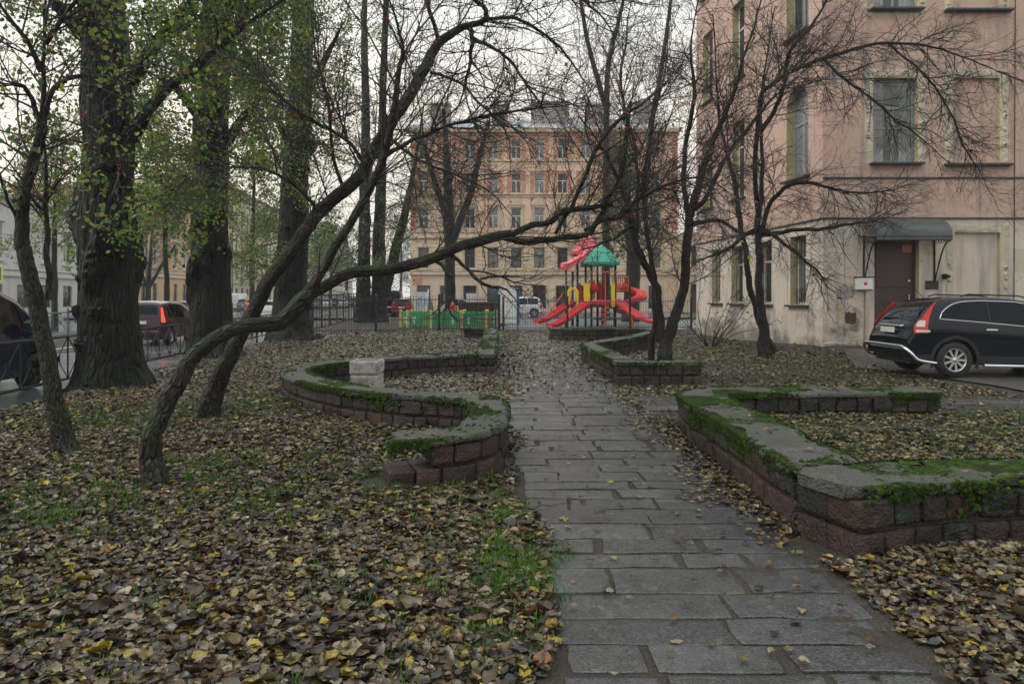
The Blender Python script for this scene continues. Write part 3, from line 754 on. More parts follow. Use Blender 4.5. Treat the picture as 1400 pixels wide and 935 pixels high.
for k_, fn in ((near, litter_mesh), (~near, leaves_mesh)):
    fn(mb, np.column_stack([lx, ly, z])[k_], rng.uniform(0, 6.28, k_.sum()), rng.normal(0, .20, k_.sum()) * np.where(onp[k_], .4, 1), rng.normal(0, .22, k_.sum()) * np.where(onp[k_], .4, 1), size[k_], rng.normal(.15, .38, k_.sum()) * np.where(onp[k_], .4, 1), yel[k_])
obj('fallen_leaves', mb, [M['litter'], M['litter_yellow']], kind='stuff', label='wet brown and yellow fallen leaves covering the lawn', category='leaves')
# leaves lying on the copings
mb = MB(); q = DALL[rng.integers(0, len(DALL), 130)] + rng.normal(0, .09, (130, 2)); n = len(q)
k = q[:, 1] < 20; q = q[k]; n = len(q)
leaves_mesh(mb, np.column_stack([q, np.where(q[:, 0] > 1.9, .475, .452)]), rng.uniform(0, 6.28, n), rng.normal(0, .1, n), rng.normal(0, .1, n), rng.uniform(.04, .075, n), rng.normal(.2, .3, n))
obj('fallen_leaves', mb, M['litter'], kind='stuff', label='few fallen leaves lying on the stone walls', category='leaves')

def grass_mesh(mb, cx, cy, rad, nb, hgt, r):
    n = len(cx); x = np.repeat(cx, nb) + r.normal(0, 1, n * nb) * np.repeat(rad, nb); y = np.repeat(cy, nb) + r.normal(0, 1, n * nb) * np.repeat(rad, nb)
    h = np.repeat(hgt, nb) * r.uniform(.5, 1.2, n * nb); a = r.uniform(0, 6.28, n * nb); lean = r.uniform(.1, .9, n * nb) * h; w = r.uniform(.0015, .0035, n * nb)
    z = ground_h(x, y); dx, dy = np.cos(a), np.sin(a)
    b0 = np.column_stack([x - dy * w, y + dx * w, z]); b1 = np.column_stack([x + dy * w, y - dx * w, z])
    m0 = np.column_stack([x - dy * w * .8 + dx * lean * .35, y + dx * w * .8 + dy * lean * .35, z + h * .6]); m1 = np.column_stack([x + dy * w * .8 + dx * lean * .35, y - dx * w * .8 + dy * lean * .35, z + h * .6])
    t = np.column_stack([x + dx * lean, y + dy * lean, z + h * .9])
    v = np.stack([b0, b1, m1, m0, t], 1); o = (np.arange(len(x)) * 5)[:, None]
    m_ = mb.n; mb.add(v.reshape(-1, 3), np.array([[0, 1, 2, 3]]) + o, 0)
    f = np.array([[3, 2, 4]]) + o + m_; mb.l.append(f.ravel()); mb.c.append(np.full(len(f), 3)); mb.m.append(np.zeros(len(f), int)); mb.s.append(np.zeros(len(f), bool))
r = np.random.default_rng(9); mb = MB()
n = 3600; y = r.uniform(2.4, 14, n); x = r.uniform(-1, 0, n) * (.75 * y + 1) + r.uniform(0, .4, n)
k = (x < PATHL(y) - .02) & (x > street_x(6.6, y)) & (fbm(x, y, 0, 33, 3, 1.3) + .35 * r.normal(size=n) > .35) & (wall_dist(x, y) > .24); x, y = x[k], y[k]
grass_mesh(mb, x, y, r.uniform(.015, .06, len(x)), 22, r.uniform(.05, .11, len(x)), r)
for cx, cy, sx, sy, n_ in ((.02, 4.2, .12, .22, 330), (-.02, 4.65, .10, .14, 150), (-.02, 5.3, .10, .12, 60), (-.9, 6.05, .25, .08, 40), (-.35, 5.75, .2, .06, 25), (-1.35, 6.5, .06, .15, 30), (-.1, 3.4, .15, .3, 40)):
    x = r.normal(cx, sx, n_); y = r.normal(cy, sy, n_); k = wall_dist(x, y) > .22; x, y = x[k], y[k]
    grass_mesh(mb, x, y, np.full(len(x), .035), 30, r.uniform(.03, .06, len(x)), r)
for cx, cy, sx, sy, n_ in ((5.5, 7.4, 2.2, 1.1, 550), (6.8, 9.3, 1.2, .25, 160), (6.0, 17, 1.8, 2.5, 260), (5.2, 23, 1.8, 3., 260), (2.6, 4.7, .5, .1, 20), (.5, 32.2, 1.5, .4, 60)):
    x = r.normal(cx, sx, n_); y = r.normal(cy, sy, n_); k = (wall_dist(x, y) > .24) & (x > 2.4) & (x < 8.7) | (y > 31); x, y = x[k], y[k]
    grass_mesh(mb, x, y, np.full(len(x), .06), 20, r.uniform(.04, .085, len(x)), r)
obj('grass', mb, M['grass'], kind='stuff', label='thin green grass growing through the fallen leaves', category='grass')
b = MB(); x = r.uniform(6, 16, 3000); y = r.uniform(49, 52.3, 3000)
mb = MB(); grass_mesh(mb, x, y, np.full(3000, .1), 12, r.uniform(.1, .2, 3000), r)
obj('grass', mb, M['grass'], kind='stuff', label='green grass strip behind the playground slides', category='grass')

# fallen twigs lying in the litter
T_ = Tubes(); rr_ = np.random.default_rng(21)
for i in range(260):
    y = rr_.uniform(2.6, 16); x = rr_.uniform(-.75 * y - .5, .1) if i % 4 else rr_.uniform(2.3, 7); a = rr_.uniform(0, 6.28); L_ = rr_.uniform(.12, .55)
    if x < street_x(6.6, y) or wall_dist(np.array([x]), np.array([y]))[0] < .3: continue
    t_ = np.linspace(0, 1, 6); a_ = a + np.cumsum(rr_.normal(0, .18, 6)); px_ = x + np.cumsum(np.cos(a_)) * L_ / 6; py_ = y + np.cumsum(np.sin(a_)) * L_ / 6
    T_.add(np.column_stack([px_, py_, ground_h(px_, py_) + .035 + .012 * rr_.normal(size=6)]), .004 * rr_.uniform(.6, 1.5) * (1 - .6 * t_), 5)
b = MB(); T_.into(b); obj('fallen_twigs', b, M['twig'], kind='stuff', label='thin dead twigs scattered over the fallen leaves', category='twigs')
# ---------- trees
UP = np.array([0, 0, 1.])
def rot_away(t, a, r):
    p = r.normal(size=3); p -= t * p.dot(t); p /= np.linalg.norm(p) + 1e-9
    return t * math.cos(a) + p * math.sin(a)

class Grow:
    def __init__(s, seed, lens, dens, wig, up, rad, maxl, spread=(.45, 1.15), flat=None):
        s.r = np.random.default_rng(seed); s.T = Tubes(); s.len = lens; s.dens = dens; s.wig = wig; s.up = up; s.rad = rad; s.maxl = maxl
        s.spread = spread; s.ends = []; s.n = 0; s.flat = flat
    def branch(s, p, d, L, r0, lvl):
        r = s.r; n = 8 if L > .8 else (6 if L > .3 else 5); st = L / (n - 1); pts = np.empty((n, 3)); pts[0] = p; d = np.array(d, float)
        W = r.normal(0, s.wig[lvl], (n, 3)); bend = r.normal(0, .5 * s.wig[lvl], 3)
        for i in range(1, n):
            d = d + W[i] + bend; d[2] += s.up[lvl]; d /= math.sqrt(d @ d); pts[i] = pts[i - 1] + d * st
            if pts[i, 1] < 2.0 and pts[i, 2] < 4: pts[i, 1] = 2.0
        rr = r0 * (1 - .62 * np.linspace(0, 1, n)); s.T.add(pts, np.maximum(rr, .0013), 6 if r0 > .02 else (4 if r0 > .008 else 3)); s.n += 1
        if lvl >= s.maxl: s.ends.append(pts[-1]); s.ends.append(pts[n // 2]); return
        s.kids(pts, rr, L, lvl)
    def kids(s, pts, rr, L, lvl, t0=.12, dens=None, lens=None):
        r = s.r; n = len(pts); c = r.poisson((dens or s.dens[lvl]) * L)
        for _ in range(c):
            t = r.uniform(t0, 1.) * (n - 1); i = min(int(t), n - 2); f = t - i
            p = pts[i] * (1 - f) + pts[i + 1] * f; d = pts[i + 1] - pts[i]; d = d / (np.linalg.norm(d) + 1e-9)
            nd = rot_away(d, r.uniform(*s.spread), r)
            if s.flat is not None and lvl == 0: nd[1] *= s.flat
            l = (lens or s.len[lvl + 1]) * r.uniform(.45, 1.25) * (1.15 - .5 * t / (n - 1))
            s.branch(p, nd / np.linalg.norm(nd), l, min(np.interp(t, range(n), rr) * .75, s.rad[lvl + 1] * r.uniform(.7, 1.3)), lvl + 1)

def limb_pts(px, n=7, wob=0.0, seed=0):
    """rows (px, py, distance, radius in photo pixels) -> smooth 3D axis and radii"""
    a = np.array([[*P(x, y, d), rp * d / F] for x, y, d, rp in px]); c = crom(a, n)
    p = c[:, :3]; r = np.maximum(c[:, 3], .003)
    if wob: p = p + wob * np.column_stack([fbm(p[:, 2] + p[:, 0], p[:, 1] * 0, 0, seed + i, 3, 4.) for i in range(3)])
    return p, r
def knobbly(amp, seed, sc=5., flare=0., burl=0.):
    def f(t, th, p):
        z = p[:, 2:3]; s = p[:, 0:1] + p[:, 2:3] + p[:, 1:2]
        n = fbm(np.cos(th) * .5 + s * 0, np.sin(th) * .5, s * .35, seed, 4, sc)
        out = 1 + amp * n + flare * np.exp(-np.maximum(z, 0) / .35) * (1 + .45 * np.sin(th * 5 + seed))
        if burl:
            b_ = np.maximum(0, fbm(np.cos(th) * 1.4, np.sin(th) * 1.4, z * 1.1, seed + 5, 2, 2.2) - .42) * burl
            rg = np.abs(fbm(np.cos(th) * 2.2, np.sin(th) * 2.2, z * .16, seed + 9, 3, 6.))
            cr_ = np.abs(np.sin(11.5 * th + 1.6 * fbm(np.cos(th) * 2, np.sin(th) * 2, z * .5, seed + 13, 3, 4.) + .9 * np.sin(z * 1.3 + seed)))
            out = out + b_ * (1 + .5 * fbm(np.cos(th), np.sin(th), z, seed + 2, 3, 16.)) + .05 * (rg - .3) + .055 * (cr_ ** .6 - .6) * (.6 + .4 * rg)
        return out
    return f
def berries(mb, c, r, rad=.0085):
    n = len(c); pos = np.repeat(c, 5, 0) + r.normal(0, .018, (n * 5, 3)); pos[:, 2] -= .02; N = len(pos)
    o = np.array([(1, 0, 0), (-1, 0, 0), (0, 1, 0), (0, -1, 0), (0, 0, 1), (0, 0, -1)], float) * rad
    f = np.array([(0, 2, 4), (2, 1, 4), (1, 3, 4), (3, 0, 4), (2, 0, 5), (1, 2, 5), (3, 1, 5), (0, 3, 5)])
    v = pos[:, None] + o[None] * r.uniform(.7, 1.2, (N, 1, 1)); mb.add(v.reshape(-1, 3), (f[None] + (np.arange(N) * 6)[:, None, None]).reshape(-1, 3), 0, True)
def tree_leaves(ends, n, size, r, spread=.05):
    mb = MB(); e = np.array(ends); k = e[r.integers(0, len(e), n)] + r.normal(0, spread, (n, 3))
    leaves_mesh(mb, k, r.uniform(0, 6.28, n), r.normal(.9, .5, n), r.normal(0, .5, n), r.uniform(*size, n), r.normal(.25, .3, n), 0, .40); return mb

def traced_tree(name, label, limbs, grow, bark, twig='twig', nber=0, leaves=None, nleaf=0, lsize=(.03, .05), base_d=None, kid=(1.6, 4.), group=None, cat='tree', flare=.5, sprout=(), rs=(.85, .68)):
    """limbs traced with their own depths; side branches grown from them"""
    trunk = MB(); base = None
    for i, L in enumerate(limbs):
        p, r = limb_pts(L['px'], 9, L.get('wob', .012), i * 7 + 3)
        if base is None: base = p[0].copy(); p[0, 2] = min(p[0, 2], -.12)
        n_ = len(p); tt = np.linspace(0, 1, n_); r = r * (rs[1] + (rs[0] - rs[1]) * sstep(.4, .0, tt) if i == 0 else rs[1] * np.ones(n_))
        if not L.get('stub'): r = r * (1 - .6 * sstep(.55, 1., tt))
        kk = .0022 * base[1] * sstep(0, .12, tt)[:, None]; p = p + kk * np.column_stack([fbm(tt * 0 + j, np.cumsum(np.ones(n_)) * .11, 0, i * 13 + j, 3, 5.) for j in range(3)])
        sd = 18 if r.max() > .05 else 10
        tube(trunk, p, r, sd, 0, True, True, knobbly(L.get('amp', .10), i + 2, 5, flare if i == 0 else 0))
        n = len(p); Lg = np.linalg.norm(np.diff(p, axis=0), axis=1).sum()
        grow.kids(p, np.maximum(r, .007), Lg, 0, L.get('t0', .25), L.get('dens', 2) * (2.3 if bark == 'darkbark' else 2.9), L.get('len'))
    for px, py, d, dx, dy, dz, ln, rr in sprout: grow.branch(P(px, py, d), nrm((dx, dy, dz)), ln, rr, 0)
    t = thing(name, label, cat, (base[0], base[1], 0), 0, group)
    obj('trunk', trunk, M[bark], t)
    b_ = MB(); grow.T.into(b_); obj('branches', b_, M[twig], t)
    r = grow.r
    if nber and grow.ends:
        m_ = MB(); e = np.array(grow.ends); berries(m_, e[r.integers(0, len(e), nber)], r); obj('berries', m_, M['berry'], t, kind='stuff')
    if nleaf: obj('foliage', tree_leaves(grow.ends, nleaf, lsize, r), M[leaves], t, kind='stuff')
    return t
TG = 'old lindens along the street'
# leaning tree 1 (base lower left, long limb reaching right over the path)
traced_tree('leaning_tree', 'nearest leaning tree whose long crooked mossy limb stretches right across the path', [
    dict(px=[(213, 662, 6.15, 16), (210, 640, 6.15, 15), (207, 605, 6.15, 15), (222, 565, 6.18, 15), (240, 525, 6.22, 16), (262, 490, 6.26, 15), (295, 461, 6.3, 14), (335, 446, 6.4, 14), (383, 440, 6.5, 16), (414, 408, 6.6, 16), (435, 394, 6.65, 12), (482, 375, 6.75, 11), (535, 371, 6.85, 11), (582, 357, 6.95, 11), (632, 336, 7.05, 10), (664, 327, 7.1, 10), (698, 321, 7.2, 8)], stub=1, dens=.35, t0=.55, len=1.1, amp=.13),
    dict(px=[(690, 325, 7.18, 7), (715, 330, 7.22, 7), (745, 330, 7.28, 7), (775, 326, 7.3, 6.5), (803, 322, 7.35, 5.5)], stub=1, dens=2.2, t0=.3, len=1.0),
    dict(px=[(690, 323, 7.18, 7), (725, 309, 7.2, 6.5), (752, 303, 7.25, 6), (773, 286, 7.3, 6), (800, 284, 7.35, 5.5), (838, 281, 7.4, 4.5)], stub=1, dens=2.5, t0=.3, len=1.0),
    dict(px=[(416, 404, 6.6, 11), (446, 360, 6.6, 9), (473, 316, 6.6, 8.5), (499, 274, 6.6, 8), (511, 248, 6.55, 8), (526, 213, 6.55, 7.5), (540, 152, 6.5, 6.5), (545, 100, 6.45, 5.5), (549, 66, 6.4, 5), (541, 30, 6.35, 4), (527, -10, 6.3, 3.5), (520, -90, 6.2, 2.5)], dens=2.8, t0=.25, len=1.5),
    dict(px=[(528, 213, 6.55, 5), (555, 195, 6.5, 3.5), (584, 182, 6.45, 3.2), (632, 166, 6.4, 3), (700, 154, 6.3, 2.7), (760, 147, 6.2, 2.2), (812, 142, 6.1, 1.5)], dens=3.2, t0=.2, len=.9),
    dict(px=[(806, 320, 7.35, 5), (829, 278, 7.4, 5), (849, 240, 7.4, 5), (858, 190, 7.45, 4.5), (863, 140, 7.5, 3)], stub=1, dens=2., t0=.2, len=1.1),
    dict(px=[(760, 320, 7.3, 4), (790, 265, 7.35, 4), (814, 205, 7.3, 4), (845, 165, 7.2, 4), (880, 140, 7.1, 3.5), (918, 112, 7.0, 3)], dens=2.6, t0=.15, len=1.2),
    dict(px=[(800, 316, 7.35, 4), (830, 302, 7.35, 3.5), (850, 296, 7.3, 3.3), (870, 276, 7.2, 3), (905, 256, 7.1, 2.8), (948, 243, 7.0, 2.5), (985, 255, 6.9, 2), (1030, 300, 6.8, 1.4)], dens=3, t0=.15, len=.9),
    dict(px=[(590, 352, 6.97, 4), (612, 372, 6.9, 3.5), (618, 395, 6.85, 3.2), (615, 425, 6.8, 2.6), (640, 450, 6.8, 1.6)], dens=2., t0=.2, len=.6),
    dict(px=[(612, 344, 7.0, 4), (640, 368, 6.9, 3.2), (655, 385, 6.85, 3.4), (690, 395, 6.8, 2.6), (712, 420, 6.8, 1.8)], dens=2.5, t0=.2, len=.7),
    dict(px=[(655, 382, 6.85, 2.4), (690, 380, 6.8, 1.9), (730, 383, 6.75, 1.3)], dens=3, t0=.2, len=.5),
    ], Grow(101, (0, 1.5, .65, .28), (3.4, 8., 8.5, 0), (.10, .13, .17, .22), (.01, .03, .02, .0), (.017, .0085, .0058, .0040), 3, flat=.6), 'apple', 'twig', 240, 'lime_leaf', 90, (.025, .045))
# leaning tree 2
traced_tree('leaning_tree', 'thick leaning tree behind the nearest one, its dark trunk climbing right to a bent top', [
    dict(px=[(280, 582, 9.4, 14), (284, 560, 9.4, 14), (300, 520, 9.35, 13), (322, 470, 9.3, 13), (345, 425, 9.25, 13), (370, 380, 9.2, 13), (400, 343, 9.15, 13), (425, 305, 9.1, 13), (450, 279, 9.05, 13), (490, 243, 9.0, 13), (515, 195, 8.95, 12), (547, 150, 8.9, 12), (580, 98, 8.85, 12), (596, 62, 8.8, 11), (630, 37, 8.75, 9), (661, 27, 8.75, 8), (661, 12, 8.7, 8), (648, -5, 8.7, 8), (640, -60, 8.6, 7), (655, -130, 8.5, 5)], dens=2.2, t0=.35, len=1.7, amp=.13),
    dict(px=[(640, 38, 8.75, 5), (645, 55, 8.7, 4.5), (642, 85, 8.65, 3.5), (634, 130, 8.6, 2.5), (620, 160, 8.55, 1.5)], dens=3, t0=.2, len=1.),
    dict(px=[(646, 52, 8.7, 4), (680, 68, 8.6, 3.5), (705, 95, 8.5, 3), (735, 140, 8.4, 2.5), (760, 185, 8.3, 1.6)], dens=3.2, t0=.15, len=1.1),
    dict(px=[(660, 26, 8.75, 4), (700, 26, 8.6, 3.5), (745, 48, 8.5, 3), (790, 95, 8.4, 2.4), (830, 150, 8.3, 1.5)], dens=3.2, t0=.15, len=1.1),
    dict(px=[(588, 100, 8.85, 4), (620, 110, 8.8, 3), (650, 135, 8.7, 2.5), (690, 180, 8.6, 2), (700, 240, 8.5, 1.4)], dens=3.2, t0=.15, len=1.),
    dict(px=[(500, 225, 9, 4), (470, 190, 8.9, 3.4), (420, 160, 8.8, 3), (370, 120, 8.7, 2.4), (330, 60, 8.6, 1.8)], dens=3.2, t0=.15, len=1.2),
    dict(px=[(440, 290, 9.1, 4), (400, 250, 9.0, 3.4), (350, 230, 8.9, 2.8), (300, 232, 8.8, 2), (260, 250, 8.7, 1.4)], dens=3., t0=.15, len=1.),
    dict(px=[(600, 60, 8.8, 4), (585, 10, 8.7, 4), (560, -40, 8.6, 3), (520, -80, 8.5, 2)], dens=3, t0=.1, len=1.4),
    dict(px=[(655, 0, 8.7, 5), (700, -25, 8.5, 4), (760, -20, 8.3, 3.4), (820, 20, 8.1, 2.6), (860, 80, 8, 1.8)], dens=3, t0=.1, len=1.3),
    dict(px=[(640, -40, 8.6, 5), (700, -90, 8.2, 4), (790, -110, 7.8, 3.4), (880, -70, 7.5, 2.6), (930, 10, 7.3, 1.6)], dens=3.2, t0=.1, len=1.5),
    dict(px=[(520, 180, 8.9, 4), (560, 215, 8.7, 3.2), (610, 235, 8.5, 2.6), (670, 260, 8.3, 2), (720, 320, 8.2, 1.3)], dens=3., t0=.1, len=1.),
    dict(px=[(470, 262, 9.0, 4), (455, 215, 8.9, 3.4), (450, 150, 8.8, 3), (430, 70, 8.7, 2.4), (420, -10, 8.6, 1.8)], dens=3., t0=.1, len=1.3),
    ], Grow(102, (0, 1.5, .62, .30), (3.4, 8., 8.5, 0), (.10, .12, .16, .22), (.01, .02, .0, -.03), (.018, .0092, .0064, .0046), 3), 'apple', 'twig', 320, 'lime_leaf', 160, (.03, .05))
# small tree at the left edge
traced_tree('lichen_tree', 'slim crooked lichen-covered tree in front of the dark van at the left edge', [
    dict(px=[(93, 630, 7.4, 17), (88, 615, 7.4, 15), (78, 570, 7.4, 14), (66, 500, 7.4, 13.5), (52, 430, 7.4, 14), (40, 370, 7.4, 13), (32, 325, 7.4, 12), (33, 270, 7.4, 10), (42, 225, 7.4, 10), (55, 185, 7.4, 9.5), (58, 140, 7.4, 7), (60, 80, 7.4, 5.5), (62, 10, 7.4, 5), (66, -80, 7.4, 4)], dens=1.6, t0=.5, len=1.5),
    dict(px=[(55, 178, 7.4, 6), (45, 140, 7.3, 4.5), (30, 120, 7.2, 4), (0, 108, 7.0, 3)], dens=3.5, t0=.15, len=1.1),
    dict(px=[(58, 172, 7.4, 6), (70, 130, 7.35, 4.5), (95, 107, 7.3, 4), (140, 103, 7.2, 3), (190, 108, 7.1, 2)], dens=3.5, t0=.15, len=1.1),
    dict(px=[(57, 100, 7.4, 5), (40, 60, 7.3, 4), (10, 20, 7.2, 3.5), (-20, -20, 7.1, 3)], dens=3.5, t0=.15, len=1.2),
    dict(px=[(62, 60, 7.4, 5), (90, 20, 7.4, 4), (130, -30, 7.3, 3)], dens=3., t0=.15, len=1.2),
    dict(px=[(66, 410, 7.42, 6), (65, 360, 7.45, 5), (63, 300, 7.5, 4.5), (65, 230, 7.5, 3.5), (60, 150, 7.5, 3)], dens=1.5, t0=.4, len=.8),
    dict(px=[(28, 310, 7.4, 4), (15, 280, 7.3, 3), (0, 240, 7.2, 2.6), (-15, 200, 7.1, 2)], dens=2, t0=.2, len=.8),
    ], Grow(103, (0, 1.3, .6, .3), (3, 6., 7.5, 0), (.10, .12, .16, .22), (.02, .02, .0, -.02), (.02, .011, .0068, .0045), 3), 'apple', 'twig', 120, 'lime_leaf', 900, (.04, .07), rs=(.8, .74))
# forked tree behind the L-shaped wall
traced_tree('forked_tree', 'forked multi-stem tree rising behind the L-shaped mossy wall', [
    dict(px=[(909, 496, 15.6, 10), (910, 478, 15.6, 10), (917, 450, 15.6, 9.5), (925, 425, 15.6, 9), (933, 395, 15.55, 9), (939, 340, 15.5, 9), (944, 292, 15.5, 8.5), (955, 250, 15.4, 7.5), (970, 205, 15.3, 6.5), (985, 165, 15.2, 6), (1003, 125, 15.1, 5.5), (1020, 70, 15.0, 4.5), (1038, 10, 14.9, 4), (1050, -60, 14.8, 3)], dens=1.8, t0=.3, len=2.2),
    dict(px=[(907, 480, 15.6, 8), (904, 445, 15.6, 7), (899, 400, 15.55, 7), (888, 370, 15.5, 7), (874, 345, 15.4, 7), (863, 305, 15.3, 6.5), (853, 268, 15.2, 5.5), (838, 230, 15.0, 4.5), (815, 190, 14.8, 3.5), (790, 160, 14.6, 2.5)], dens=1.8, t0=.35, len=2.),
    dict(px=[(890, 492, 15.9, 7), (891, 470, 15.9, 6.5), (895, 430, 15.9, 6), (893, 380, 15.9, 5), (885, 320, 15.95, 4.5), (880, 250, 16., 4), (893, 170, 16., 3.2), (910, 90, 16., 2.6), (918, 0, 16, 2)], dens=1.8, t0=.4, len=1.8),
    dict(px=[(944, 290, 15.5, 6), (965, 270, 15.3, 5), (990, 220, 15.1, 4.5), (1020, 180, 15., 4), (1060, 130, 14.8, 3.4), (1110, 90, 14.6, 2.6)], dens=2., t0=.2, len=1.7),
    dict(px=[(940, 310, 15.5, 5), (975, 300, 15.3, 4), (1010, 315, 15.1, 3), (1040, 322, 14.9, 2)], dens=2., t0=.2, len=1.3),
    dict(px=[(942, 300, 15.5, 5), (935, 260, 15.5, 5), (938, 200, 15.5, 4.5), (950, 130, 15.4, 4), (945, 60, 15.3, 3), (960, -30, 15.2, 2.4)], dens=2., t0=.2, len=1.7),
    dict(px=[(864, 308, 15.3, 4), (830, 330, 15.1, 3), (790, 345, 14.9, 2)], dens=2., t0=.2, len=1.2),
    dict(px=[(870, 330, 15.4, 4), (872, 270, 15.5, 4), (868, 200, 15.6, 3.6), (850, 120, 15.7, 3), (856, 40, 15.8, 2.5), (868, -30, 15.8, 2)], dens=2., t0=.2, len=1.7),
    ], Grow(104, (0, 2.0, .9, .42), (3, 5.6, 6.5, 0), (.10, .12, .16, .2), (.02, .02, .01, -.02), (.024, .012, .0082, .0060), 3), 'darkbark', 'twig', 190, 'lime_leaf', 150, (.04, .07), group=None)
# dark tree in front of the pink house, branches arching right
traced_tree('dark_tree', 'dark bare tree in front of the pink house, long drooping branches arching over the car', [
    dict(px=[(1047, 498, 18.4, 9), (1046, 485, 18.4, 8.5), (1043, 450, 18.4, 8), (1038, 410, 18.4, 7.5), (1037, 370, 18.4, 7.5), (1037, 335, 18.3, 7), (1036, 300, 18.2, 6), (1040, 265, 18.1, 5), (1043, 215, 18.0, 4.5), (1038, 150, 17.9, 4), (1048, 80, 17.8, 3.4), (1060, 10, 17.7, 3)], dens=1.8, t0=.4, len=2.),
    dict(px=[(1058, 482, 19.2, 8), (1045, 455, 19.2, 6.5), (1032, 420, 19.2, 6), (1024, 380, 19.2, 6), (1018, 335, 19.2, 5.5), (1010, 290, 19.2, 5), (1000, 235, 19.2, 4.5), (985, 170, 19.2, 4), (980, 100, 19.2, 3.3), (975, 20, 19.2, 3)], dens=1.8, t0=.4, len=2.),
    dict(px=[(1037, 330, 18.3, 5.5), (1050, 285, 17.9, 4.5), (1075, 255, 17.5, 4), (1110, 250, 17.2, 3.4), (1160, 262, 16.9, 2.8), (1210, 262, 16.6, 2.2), (1270, 245, 16.4, 1.4)], dens=3., t0=.1, len=1.6),
    dict(px=[(1037, 322, 18.3, 5), (1080, 316, 17.8, 4), (1130, 312, 17.4, 3.4), (1180, 303, 17.1, 2.6), (1240, 290, 16.8, 1.6)], dens=3., t0=.1, len=1.6),
    dict(px=[(1038, 300, 18.2, 6), (1032, 240, 17.6, 5), (1040, 140, 17., 4.5), (1055, 115, 16.8, 4.2), (1090, 95, 16.5, 4), (1150, 72, 16.2, 3.6), (1215, 60, 16., 3.3), (1280, 66, 15.8, 3), (1340, 90, 15.6, 2.5), (1420, 118, 15.4, 1.8)], dens=2.6, t0=.35, len=1.7),
    dict(px=[(1215, 61, 16, 2.6), (1255, 95, 15.8, 2.3), (1295, 140, 15.6, 2.1), (1315, 195, 15.5, 1.8), (1340, 235, 15.4, 1.4), (1365, 288, 15.3, .9)], dens=3.2, t0=.1, len=1.1),
    dict(px=[(1125, 80, 16.3, 2.8), (1165, 115, 16.1, 2.5), (1215, 155, 15.9, 2.2), (1260, 190, 15.7, 1.9), (1300, 225, 15.6, 1.3)], dens=3.2, t0=.1, len=1.2),
    dict(px=[(1038, 310, 18.3, 5), (1010, 330, 18., 4), (980, 348, 17.7, 3), (950, 360, 17.5, 2)], dens=2.4, t0=.2, len=1.3),
    dict(px=[(1040, 180, 17.2, 5), (1070, 130, 16.8, 4), (1080, 70, 16.5, 3.5), (1120, 20, 16.2, 3), (1150, -40, 16, 2.4)], dens=2.8, t0=.1, len=1.7),
    dict(px=[(1040, 310, 18.2, 4), (1090, 345, 17.6, 3), (1120, 375, 17.3, 2), (1140, 400, 17.1, 1.2)], dens=2.6, t0=.1, len=1.1),
    ], Grow(105, (0, 1.8, .85, .40), (3, 6.0, 7., 0), (.10, .12, .15, .2), (.02, -.01, -.03, -.04), (.021, .0118, .0082, .0060), 3), 'darkbark', 'twig', 60)

# ---------- old lindens by the street
def linden(label, px, seed, limbs, nleaf, crown, sides=110, branch_r=.02, burl=.55, nb=26, zlow=2.2, down=-.02):
    trunk = MB(); p, r = limb_pts(px, 14, .02, seed); r = r * (.84 + .12 * np.exp(-np.maximum(p[:, 2], 0) / 1.2)); base = p[0].copy(); p[0, 2] = -.2
    p = np.vstack([np.stack([np.linspace(p[i], p[i + 1], 3, endpoint=False) for i in range(len(p) - 1)]).reshape(-1, 3), p[-1:]]); r = np.interp(np.linspace(0, 1, len(p)), np.linspace(0, 1, len(r)), r)
    tube(trunk, p, r, sides, 0, True, True, knobbly(.05, seed, 4, .20, burl))
    rr = np.random.default_rng(seed)
    for i in range(11):                                        # knots and burls on the bole
        z = rr.uniform(.5, 6.5); k = np.argmin(np.abs(p[:, 2] - z)); a = rr.uniform(-2.6, -.5) if i < 9 else rr.uniform(0, 6.28); s = rr.uniform(.07, .15)
        c = p[k] + np.array([math.cos(a), math.sin(a), 0]) * r[k] * .96
        th = np.linspace(0, PI, 22)[:, None]; ph = np.linspace(0, 2 * PI, 34, endpoint=False)[None]
        v = np.stack([np.sin(th) * np.cos(ph), np.sin(th) * np.sin(ph), np.cos(th) * 1.1 + 0 * ph], -1)
        v *= (s * (1 + .38 * fbm(v[..., 0], v[..., 1], v[..., 2] + i, seed + i, 4, 7.)))[..., None] * np.array([1, 1, .8])
        trunk.add((v + c).reshape(-1, 3), grid_faces(22, 34), 0, True)
    gr = Grow(seed, (0, 2.6, 1.1, .5), (2.0, 3.6, 5., 0), (.08, .12, .16, .22), (.03, down, -.05, -.10), (.05, .018, .0095, .0062), 3)
    for L in limbs:
        q, rq = limb_pts(L, 9, .02, seed + 3); rq = rq * (1 - .7 * sstep(.5, 1, np.linspace(0, 1, len(rq)))); tube(trunk, q, rq, 14, 0, True, True, knobbly(.08, seed, 5))
        gr.kids(q, rq, np.linalg.norm(np.diff(q, axis=0), axis=1).sum(), 0, .2, 3.2, 2.2)
    for i in range(nb):                                        # side sprays from the bole
        z = rr.uniform(zlow, p[-1, 2]); k = np.argmin(np.abs(p[:, 2] - z)); a = rr.uniform(0, 6.28)
        d = np.array([math.cos(a), math.sin(a), rr.uniform(-.1, .7)]); gr.branch(p[k] + d * [1, 1, 0] * r[k] * .7, nrm(d), rr.uniform(*crown), branch_r * rr.uniform(.5, 1.3), 1)
    t = thing('linden_tree', label, 'tree', (base[0], base[1], 0), 0, TG)
    obj('trunk', trunk, M['linden'], t); b_ = MB(); gr.T.into(b_); obj('branches', b_, M['twig'], t)
    obj('foliage', tree_leaves(gr.ends, int(nleaf * 5.5), (.05, .092), gr.r, .10), M['lime_leaf'], t, kind='stuff'); return gr.n
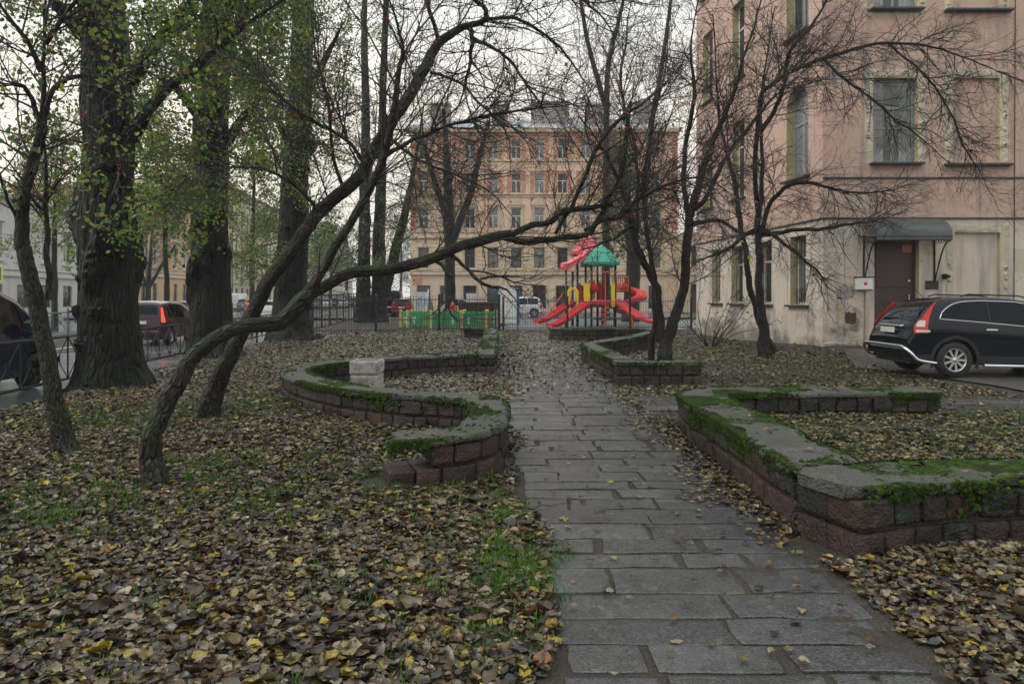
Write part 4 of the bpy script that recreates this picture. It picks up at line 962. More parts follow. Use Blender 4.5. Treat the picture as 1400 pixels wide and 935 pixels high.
linden('nearest big linden, massive burled trunk between the dark van and the plum car', [(152, 535, 12.9, 50), (152, 522, 12.9, 47), (150, 495, 12.9, 43), (149, 450, 12.9, 41), (149, 400, 12.9, 40), (147, 340, 12.9, 40), (147, 300, 12.9, 41), (149, 260, 12.9, 37), (149, 200, 12.9, 36), (147, 120, 12.9, 35), (138, 0, 12.9, 33), (130, -150, 12.9, 30), (128, -330, 12.8, 22), (130, -480, 12.7, 10)], 201,
    [[(178, 110, 12.8, 12), (198, 80, 12.6, 9), (216, 58, 12.4, 8), (262, 0, 12.2, 7), (310, -70, 12, 5)], [(178, 185, 12.8, 14), (199, 156, 12.6, 8), (230, 118, 12.4, 7), (258, 100, 12.3, 7), (300, 62, 12.1, 6), (350, 25, 11.9, 5), (420, -20, 11.7, 4)],
     [(125, 60, 12.8, 10), (80, 10, 12.5, 7), (30, -60, 12.2, 5)]], 3400, (1.0, 2.6), 96, .022, .55, 40, 3.0)
linden('second big linden along the street, just right of the plum car', [(292, 496, 19, 38), (290, 486, 19, 35), (287, 460, 19, 31), (287, 410, 19, 30), (286, 350, 19, 28), (286, 300, 19, 27), (288, 200, 19, 27), (292, 100, 19, 25), (297, 0, 19, 23), (300, -120, 19, 20), (300, -260, 19, 12), (302, -330, 19, 6)], 202,
    [[(310, 195, 18.9, 8), (330, 165, 18.6, 6), (350, 140, 18.4, 4.5), (372, 90, 18.2, 3)], [(308, 60, 18.9, 8), (340, 10, 18.6, 6), (380, -50, 18.4, 4)], [(272, 160, 18.9, 7), (240, 120, 18.6, 5), (205, 100, 18.4, 3)]], 4200, (1.2, 3.0), 80, .024, .55, 46, 2.6)
linden('third big linden along the street, behind the crossing leaning trunks', [(400, 472, 26, 34), (398, 464, 26, 31), (397, 440, 26, 27), (398, 400, 26, 25), (400, 330, 26, 23), (402, 260, 26, 21), (408, 180, 26, 19), (413, 80, 26, 17), (416, -20, 26, 15), (418, -160, 26, 10), (420, -240, 26, 5)], 203,
    [[(414, 130, 26, 7), (440, 90, 25.7, 5), (470, 30, 25.4, 4)], [(398, 200, 26, 6), (370, 150, 25.8, 4), (340, 120, 25.6, 3)]], 3600, (1.2, 3.2), 64, .026, .5, 46, 2.6)
linden('twin-stemmed grey linden, left stem, beside the tall black fence', [(497, 444, 44, 14), (497, 436, 44, 12.5), (497, 400, 44, 11), (498, 330, 44, 9.5), (499, 250, 44, 8), (500, 150, 44, 6.5), (498, 50, 44, 5), (500, -60, 44, 3)], 204, [], 1500, (1.8, 4.), 40, .03, .25, 40, 3., .02)
linden('twin-stemmed grey linden, right stem with a slanting fork', [(516, 444, 44.6, 15), (517, 436, 44.6, 13.5), (518, 400, 44.6, 11), (518, 330, 44.6, 10), (521, 250, 44.6, 8), (523, 150, 44.6, 6), (526, 50, 44.6, 5), (530, -60, 44.6, 3)], 205,
    [[(524, 405, 44.5, 8), (533, 372, 44.4, 7.5), (544, 330, 44.3, 6.5), (555, 285, 44.2, 5.5), (568, 220, 44.1, 4.5), (580, 140, 44, 3.5)]], 1300, (1.8, 4.), 40, .03, .25, 36, 3., .02)

# ---------- trees farther off
def far_tree(name, label, px, seed, crown=(1.5, 3.5), nleaf=0, leaf='lime_leaf', bark='darkbark', tw='twig', limbs=(), nb=34, zl=2.5, rad=.03, up=.05, lens=(0, 2.4, 1.3, .7), group=None, lsize=(.06, .1)):
    trunk = MB(); p, r = limb_pts(px, 9, .03, seed); base = p[0].copy(); p[0, 2] = -.1
    tube(trunk, p, r, 14, 0, True, True, knobbly(.08, seed, 4, .15)); rr = np.random.default_rng(seed)
    gr = Grow(seed, lens, (1.6, 3.0, 3.8, 0), (.08, .12, .15, .2), (.04, up, .02, .0), (rad * 1.5, rad * .7, rad * .36, rad * .22), 3)
    for L in limbs:
        q, rq = limb_pts(L, 8, .02, seed + 3); tube(trunk, q, rq, 10, 0, True); gr.kids(q, rq, np.linalg.norm(np.diff(q, axis=0), axis=1).sum(), 0, .2, 1.4, lens[1])
    for i in range(nb):
        z = rr.uniform(zl, p[-1, 2]); k = np.argmin(np.abs(p[:, 2] - z)); a = rr.uniform(0, 6.28)
        d = nrm([math.cos(a), math.sin(a), rr.uniform(.1, 1.0)]); gr.branch(p[k], d, rr.uniform(*crown) * (1.2 - .5 * z / max(1, p[-1, 2])), rad * rr.uniform(.5, 1.1), 1)
    t = thing(name, label, 'tree', (base[0], base[1], 0), 0, group)
    obj('trunk', trunk, M[bark], t); b_ = MB(); gr.T.into(b_); obj('branches', b_, M[tw], t)
    if nleaf: obj('foliage', tree_leaves(gr.ends, int(nleaf * 1.7), lsize, gr.r, .12), M[leaf], t, kind='stuff')
    return gr
far_tree('bare_tree', 'bare forked tree with mossy trunk standing behind the green sandbox', [(616, 438, 47, 9), (616, 425, 47, 8), (615, 370, 47, 7.5), (614, 310, 47, 7), (612, 250, 47, 6), (610, 200, 47, 4), (606, 150, 47, 2.5)], 301, (2, 4.5), 380, limbs=[[(618, 330, 47, 6), (632, 295, 46.8, 5), (645, 260, 46.6, 4.5), (655, 215, 46.4, 3.5), (668, 165, 46.2, 2)], [(613, 300, 47, 5), (595, 250, 46.8, 4), (580, 200, 46.6, 3)]], nb=40, zl=5)
far_tree('ivy_tree', 'leafy ivy-covered tree behind the red spiral slide', [(862, 440, 46, 12), (864, 400, 46, 11), (866, 350, 46, 9), (860, 300, 46, 8), (852, 250, 46, 6), (848, 200, 46, 4)], 302, (1.2, 2.8), 2600, 'ivy_leaf', nb=60, zl=3.5, lsize=(.08, .16))
far_tree('bare_tree', 'tall thin pale birch-like tree with stems against the sky, behind the playground', [(828, 430, 49, 6), (828, 380, 49, 5.5), (829, 280, 49, 5), (829, 180, 49, 4.2), (832, 90, 49, 3.5), (850, 10, 49, 2.5), (866, -70, 49, 1.6)], 303, (2, 5), 0, tw='paletwig', limbs=[[(829, 150, 49, 4), (812, 90, 48.8, 3.3), (800, 40, 48.6, 2.8), (785, -60, 48.4, 2)], [(880, 300, 50, 4), (890, 180, 50, 3.5), (905, 90, 50, 3), (920, -20, 50, 2)]], nb=46, zl=6, up=.06)
far_tree('street_tree', 'young bare street tree in front of the orange building', [(201, 430, 58, 4), (202, 410, 58, 3.6), (203, 392, 58, 3.2), (206, 350, 58, 2.2), (208, 310, 58, 1.4)], 304, (2, 4), 300, nb=14, zl=2.5, limbs=[[(203, 395, 58, 2.6), (190, 365, 58, 2), (183, 330, 58, 1.4)], [(203, 395, 58, 2.6), (220, 365, 58, 2), (240, 335, 58, 1.4)]], rad=.035)
far_tree('street_tree', 'bare street tree in front of the yellow building', [(344, 425, 75, 3.4), (344, 400, 75, 3), (343, 350, 75, 2.4), (344, 300, 75, 1.5)], 305, (2.5, 5), 700, nb=26, zl=4, rad=.04, lsize=(.12, .2))
far_tree('street_tree', 'thin street tree with yellow leaves on the median, left of the nearest linden', [(75, 440, 36, 4), (75, 400, 36, 3.5), (74, 330, 36, 3), (76, 260, 36, 2.2), (78, 200, 36, 1.4)], 306, (1.5, 3.5), 2200, nb=34, zl=4, rad=.03, lsize=(.09, .15))
far_tree('street_tree', 'leafy green-yellow street tree on the median seen between the two nearest lindens', [(228, 435, 42, 4), (228, 400, 42, 3.5), (226, 330, 42, 3), (228, 260, 42, 2.4), (226, 190, 42, 1.4)], 307, (1.5, 3.6), 3600, nb=40, zl=4.6, rad=.03, lsize=(.10, .17))
far_tree('street_tree', 'leafy yellow-green street tree on the median right of the second linden', [(345, 430, 50, 3.4), (345, 400, 50, 3), (346, 330, 50, 2.6), (347, 260, 50, 2), (345, 190, 50, 1.2)], 308, (1.5, 3.8), 3200, nb=40, zl=4.8, rad=.03, lsize=(.11, .18))
for i, (x, d, sd) in enumerate(((432, 105, 321), (452, 118, 322), (474, 128, 323))):
    far_tree('street_tree', ['leafy street tree seen through the tall bar fence, nearest the third linden', 'middle one of the leafy street trees behind the tall bar fence', 'leafy street tree behind the tall bar fence, nearest the twin-stemmed linden'][i], [(x, 418, d, 2.6), (x, 395, d, 2.2), (x + 1, 360, d, 1.8), (x, 320, d, 1.2)], sd, (2.5, 5), 1500, nb=34, zl=4, rad=.055, lens=(0, 3, 1.7, .9), lsize=(.2, .34))
for i, (x, d, sd) in enumerate(((563, 130, 311), (578, 150, 312), (548, 170, 313))):
    far_tree('street_tree', ['hazy bare tree at the end of the street, right of the slanting stem', 'hazy bare tree beside the corner of the brick apartment house', 'faintest bare tree closing the street vista'][i], [(x, 412, d, 2.5), (x, 395, d, 2), (x + 1, 360, d, 1.6), (x, 330, d, 1)], sd, (3, 6), 0, nb=30, zl=3, rad=.06, lens=(0, 4, 2, 1.1))
# shrub by the oblique house wall
gr = Grow(401, (0, 1.5, .7, .35), (1.6, 2.6, 3., 0), (.10, .12, .16, .2), (.02, .03, .03, .0), (.02, .011, .006, .004), 3)
c = P(972, 472, 23.5)
for i in range(15):
    a = rng.uniform(0, 6.28); gr.branch(np.array([c[0] + .15 * math.cos(a), 23.5 + .15 * math.sin(a), 0.0]), nrm((math.cos(a) * 1.1, math.sin(a) * .6, rng.uniform(.7, 1.6))), rng.uniform(1.6, 2.7), .016, 1)
t = thing('bare_shrub', 'bare multi-stemmed shrub in front of the oblique wall of the pink house', 'shrub', (c[0], 23.5, 0)); b_ = MB(); gr.T.into(b_); obj('stems', b_, M['twig'], t)
obj('foliage', tree_leaves(gr.ends, 70, (.05, .08), gr.r), M['lime_leaf'], t, kind='stuff')
# ---------- buildings
def facade(mb, x0, x1, z0, z1, holes, depth, T, mi=0, mr=1):
    """wall face with real openings and reveals; local x along, y into the wall"""
    xs = sorted({x0, x1, *[h[0] for h in holes], *[h[1] for h in holes]}); zs = sorted({z0, z1, *[h[2] for h in holes], *[h[3] for h in holes]})
    for a, b in zip(xs[:-1], xs[1:]):
        for c, d in zip(zs[:-1], zs[1:]):
            m = ((a + b) / 2, (c + d) / 2)
            if any(h[0] < m[0] < h[1] and h[2] < m[1] < h[3] for h in holes): continue
            mb.add(T(np.array([(a, 0, c), (b, 0, c), (b, 0, d), (a, 0, d)], float)), [(0, 1, 2, 3)], mi)
    for h in holes:
        a, b, c, d = h[:4]; arch = len(h) > 4 and h[4]; dep = h[5] if len(h) > 5 else depth
        zt = d - (b - a) / 2 * arch if arch else d
        qs = [[(a, 0, c), (a, 0, zt), (a, dep, zt), (a, dep, c)], [(b, 0, zt), (b, 0, c), (b, dep, c), (b, dep, zt)], [(b, 0, c), (a, 0, c), (a, dep, c), (b, dep, c)]]
        if not arch: qs.append([(a, 0, d), (b, 0, d), (b, dep, d), (a, dep, d)])
        for q in qs: mb.add(T(np.array(q, float)), [(0, 1, 2, 3)], mr)
        if arch:
            th = np.linspace(PI, 0, 17); ax = (a + b) / 2 + (b - a) / 2 * np.cos(th); az = zt + (d - zt) * np.sin(th); n = 17
            v = np.vstack([np.column_stack([ax, 0 * ax, az]), np.column_stack([ax, 0 * ax, 0 * az + d])]); mb.add(T(v), [(i, i + 1, n + i + 1, n + i) for i in range(n - 1)], mi)
            v = np.vstack([np.column_stack([ax, 0 * ax, az]), np.column_stack([ax, 0 * ax + dep, az])]); mb.add(T(v), [(i + 1, i, n + i, n + i + 1) for i in range(n - 1)], mr)

def wframe(w, h, fw=.07, mull=1, transom=.68, yd=.05, small=None):
    """window frame, local x 0..w, z 0..h, facing -y"""
    m = MB()
    for a in ((0, fw, 0, h), (w - fw, w, 0, h), (fw, w - fw, 0, fw), (fw, w - fw, h - fw, h)): bbox(m, a[0], a[1], 0, yd, a[2], a[3], .008)
    t = transom * h if transom else None
    if t: bbox(m, fw, w - fw, .004, yd - .004, t - fw * .55, t + fw * .55, .008)
    for i in range(mull):
        x = w * (i + 1) / (mull + 1); bbox(m, x - fw * .6, x + fw * .6, .006, yd - .006, fw, (t - fw * .55) if t else h - fw, .008)
    if small and t:
        for i in range(mull + 1):
            x = w * (i + .5) / (mull + 1) * 1.; bbox(m, w * i / (mull + 1) + fw, w * (i + 1) / (mull + 1) - fw * .6, .008, yd - .01, small * h - .02, small * h + .02, .004)
    return m
def wpane(w, h, y=.03):
    m = MB(); m.add([(.02, y, .02), (w - .02, y, .02), (w - .02, y, h - .02), (.02, y, h - .02)], [(0, 1, 2, 3)]); return m
class WinKit:
    """shared meshes of one kind of window; put() places a frame with its pane (and sill)"""
    def __init__(s, w, h, fm, panes, sill=None, **k):
        s.w = w; s.h = h; s.f = wframe(w, h, **k).mesh('window_frame', [fm]); s.p = [wpane(w, h).mesh('pane', [M[p]]) for p in panes]; s.i = 0
        s.s = None
        if sill: b = MB(); bbox(b, -.12, w + .12, -sill[0], .06, -.07, -.005, .012); s.s = b.mesh('sill', [sill[1]])
    def put(s, root, T, x, z, depth, rz=0., grid=None):
        o = bpy.data.objects.new('window', s.f); COL.objects.link(o); o.parent = root; l = T(np.array([[x, depth, z]], float))[0]
        o.matrix_parent_inverse = Matrix.Translation(-root.location); o.location = l; o.rotation_euler = (0, 0, rz)
        p = bpy.data.objects.new('pane', s.p[s.i % len(s.p)]); COL.objects.link(p); p.parent = o; s.i += 1 + (s.i % 3 == 1)
        if s.s: q = bpy.data.objects.new('sill', s.s); COL.objects.link(q); q.parent = o; q.location = (0, -depth, 0)
        if grid: q = bpy.data.objects.new('security_bars', grid); COL.objects.link(q); q.parent = o
        return o

# ----- the pink house on the right
C0 = np.array([9.17, 20.5, 0.]); ux = np.array([1., 0, 0]); uy = np.array([0, 1., 0])
Tf = frame_T(C0, ux, uy)
dl = nrm((-.095, 1, 0)); TL0 = C0 + dl * 10.4                      # oblique wall, read from its far end to the corner
Tl = frame_T(TL0, -dl, np.array([dl[1], -dl[0], 0])); LW = 10.4; rzl = math.atan2(-dl[1], -dl[0])
HH = 18.6
house = thing('pink_apartment_house', 'weathered pink and cream stucco house with a brown door under a tin canopy', 'house', C0)
wall = MB(); rv = .22
fx = [(1.49, 2.79), (3.85, 5.22), (6.4, 7.7), (8.8, 10.1), (11.2, 12.5)]; holes = []
for zb in (5.63, 10.16, 14.69):
    for i, (a, b) in enumerate(fx): holes.append((a, b, zb, zb + 2.5, 0, .10 if i == 1 else rv))
holes += [(3.88, 5.24, 1.3, 3.58, 0, .12), (1.52, 2.84, .32, 3.47, 0, .26), (6.4, 7.7, 1.4, 3.58, 0, rv), (8.8, 10.1, 1.4, 3.58, 0, rv), (11.2, 12.5, 1.4, 3.58, 0, rv)]
facade(wall, 0, 14, -.2, HH, holes, rv, Tf, 0, 1)
for a, b, c, d, _, dep in holes:
    if dep < .15: wall.add(Tf(np.array([(a, dep, c), (b, dep, c), (b, dep, d), (a, dep, d)], float)), [(0, 1, 2, 3)], 0)
ls = [(LW - 2.2, LW - .82), (LW - 6.5, LW - 5.4), (LW - 9.6, LW - 8.5)]; lh = []
for zb in (5.42, 9.95, 14.48):
    for i, (a, b) in enumerate(ls): lh.append((a, b, zb, zb + 2.93, 1 if i == 0 else 0, .30))
lg = [(LW - 1.95, LW - .95), (LW - 4.3, LW - 3.22), (LW - 6.6, LW - 5.55), (LW - 8.6, LW - 7.7)]
lh += [(a, b, 1.43, 3.6, 0, .30) for a, b in lg]
facade(wall, 0, LW, -.2, HH, lh, .3, Tl, 0, 1)
for q in ([(14, 0, -.2), (14, 14, -.2), (14, 14, HH), (14, 0, HH)],): wall.add(Tf(np.array(q, float)), [(0, 1, 2, 3)], 0)
e0 = TL0; e1 = C0 + ux * 14 + uy * 14
wall.add(np.array([(e0[0], e0[1], -.2), (e0[0], e0[1], HH), (e0[0] + 1, 34.5, HH), (e0[0] + 1, 34.5, -.2)]), [(0, 1, 2, 3)], 0)
wall.add(np.array([(e0[0] + 1, 34.5, -.2), (e0[0] + 1, 34.5, HH), (e1[0], e1[1], HH), (e1[0], e1[1], -.2)]), [(0, 1, 2, 3)], 0)
obj('wall', wall, [M['stucco'], M['reveal']], house)
rf = MB(); pr = [C0, C0 + ux * 14, e1, np.array([e0[0] + 1, 34.5, 0]), e0]
rf.add([(p[0], p[1], HH) for p in pr] + [(p[0], p[1], HH + .25) for p in pr], [(0, 1, 2, 3, 4)[::-1], (5, 6, 7, 8, 9)] + [(i, (i + 1) % 5, 5 + (i + 1) % 5, 5 + i) for i in range(5)])
obj('roof', rf, M['roof'], house)
tr = MB()
for z, hgt, o in ((3.97, .05, .05), (5.16, .05, .045)):
    tr = MB(); bbox(tr, -.02 if z < 5 else .0, 14, -o, .02, z, z + hgt, .01, 0, Tf); obj('string_course', tr, M['tin'], house)
tr = MB(); bbox(tr, 0, LW + .0, -.05, .02, 3.972, 4.02, .01, 0, Tl); obj('string_course', tr, M['tin'], house)
for T_, a_, b_, z_ in ((Tf, -.1, 14, .02), (Tl, 0, LW + .1, .022)): tr = MB(); bbox(tr, a_, b_, -.35, .02, HH - .6, HH - z_, .05, 0, T_); obj('cornice', tr, M['facade_trim'], house)
kA = WinKit(1.30, 2.5, M['frame_blue'], ['glass_curtain', 'glass_dark'], (.22, M['tin']), fw=.085, transom=.66, small=.42)
kB = WinKit(1.36, 2.95, M['frame_blue'], ['glass_pale', 'glass'], (.20, M['tin']), fw=.08, transom=.6)
kC = WinKit(1.30, 2.18, M['frame_brown'], ['glass_dark'], (.18, M['tin']), fw=.08)
kD = WinKit(1.05, 2.17, M['frame_white'], ['glass_pale', 'glass'], (.16, M['tin']), fw=.07)
kE = WinKit(1.08, 2.93, M['frame_white'], ['glass'], (.16, M['tin']), fw=.08)
for zb in (5.63, 10.16, 14.69):
    for i, (a, b) in enumerate(fx):
        if i != 1: kA.put(house, Tf, a, zb, rv - .06)
for a in (6.4, 8.8, 11.2): kC.put(house, Tf, a, 1.4, rv - .06)
for zb in (5.42, 9.95, 14.48):
    for i, (a, b) in enumerate(ls): (kB if i == 0 else kE).put(house, Tl, a + .01, zb, .24, rzl)
grid = MB()
for i in range(6): bar(grid, (.12 + i * .16, -.1, .02), (.12 + i * .16, -.1, 2.15), .009, 5)
for z in (.12, .5, 1.1, 1.7, 2.1): bar(grid, (.02, -.1, z), (1.03, -.1, z), .009, 5)
for i in range(8):
    th = np.linspace(0, 2 * PI, 10); cx_ = .1 + i * .12; tube(grid, np.column_stack([cx_ + .055 * np.cos(th), 0 * th - .1, .31 + .16 * np.sin(th)]), .006, 4, cap=False)
gm = grid.mesh('security_bars', [M['black_metal']])
for i, (a, b) in enumerate(lg): kD.put(house, Tl, a, 1.43, .26, rzl, gm)
def surround(T, a, b, c, d, w=.27, seed=0, bottom=False):
    """ragged plaster band round an opening, a few mm proud"""
    m = MB()
    def band(x0, x1, z0, z1):
        nx = max(2, int((x1 - x0) / .05)); nz = max(2, int((z1 - z0) / .05)); A, B = np.meshgrid(np.linspace(x0, x1, nx + 1), np.linspace(z0, z1, nz + 1))
        out = np.ones_like(A); out[0] = out[-1] = 0; out[:, 0] = out[:, -1] = 0
        pit = np.maximum(0, fbm(A, B, 0, seed + 3, 3, 9.) - .35)
        Yy = -(.012 + .014 * fbm(A, B, 0, seed, 4, 12.) - .05 * pit) * out - .003 + .006 * (1 - out)
        A = A + .018 * fbm(A, B, 2, seed + 1, 3, 14.) * (A != a) * (A != b)
        m.add(T(np.stack([A, Yy, B], -1).reshape(-1, 3)), grid_faces(nz + 1, nx + 1, False), 0, False)
    band(a - w, a, c - .02, d + w); band(b, b + w, c - .02, d + w); band(a, b, d, d + w)
    if bottom: band(a - w, b + w, c - w * .9, c - .08)
    rr = np.random.default_rng(seed)
    for i in range(16):                                           # lumps of old ornament fixings
        s = rr.choice([0, 1]); x = (a - w * .55) if s else (b + w * .55); z = rr.uniform(c, d + w * .4); th = np.linspace(0, 2 * PI, 9, endpoint=False); R = rr.uniform(.05, .09)
        v = np.vstack([np.column_stack([x + R * np.cos(th) * rr.uniform(.7, 1.2), 0 * th - .008, z + R * np.sin(th)]), np.column_stack([x + R * .55 * np.cos(th), 0 * th - .055, z + R * .55 * np.sin(th)])])
        m.add(T(v), [(j, (j + 1) % 9, 9 + (j + 1) % 9, 9 + j) for j in range(9)] + [tuple(range(9, 18))], 0)
    return m
for i, (a, b, c, d) in enumerate([(1.49, 2.79, 5.63, 8.13), (3.85, 5.22, 5.63, 8.13), (1.49, 2.79, 10.16, 12.66), (3.85, 5.22, 10.16, 12.66), (3.88, 5.24, 1.3, 3.58), (6.4, 7.7, 5.63, 8.13)]):
    obj('window_surround', surround(Tf, a, b, c, d, .27, 70 + i, i in (2,)), M['surround'], house)
for zb in (5.63, 10.16):
    for a, b in (fx[1],):
        m = MB(); bbox(m, a - .28, b + .32, -.2, .03, zb - .1, zb - .03, .012, 0, Tf); obj('sill', m, M['tin'], house)
def ragged(x0, x1, z0, z1, seed, o=.006):
    r = np.random.default_rng(seed); th = np.linspace(0, 2 * PI, 40, endpoint=False); k = 1 + .22 * fbm(np.cos(th) * 2, np.sin(th) * 2, 0, seed, 4, 2.5); sq_ = 1 / np.maximum(np.abs(np.cos(th)), np.abs(np.sin(th))) ** .7
    x = (x0 + x1) / 2 + (x1 - x0) / 2 * np.cos(th) * k * sq_; z = (z0 + z1) / 2 + (z1 - z0) / 2 * np.sin(th) * k * sq_; m = MB(); m.add(np.vstack([Tf(np.column_stack([x, 0 * x - o, z])), Tf(np.column_stack([x, 0 * x + .004, z]))]), [tuple(range(40))] + [((i + 1) % 40, i, 40 + i, 40 + (i + 1) % 40) for i in range(40)]); return m
for i, (a, b, c, d, mt) in enumerate([(.42, .92, 1.62, 2.02, 'concrete'), (.38, .62, 1.0, 1.66, 'facade_trim'), (.66, 1.0, .86, 1.22, 'rust'), (.7, 1.3, 4.3, 4.7, 'surround'), (5.9, 6.3, 4.2, 4.9, 'concrete'), (3.0, 3.35, 2.9, 3.3, 'facade_trim'), (.25, .5, 7.9, 8.6, 'concrete'), (5.6, 6.1, 2.4, 3.1, 'surround')]): obj('plaster_patch', ragged(a, b, c, d, 300 + i), M[mt], house)
m = MB(); z_ = np.linspace(.5, 3.9, 40); tube(m, Tf(np.column_stack([.62 + .05 * fbm(z_, z_ * 0, 0, 77, 4, 3.), 0 * z_ - .001, z_])), .006, 4); z_ = np.linspace(0, 1, 20); tube(m, Tf(np.column_stack([.65 + .33 * z_, 0 * z_ - .001, 1.22 + .18 * np.sin(z_ * 3) + .04 * fbm(z_, z_, 0, 78, 3, 9.)])), .007, 4); obj('crack', m, M['black'], house)
m = MB(); tube(m, Tf(np.column_stack([np.linspace(5.62, 5.70, 30), np.full(30, -.02), np.linspace(.4, 18, 30)])), .012, 5); obj('cable', m, M['black'], house)
# door
m = MB(); y = .20; bbox(m, 1.52, 2.84, y, y + .06, .30, 3.47, .01, 0, Tf)
for z0, z1 in ((.5, .66), (.74, .86), (.94, 1.06), (1.14, 1.26), (1.4, 1.52)): bbox(m, 1.85, 2.46, y - .018, y + .02, z0, z1, .015, 0, Tf)
bbox(m, 1.66, 2.66, y - .014, y + .02, 1.95, 3.2, .02, 0, Tf); bbox(m, 1.54, 1.6, y - .02, y + .02, .32, 3.46, .01, 0, Tf); bbox(m, 2.76, 2.82, y - .02, y + .02, .32, 3.46, .01, 0, Tf)
door = obj('door', m, M['door'], house)
m = MB(); bar(m, Tf(np.array([[2.62, y - .06, 1.5]]))[0], Tf(np.array([[2.62, y - .06, 1.75]]))[0], .018, 8); lathe(m, [(.0, -.03), (.045, -.03), (.045, .02), (0, .02)], 12, 0, 'y', Tf(np.array([[2.64, y - .02, 2.15]]))[0]); obj('handle', m, M['chrome'], door)
m = MB(); bbox(m, 2.44, 2.72, y - .03, y - .016, 3.0, 3.22, .003, 0, Tf); bbox(m, 2.44, 2.72, y - .033, y - .028, 3.13, 3.21, .002, 1, Tf); obj('notice', m, [M['orange'], M['sandstone']], door)
m = MB(); bbox(m, 1.0, 2.9, -.62, -.002, -.1, .30, .03, 0, Tf); bbox(m, .75, 3.3, -1.0, -.625, -.1, .12, .03, 0, Tf); obj('doorstep', m, M['sandstone'], house)
m = MB(); bbox(m, -.02, .95, -.10, -.003, -.1, .34, .03, 0, Tf); bbox(m, 3.3, 14, -.08, -.003, -.1, .42, .03, 0, Tf); obj('plinth', m, M['concrete'], house)
# canopy: barrel tin roof on two scrolled brackets
cn = MB(); th = np.linspace(.15, PI * .5, 12); xs = np.linspace(1.17, 3.33, 9)
v = np.array([[(x, -.80 * np.sin(t) if t < 1.5 else -.80, 3.42 + .55 * np.cos(t) - (.10 if t > 1.5 else 0)) for x in xs] for t in th])
cn.add(Tf(v.reshape(-1, 3)), grid_faces(12, 9, False), 0, True); v2 = v.copy(); v2[..., 2] -= .03; cn.add(Tf(v2.reshape(-1, 3)), grid_faces(12, 9, False)[:, ::-1], 0, True)
cp = obj('door_canopy', cn, M['canopy'], house); cb = MB()
for x in (1.20, 3.28):
    W_ = lambda *p: Tf(np.array([p], float))[0]
    sbar(cb, W_(x, -.03, 2.1), W_(x, -.03, 3.5), .04); sbar(cb, W_(x, -.03, 3.42), W_(x, -.78, 3.38), .035)
    for k_ in (0, .12):
        t = np.linspace(0, 1, 12); tube(cb, Tf(np.column_stack([0 * t + x, -.05 - (.70 - k_) * t ** 1.0, 2.15 + (1.18 - k_) * np.sin(t * PI / 2)])), .017, 6)
    for j in range(5):
        th2 = np.linspace(0, 2 * PI, 9); tube(cb, Tf(np.column_stack([0 * th2 + x, -.16 - .13 * j + .055 * np.cos(th2), 3.30 + .06 * np.sin(th2)])), .010, 5, cap=False)
sbar(cb, W_(1.2, -.78, 3.30), W_(3.28, -.78, 3.30), .035); sbar(cb, W_(1.17, -.79, 3.40), W_(3.33, -.79, 3.40), .03)
for j in range(16): sbar(cb, W_(1.22 + j * .135, -.785, 3.30), W_(1.22 + j * .135, -.785, 3.40), .014)
obj('canopy_bracket', cb, M['black_metal'], house)
# box and plaque fixed to the wall
m = MB(); bbox(m, .93, 1.40, -.17, -.002, 1.88, 2.24, .02, 0, Tf); bbox(m, .90, 1.43, -.19, .0, 2.245, 2.275, .01, 1, Tf); bbox(m, 1.13, 1.22, -.176, -.168, 2.02, 2.11, .002, 2, Tf); bbox(m, .95, 1.38, -.1720, -.16, 1.865, 1.90, .004, 1, Tf)
t = thing('meter_box', 'small white rusty metal box with a red mark, left of the brown door', 'box', W_(1.16, -.1, 1.88)); obj('case', m, [M['white'], M['rust'], M['taillight']], t)
m = MB(); bar(m, W_(1.23, -.03, .4), W_(1.23, -.03, 1.87), .02, 8); obj('conduit_pipe', m, M['sandstone'], t)
m = MB(); bbox(m, 3.02, 3.40, -.03, -.002, 1.9, 2.16, .006, 0, Tf); t = thing('wall_plaque', 'dark plaque on the cream wall, right of the brown door', 'plaque', W_(3.2, -.02, 1.9)); obj('plate', m, M['rust'], t)
m = MB(); bbox(m, 3.04, 3.38, -.034, -.028, 1.92, 2.14, .004, 0, Tf); obj('face', m, M['black'], t)
m = MB(); bbox(m, 3.5, 3.62, -.12, -.002, 2.2, 2.36, .02, 0, Tf); lathe(m, [(0.0, -.2), (.05, -.2), (.06, -.1), (.03, -.08), (0, -.08)], 10, 0, 'y', W_(3.56, -.06, 2.28)); t = thing('door_lamp', 'small black lamp at the foot of the canopy bracket', 'lamp', W_(3.56, -.1, 2.2)); obj('housing', m, M['black_metal'], t)

# ----- the brick-orange apartment house closing the view
D0 = 75.; BX0 = -10.95; BX1 = 17.9
back = thing('apartment_house', 'five-storey orange apartment house with pediments and chimneys behind the playground', 'apartment house', (BX0, D0, 0))
Tb = frame_T((BX0, D0, 0), (1, 0, 0), (0, 1, 0)); BW = BX1 - BX0
cols = [(-2.05 + 2.5 * k) - BX0 for k in range(-3, 8)]                 # window centres along the front
rows = [(.35, 2.85, 1.4), (4.75, 6.9, 1.1), (9.0, 11.2, 1.1), (12.8, 15.0, 1.1), (16.55, 18.7, 1.1)]
fw_ = MB(); hl = []
for r_, (a, b, w) in enumerate(rows):
    for c_ in cols: hl.append((c_ - w / 2, c_ + w / 2, a, b, 0, .25))
facade(fw_, 0, BW, -.2, 19.4, hl, .25, Tb, 0, 1)
for q in ([(0, 14, -.2), (0, 0, -.2), (0, 0, 19.4), (0, 14, 19.4)], [(BW, 0, -.2), (BW, 14, -.2), (BW, 14, 19.4), (BW, 0, 19.4)], [(BW, 14, -.2), (0, 14, -.2), (0, 14, 19.4), (BW, 14, 19.4)]): fw_.add(Tb(np.array(q, float)), [(0, 1, 2, 3)], 0)
obj('wall', fw_, [M['facade'], M['facade_trim']], back)
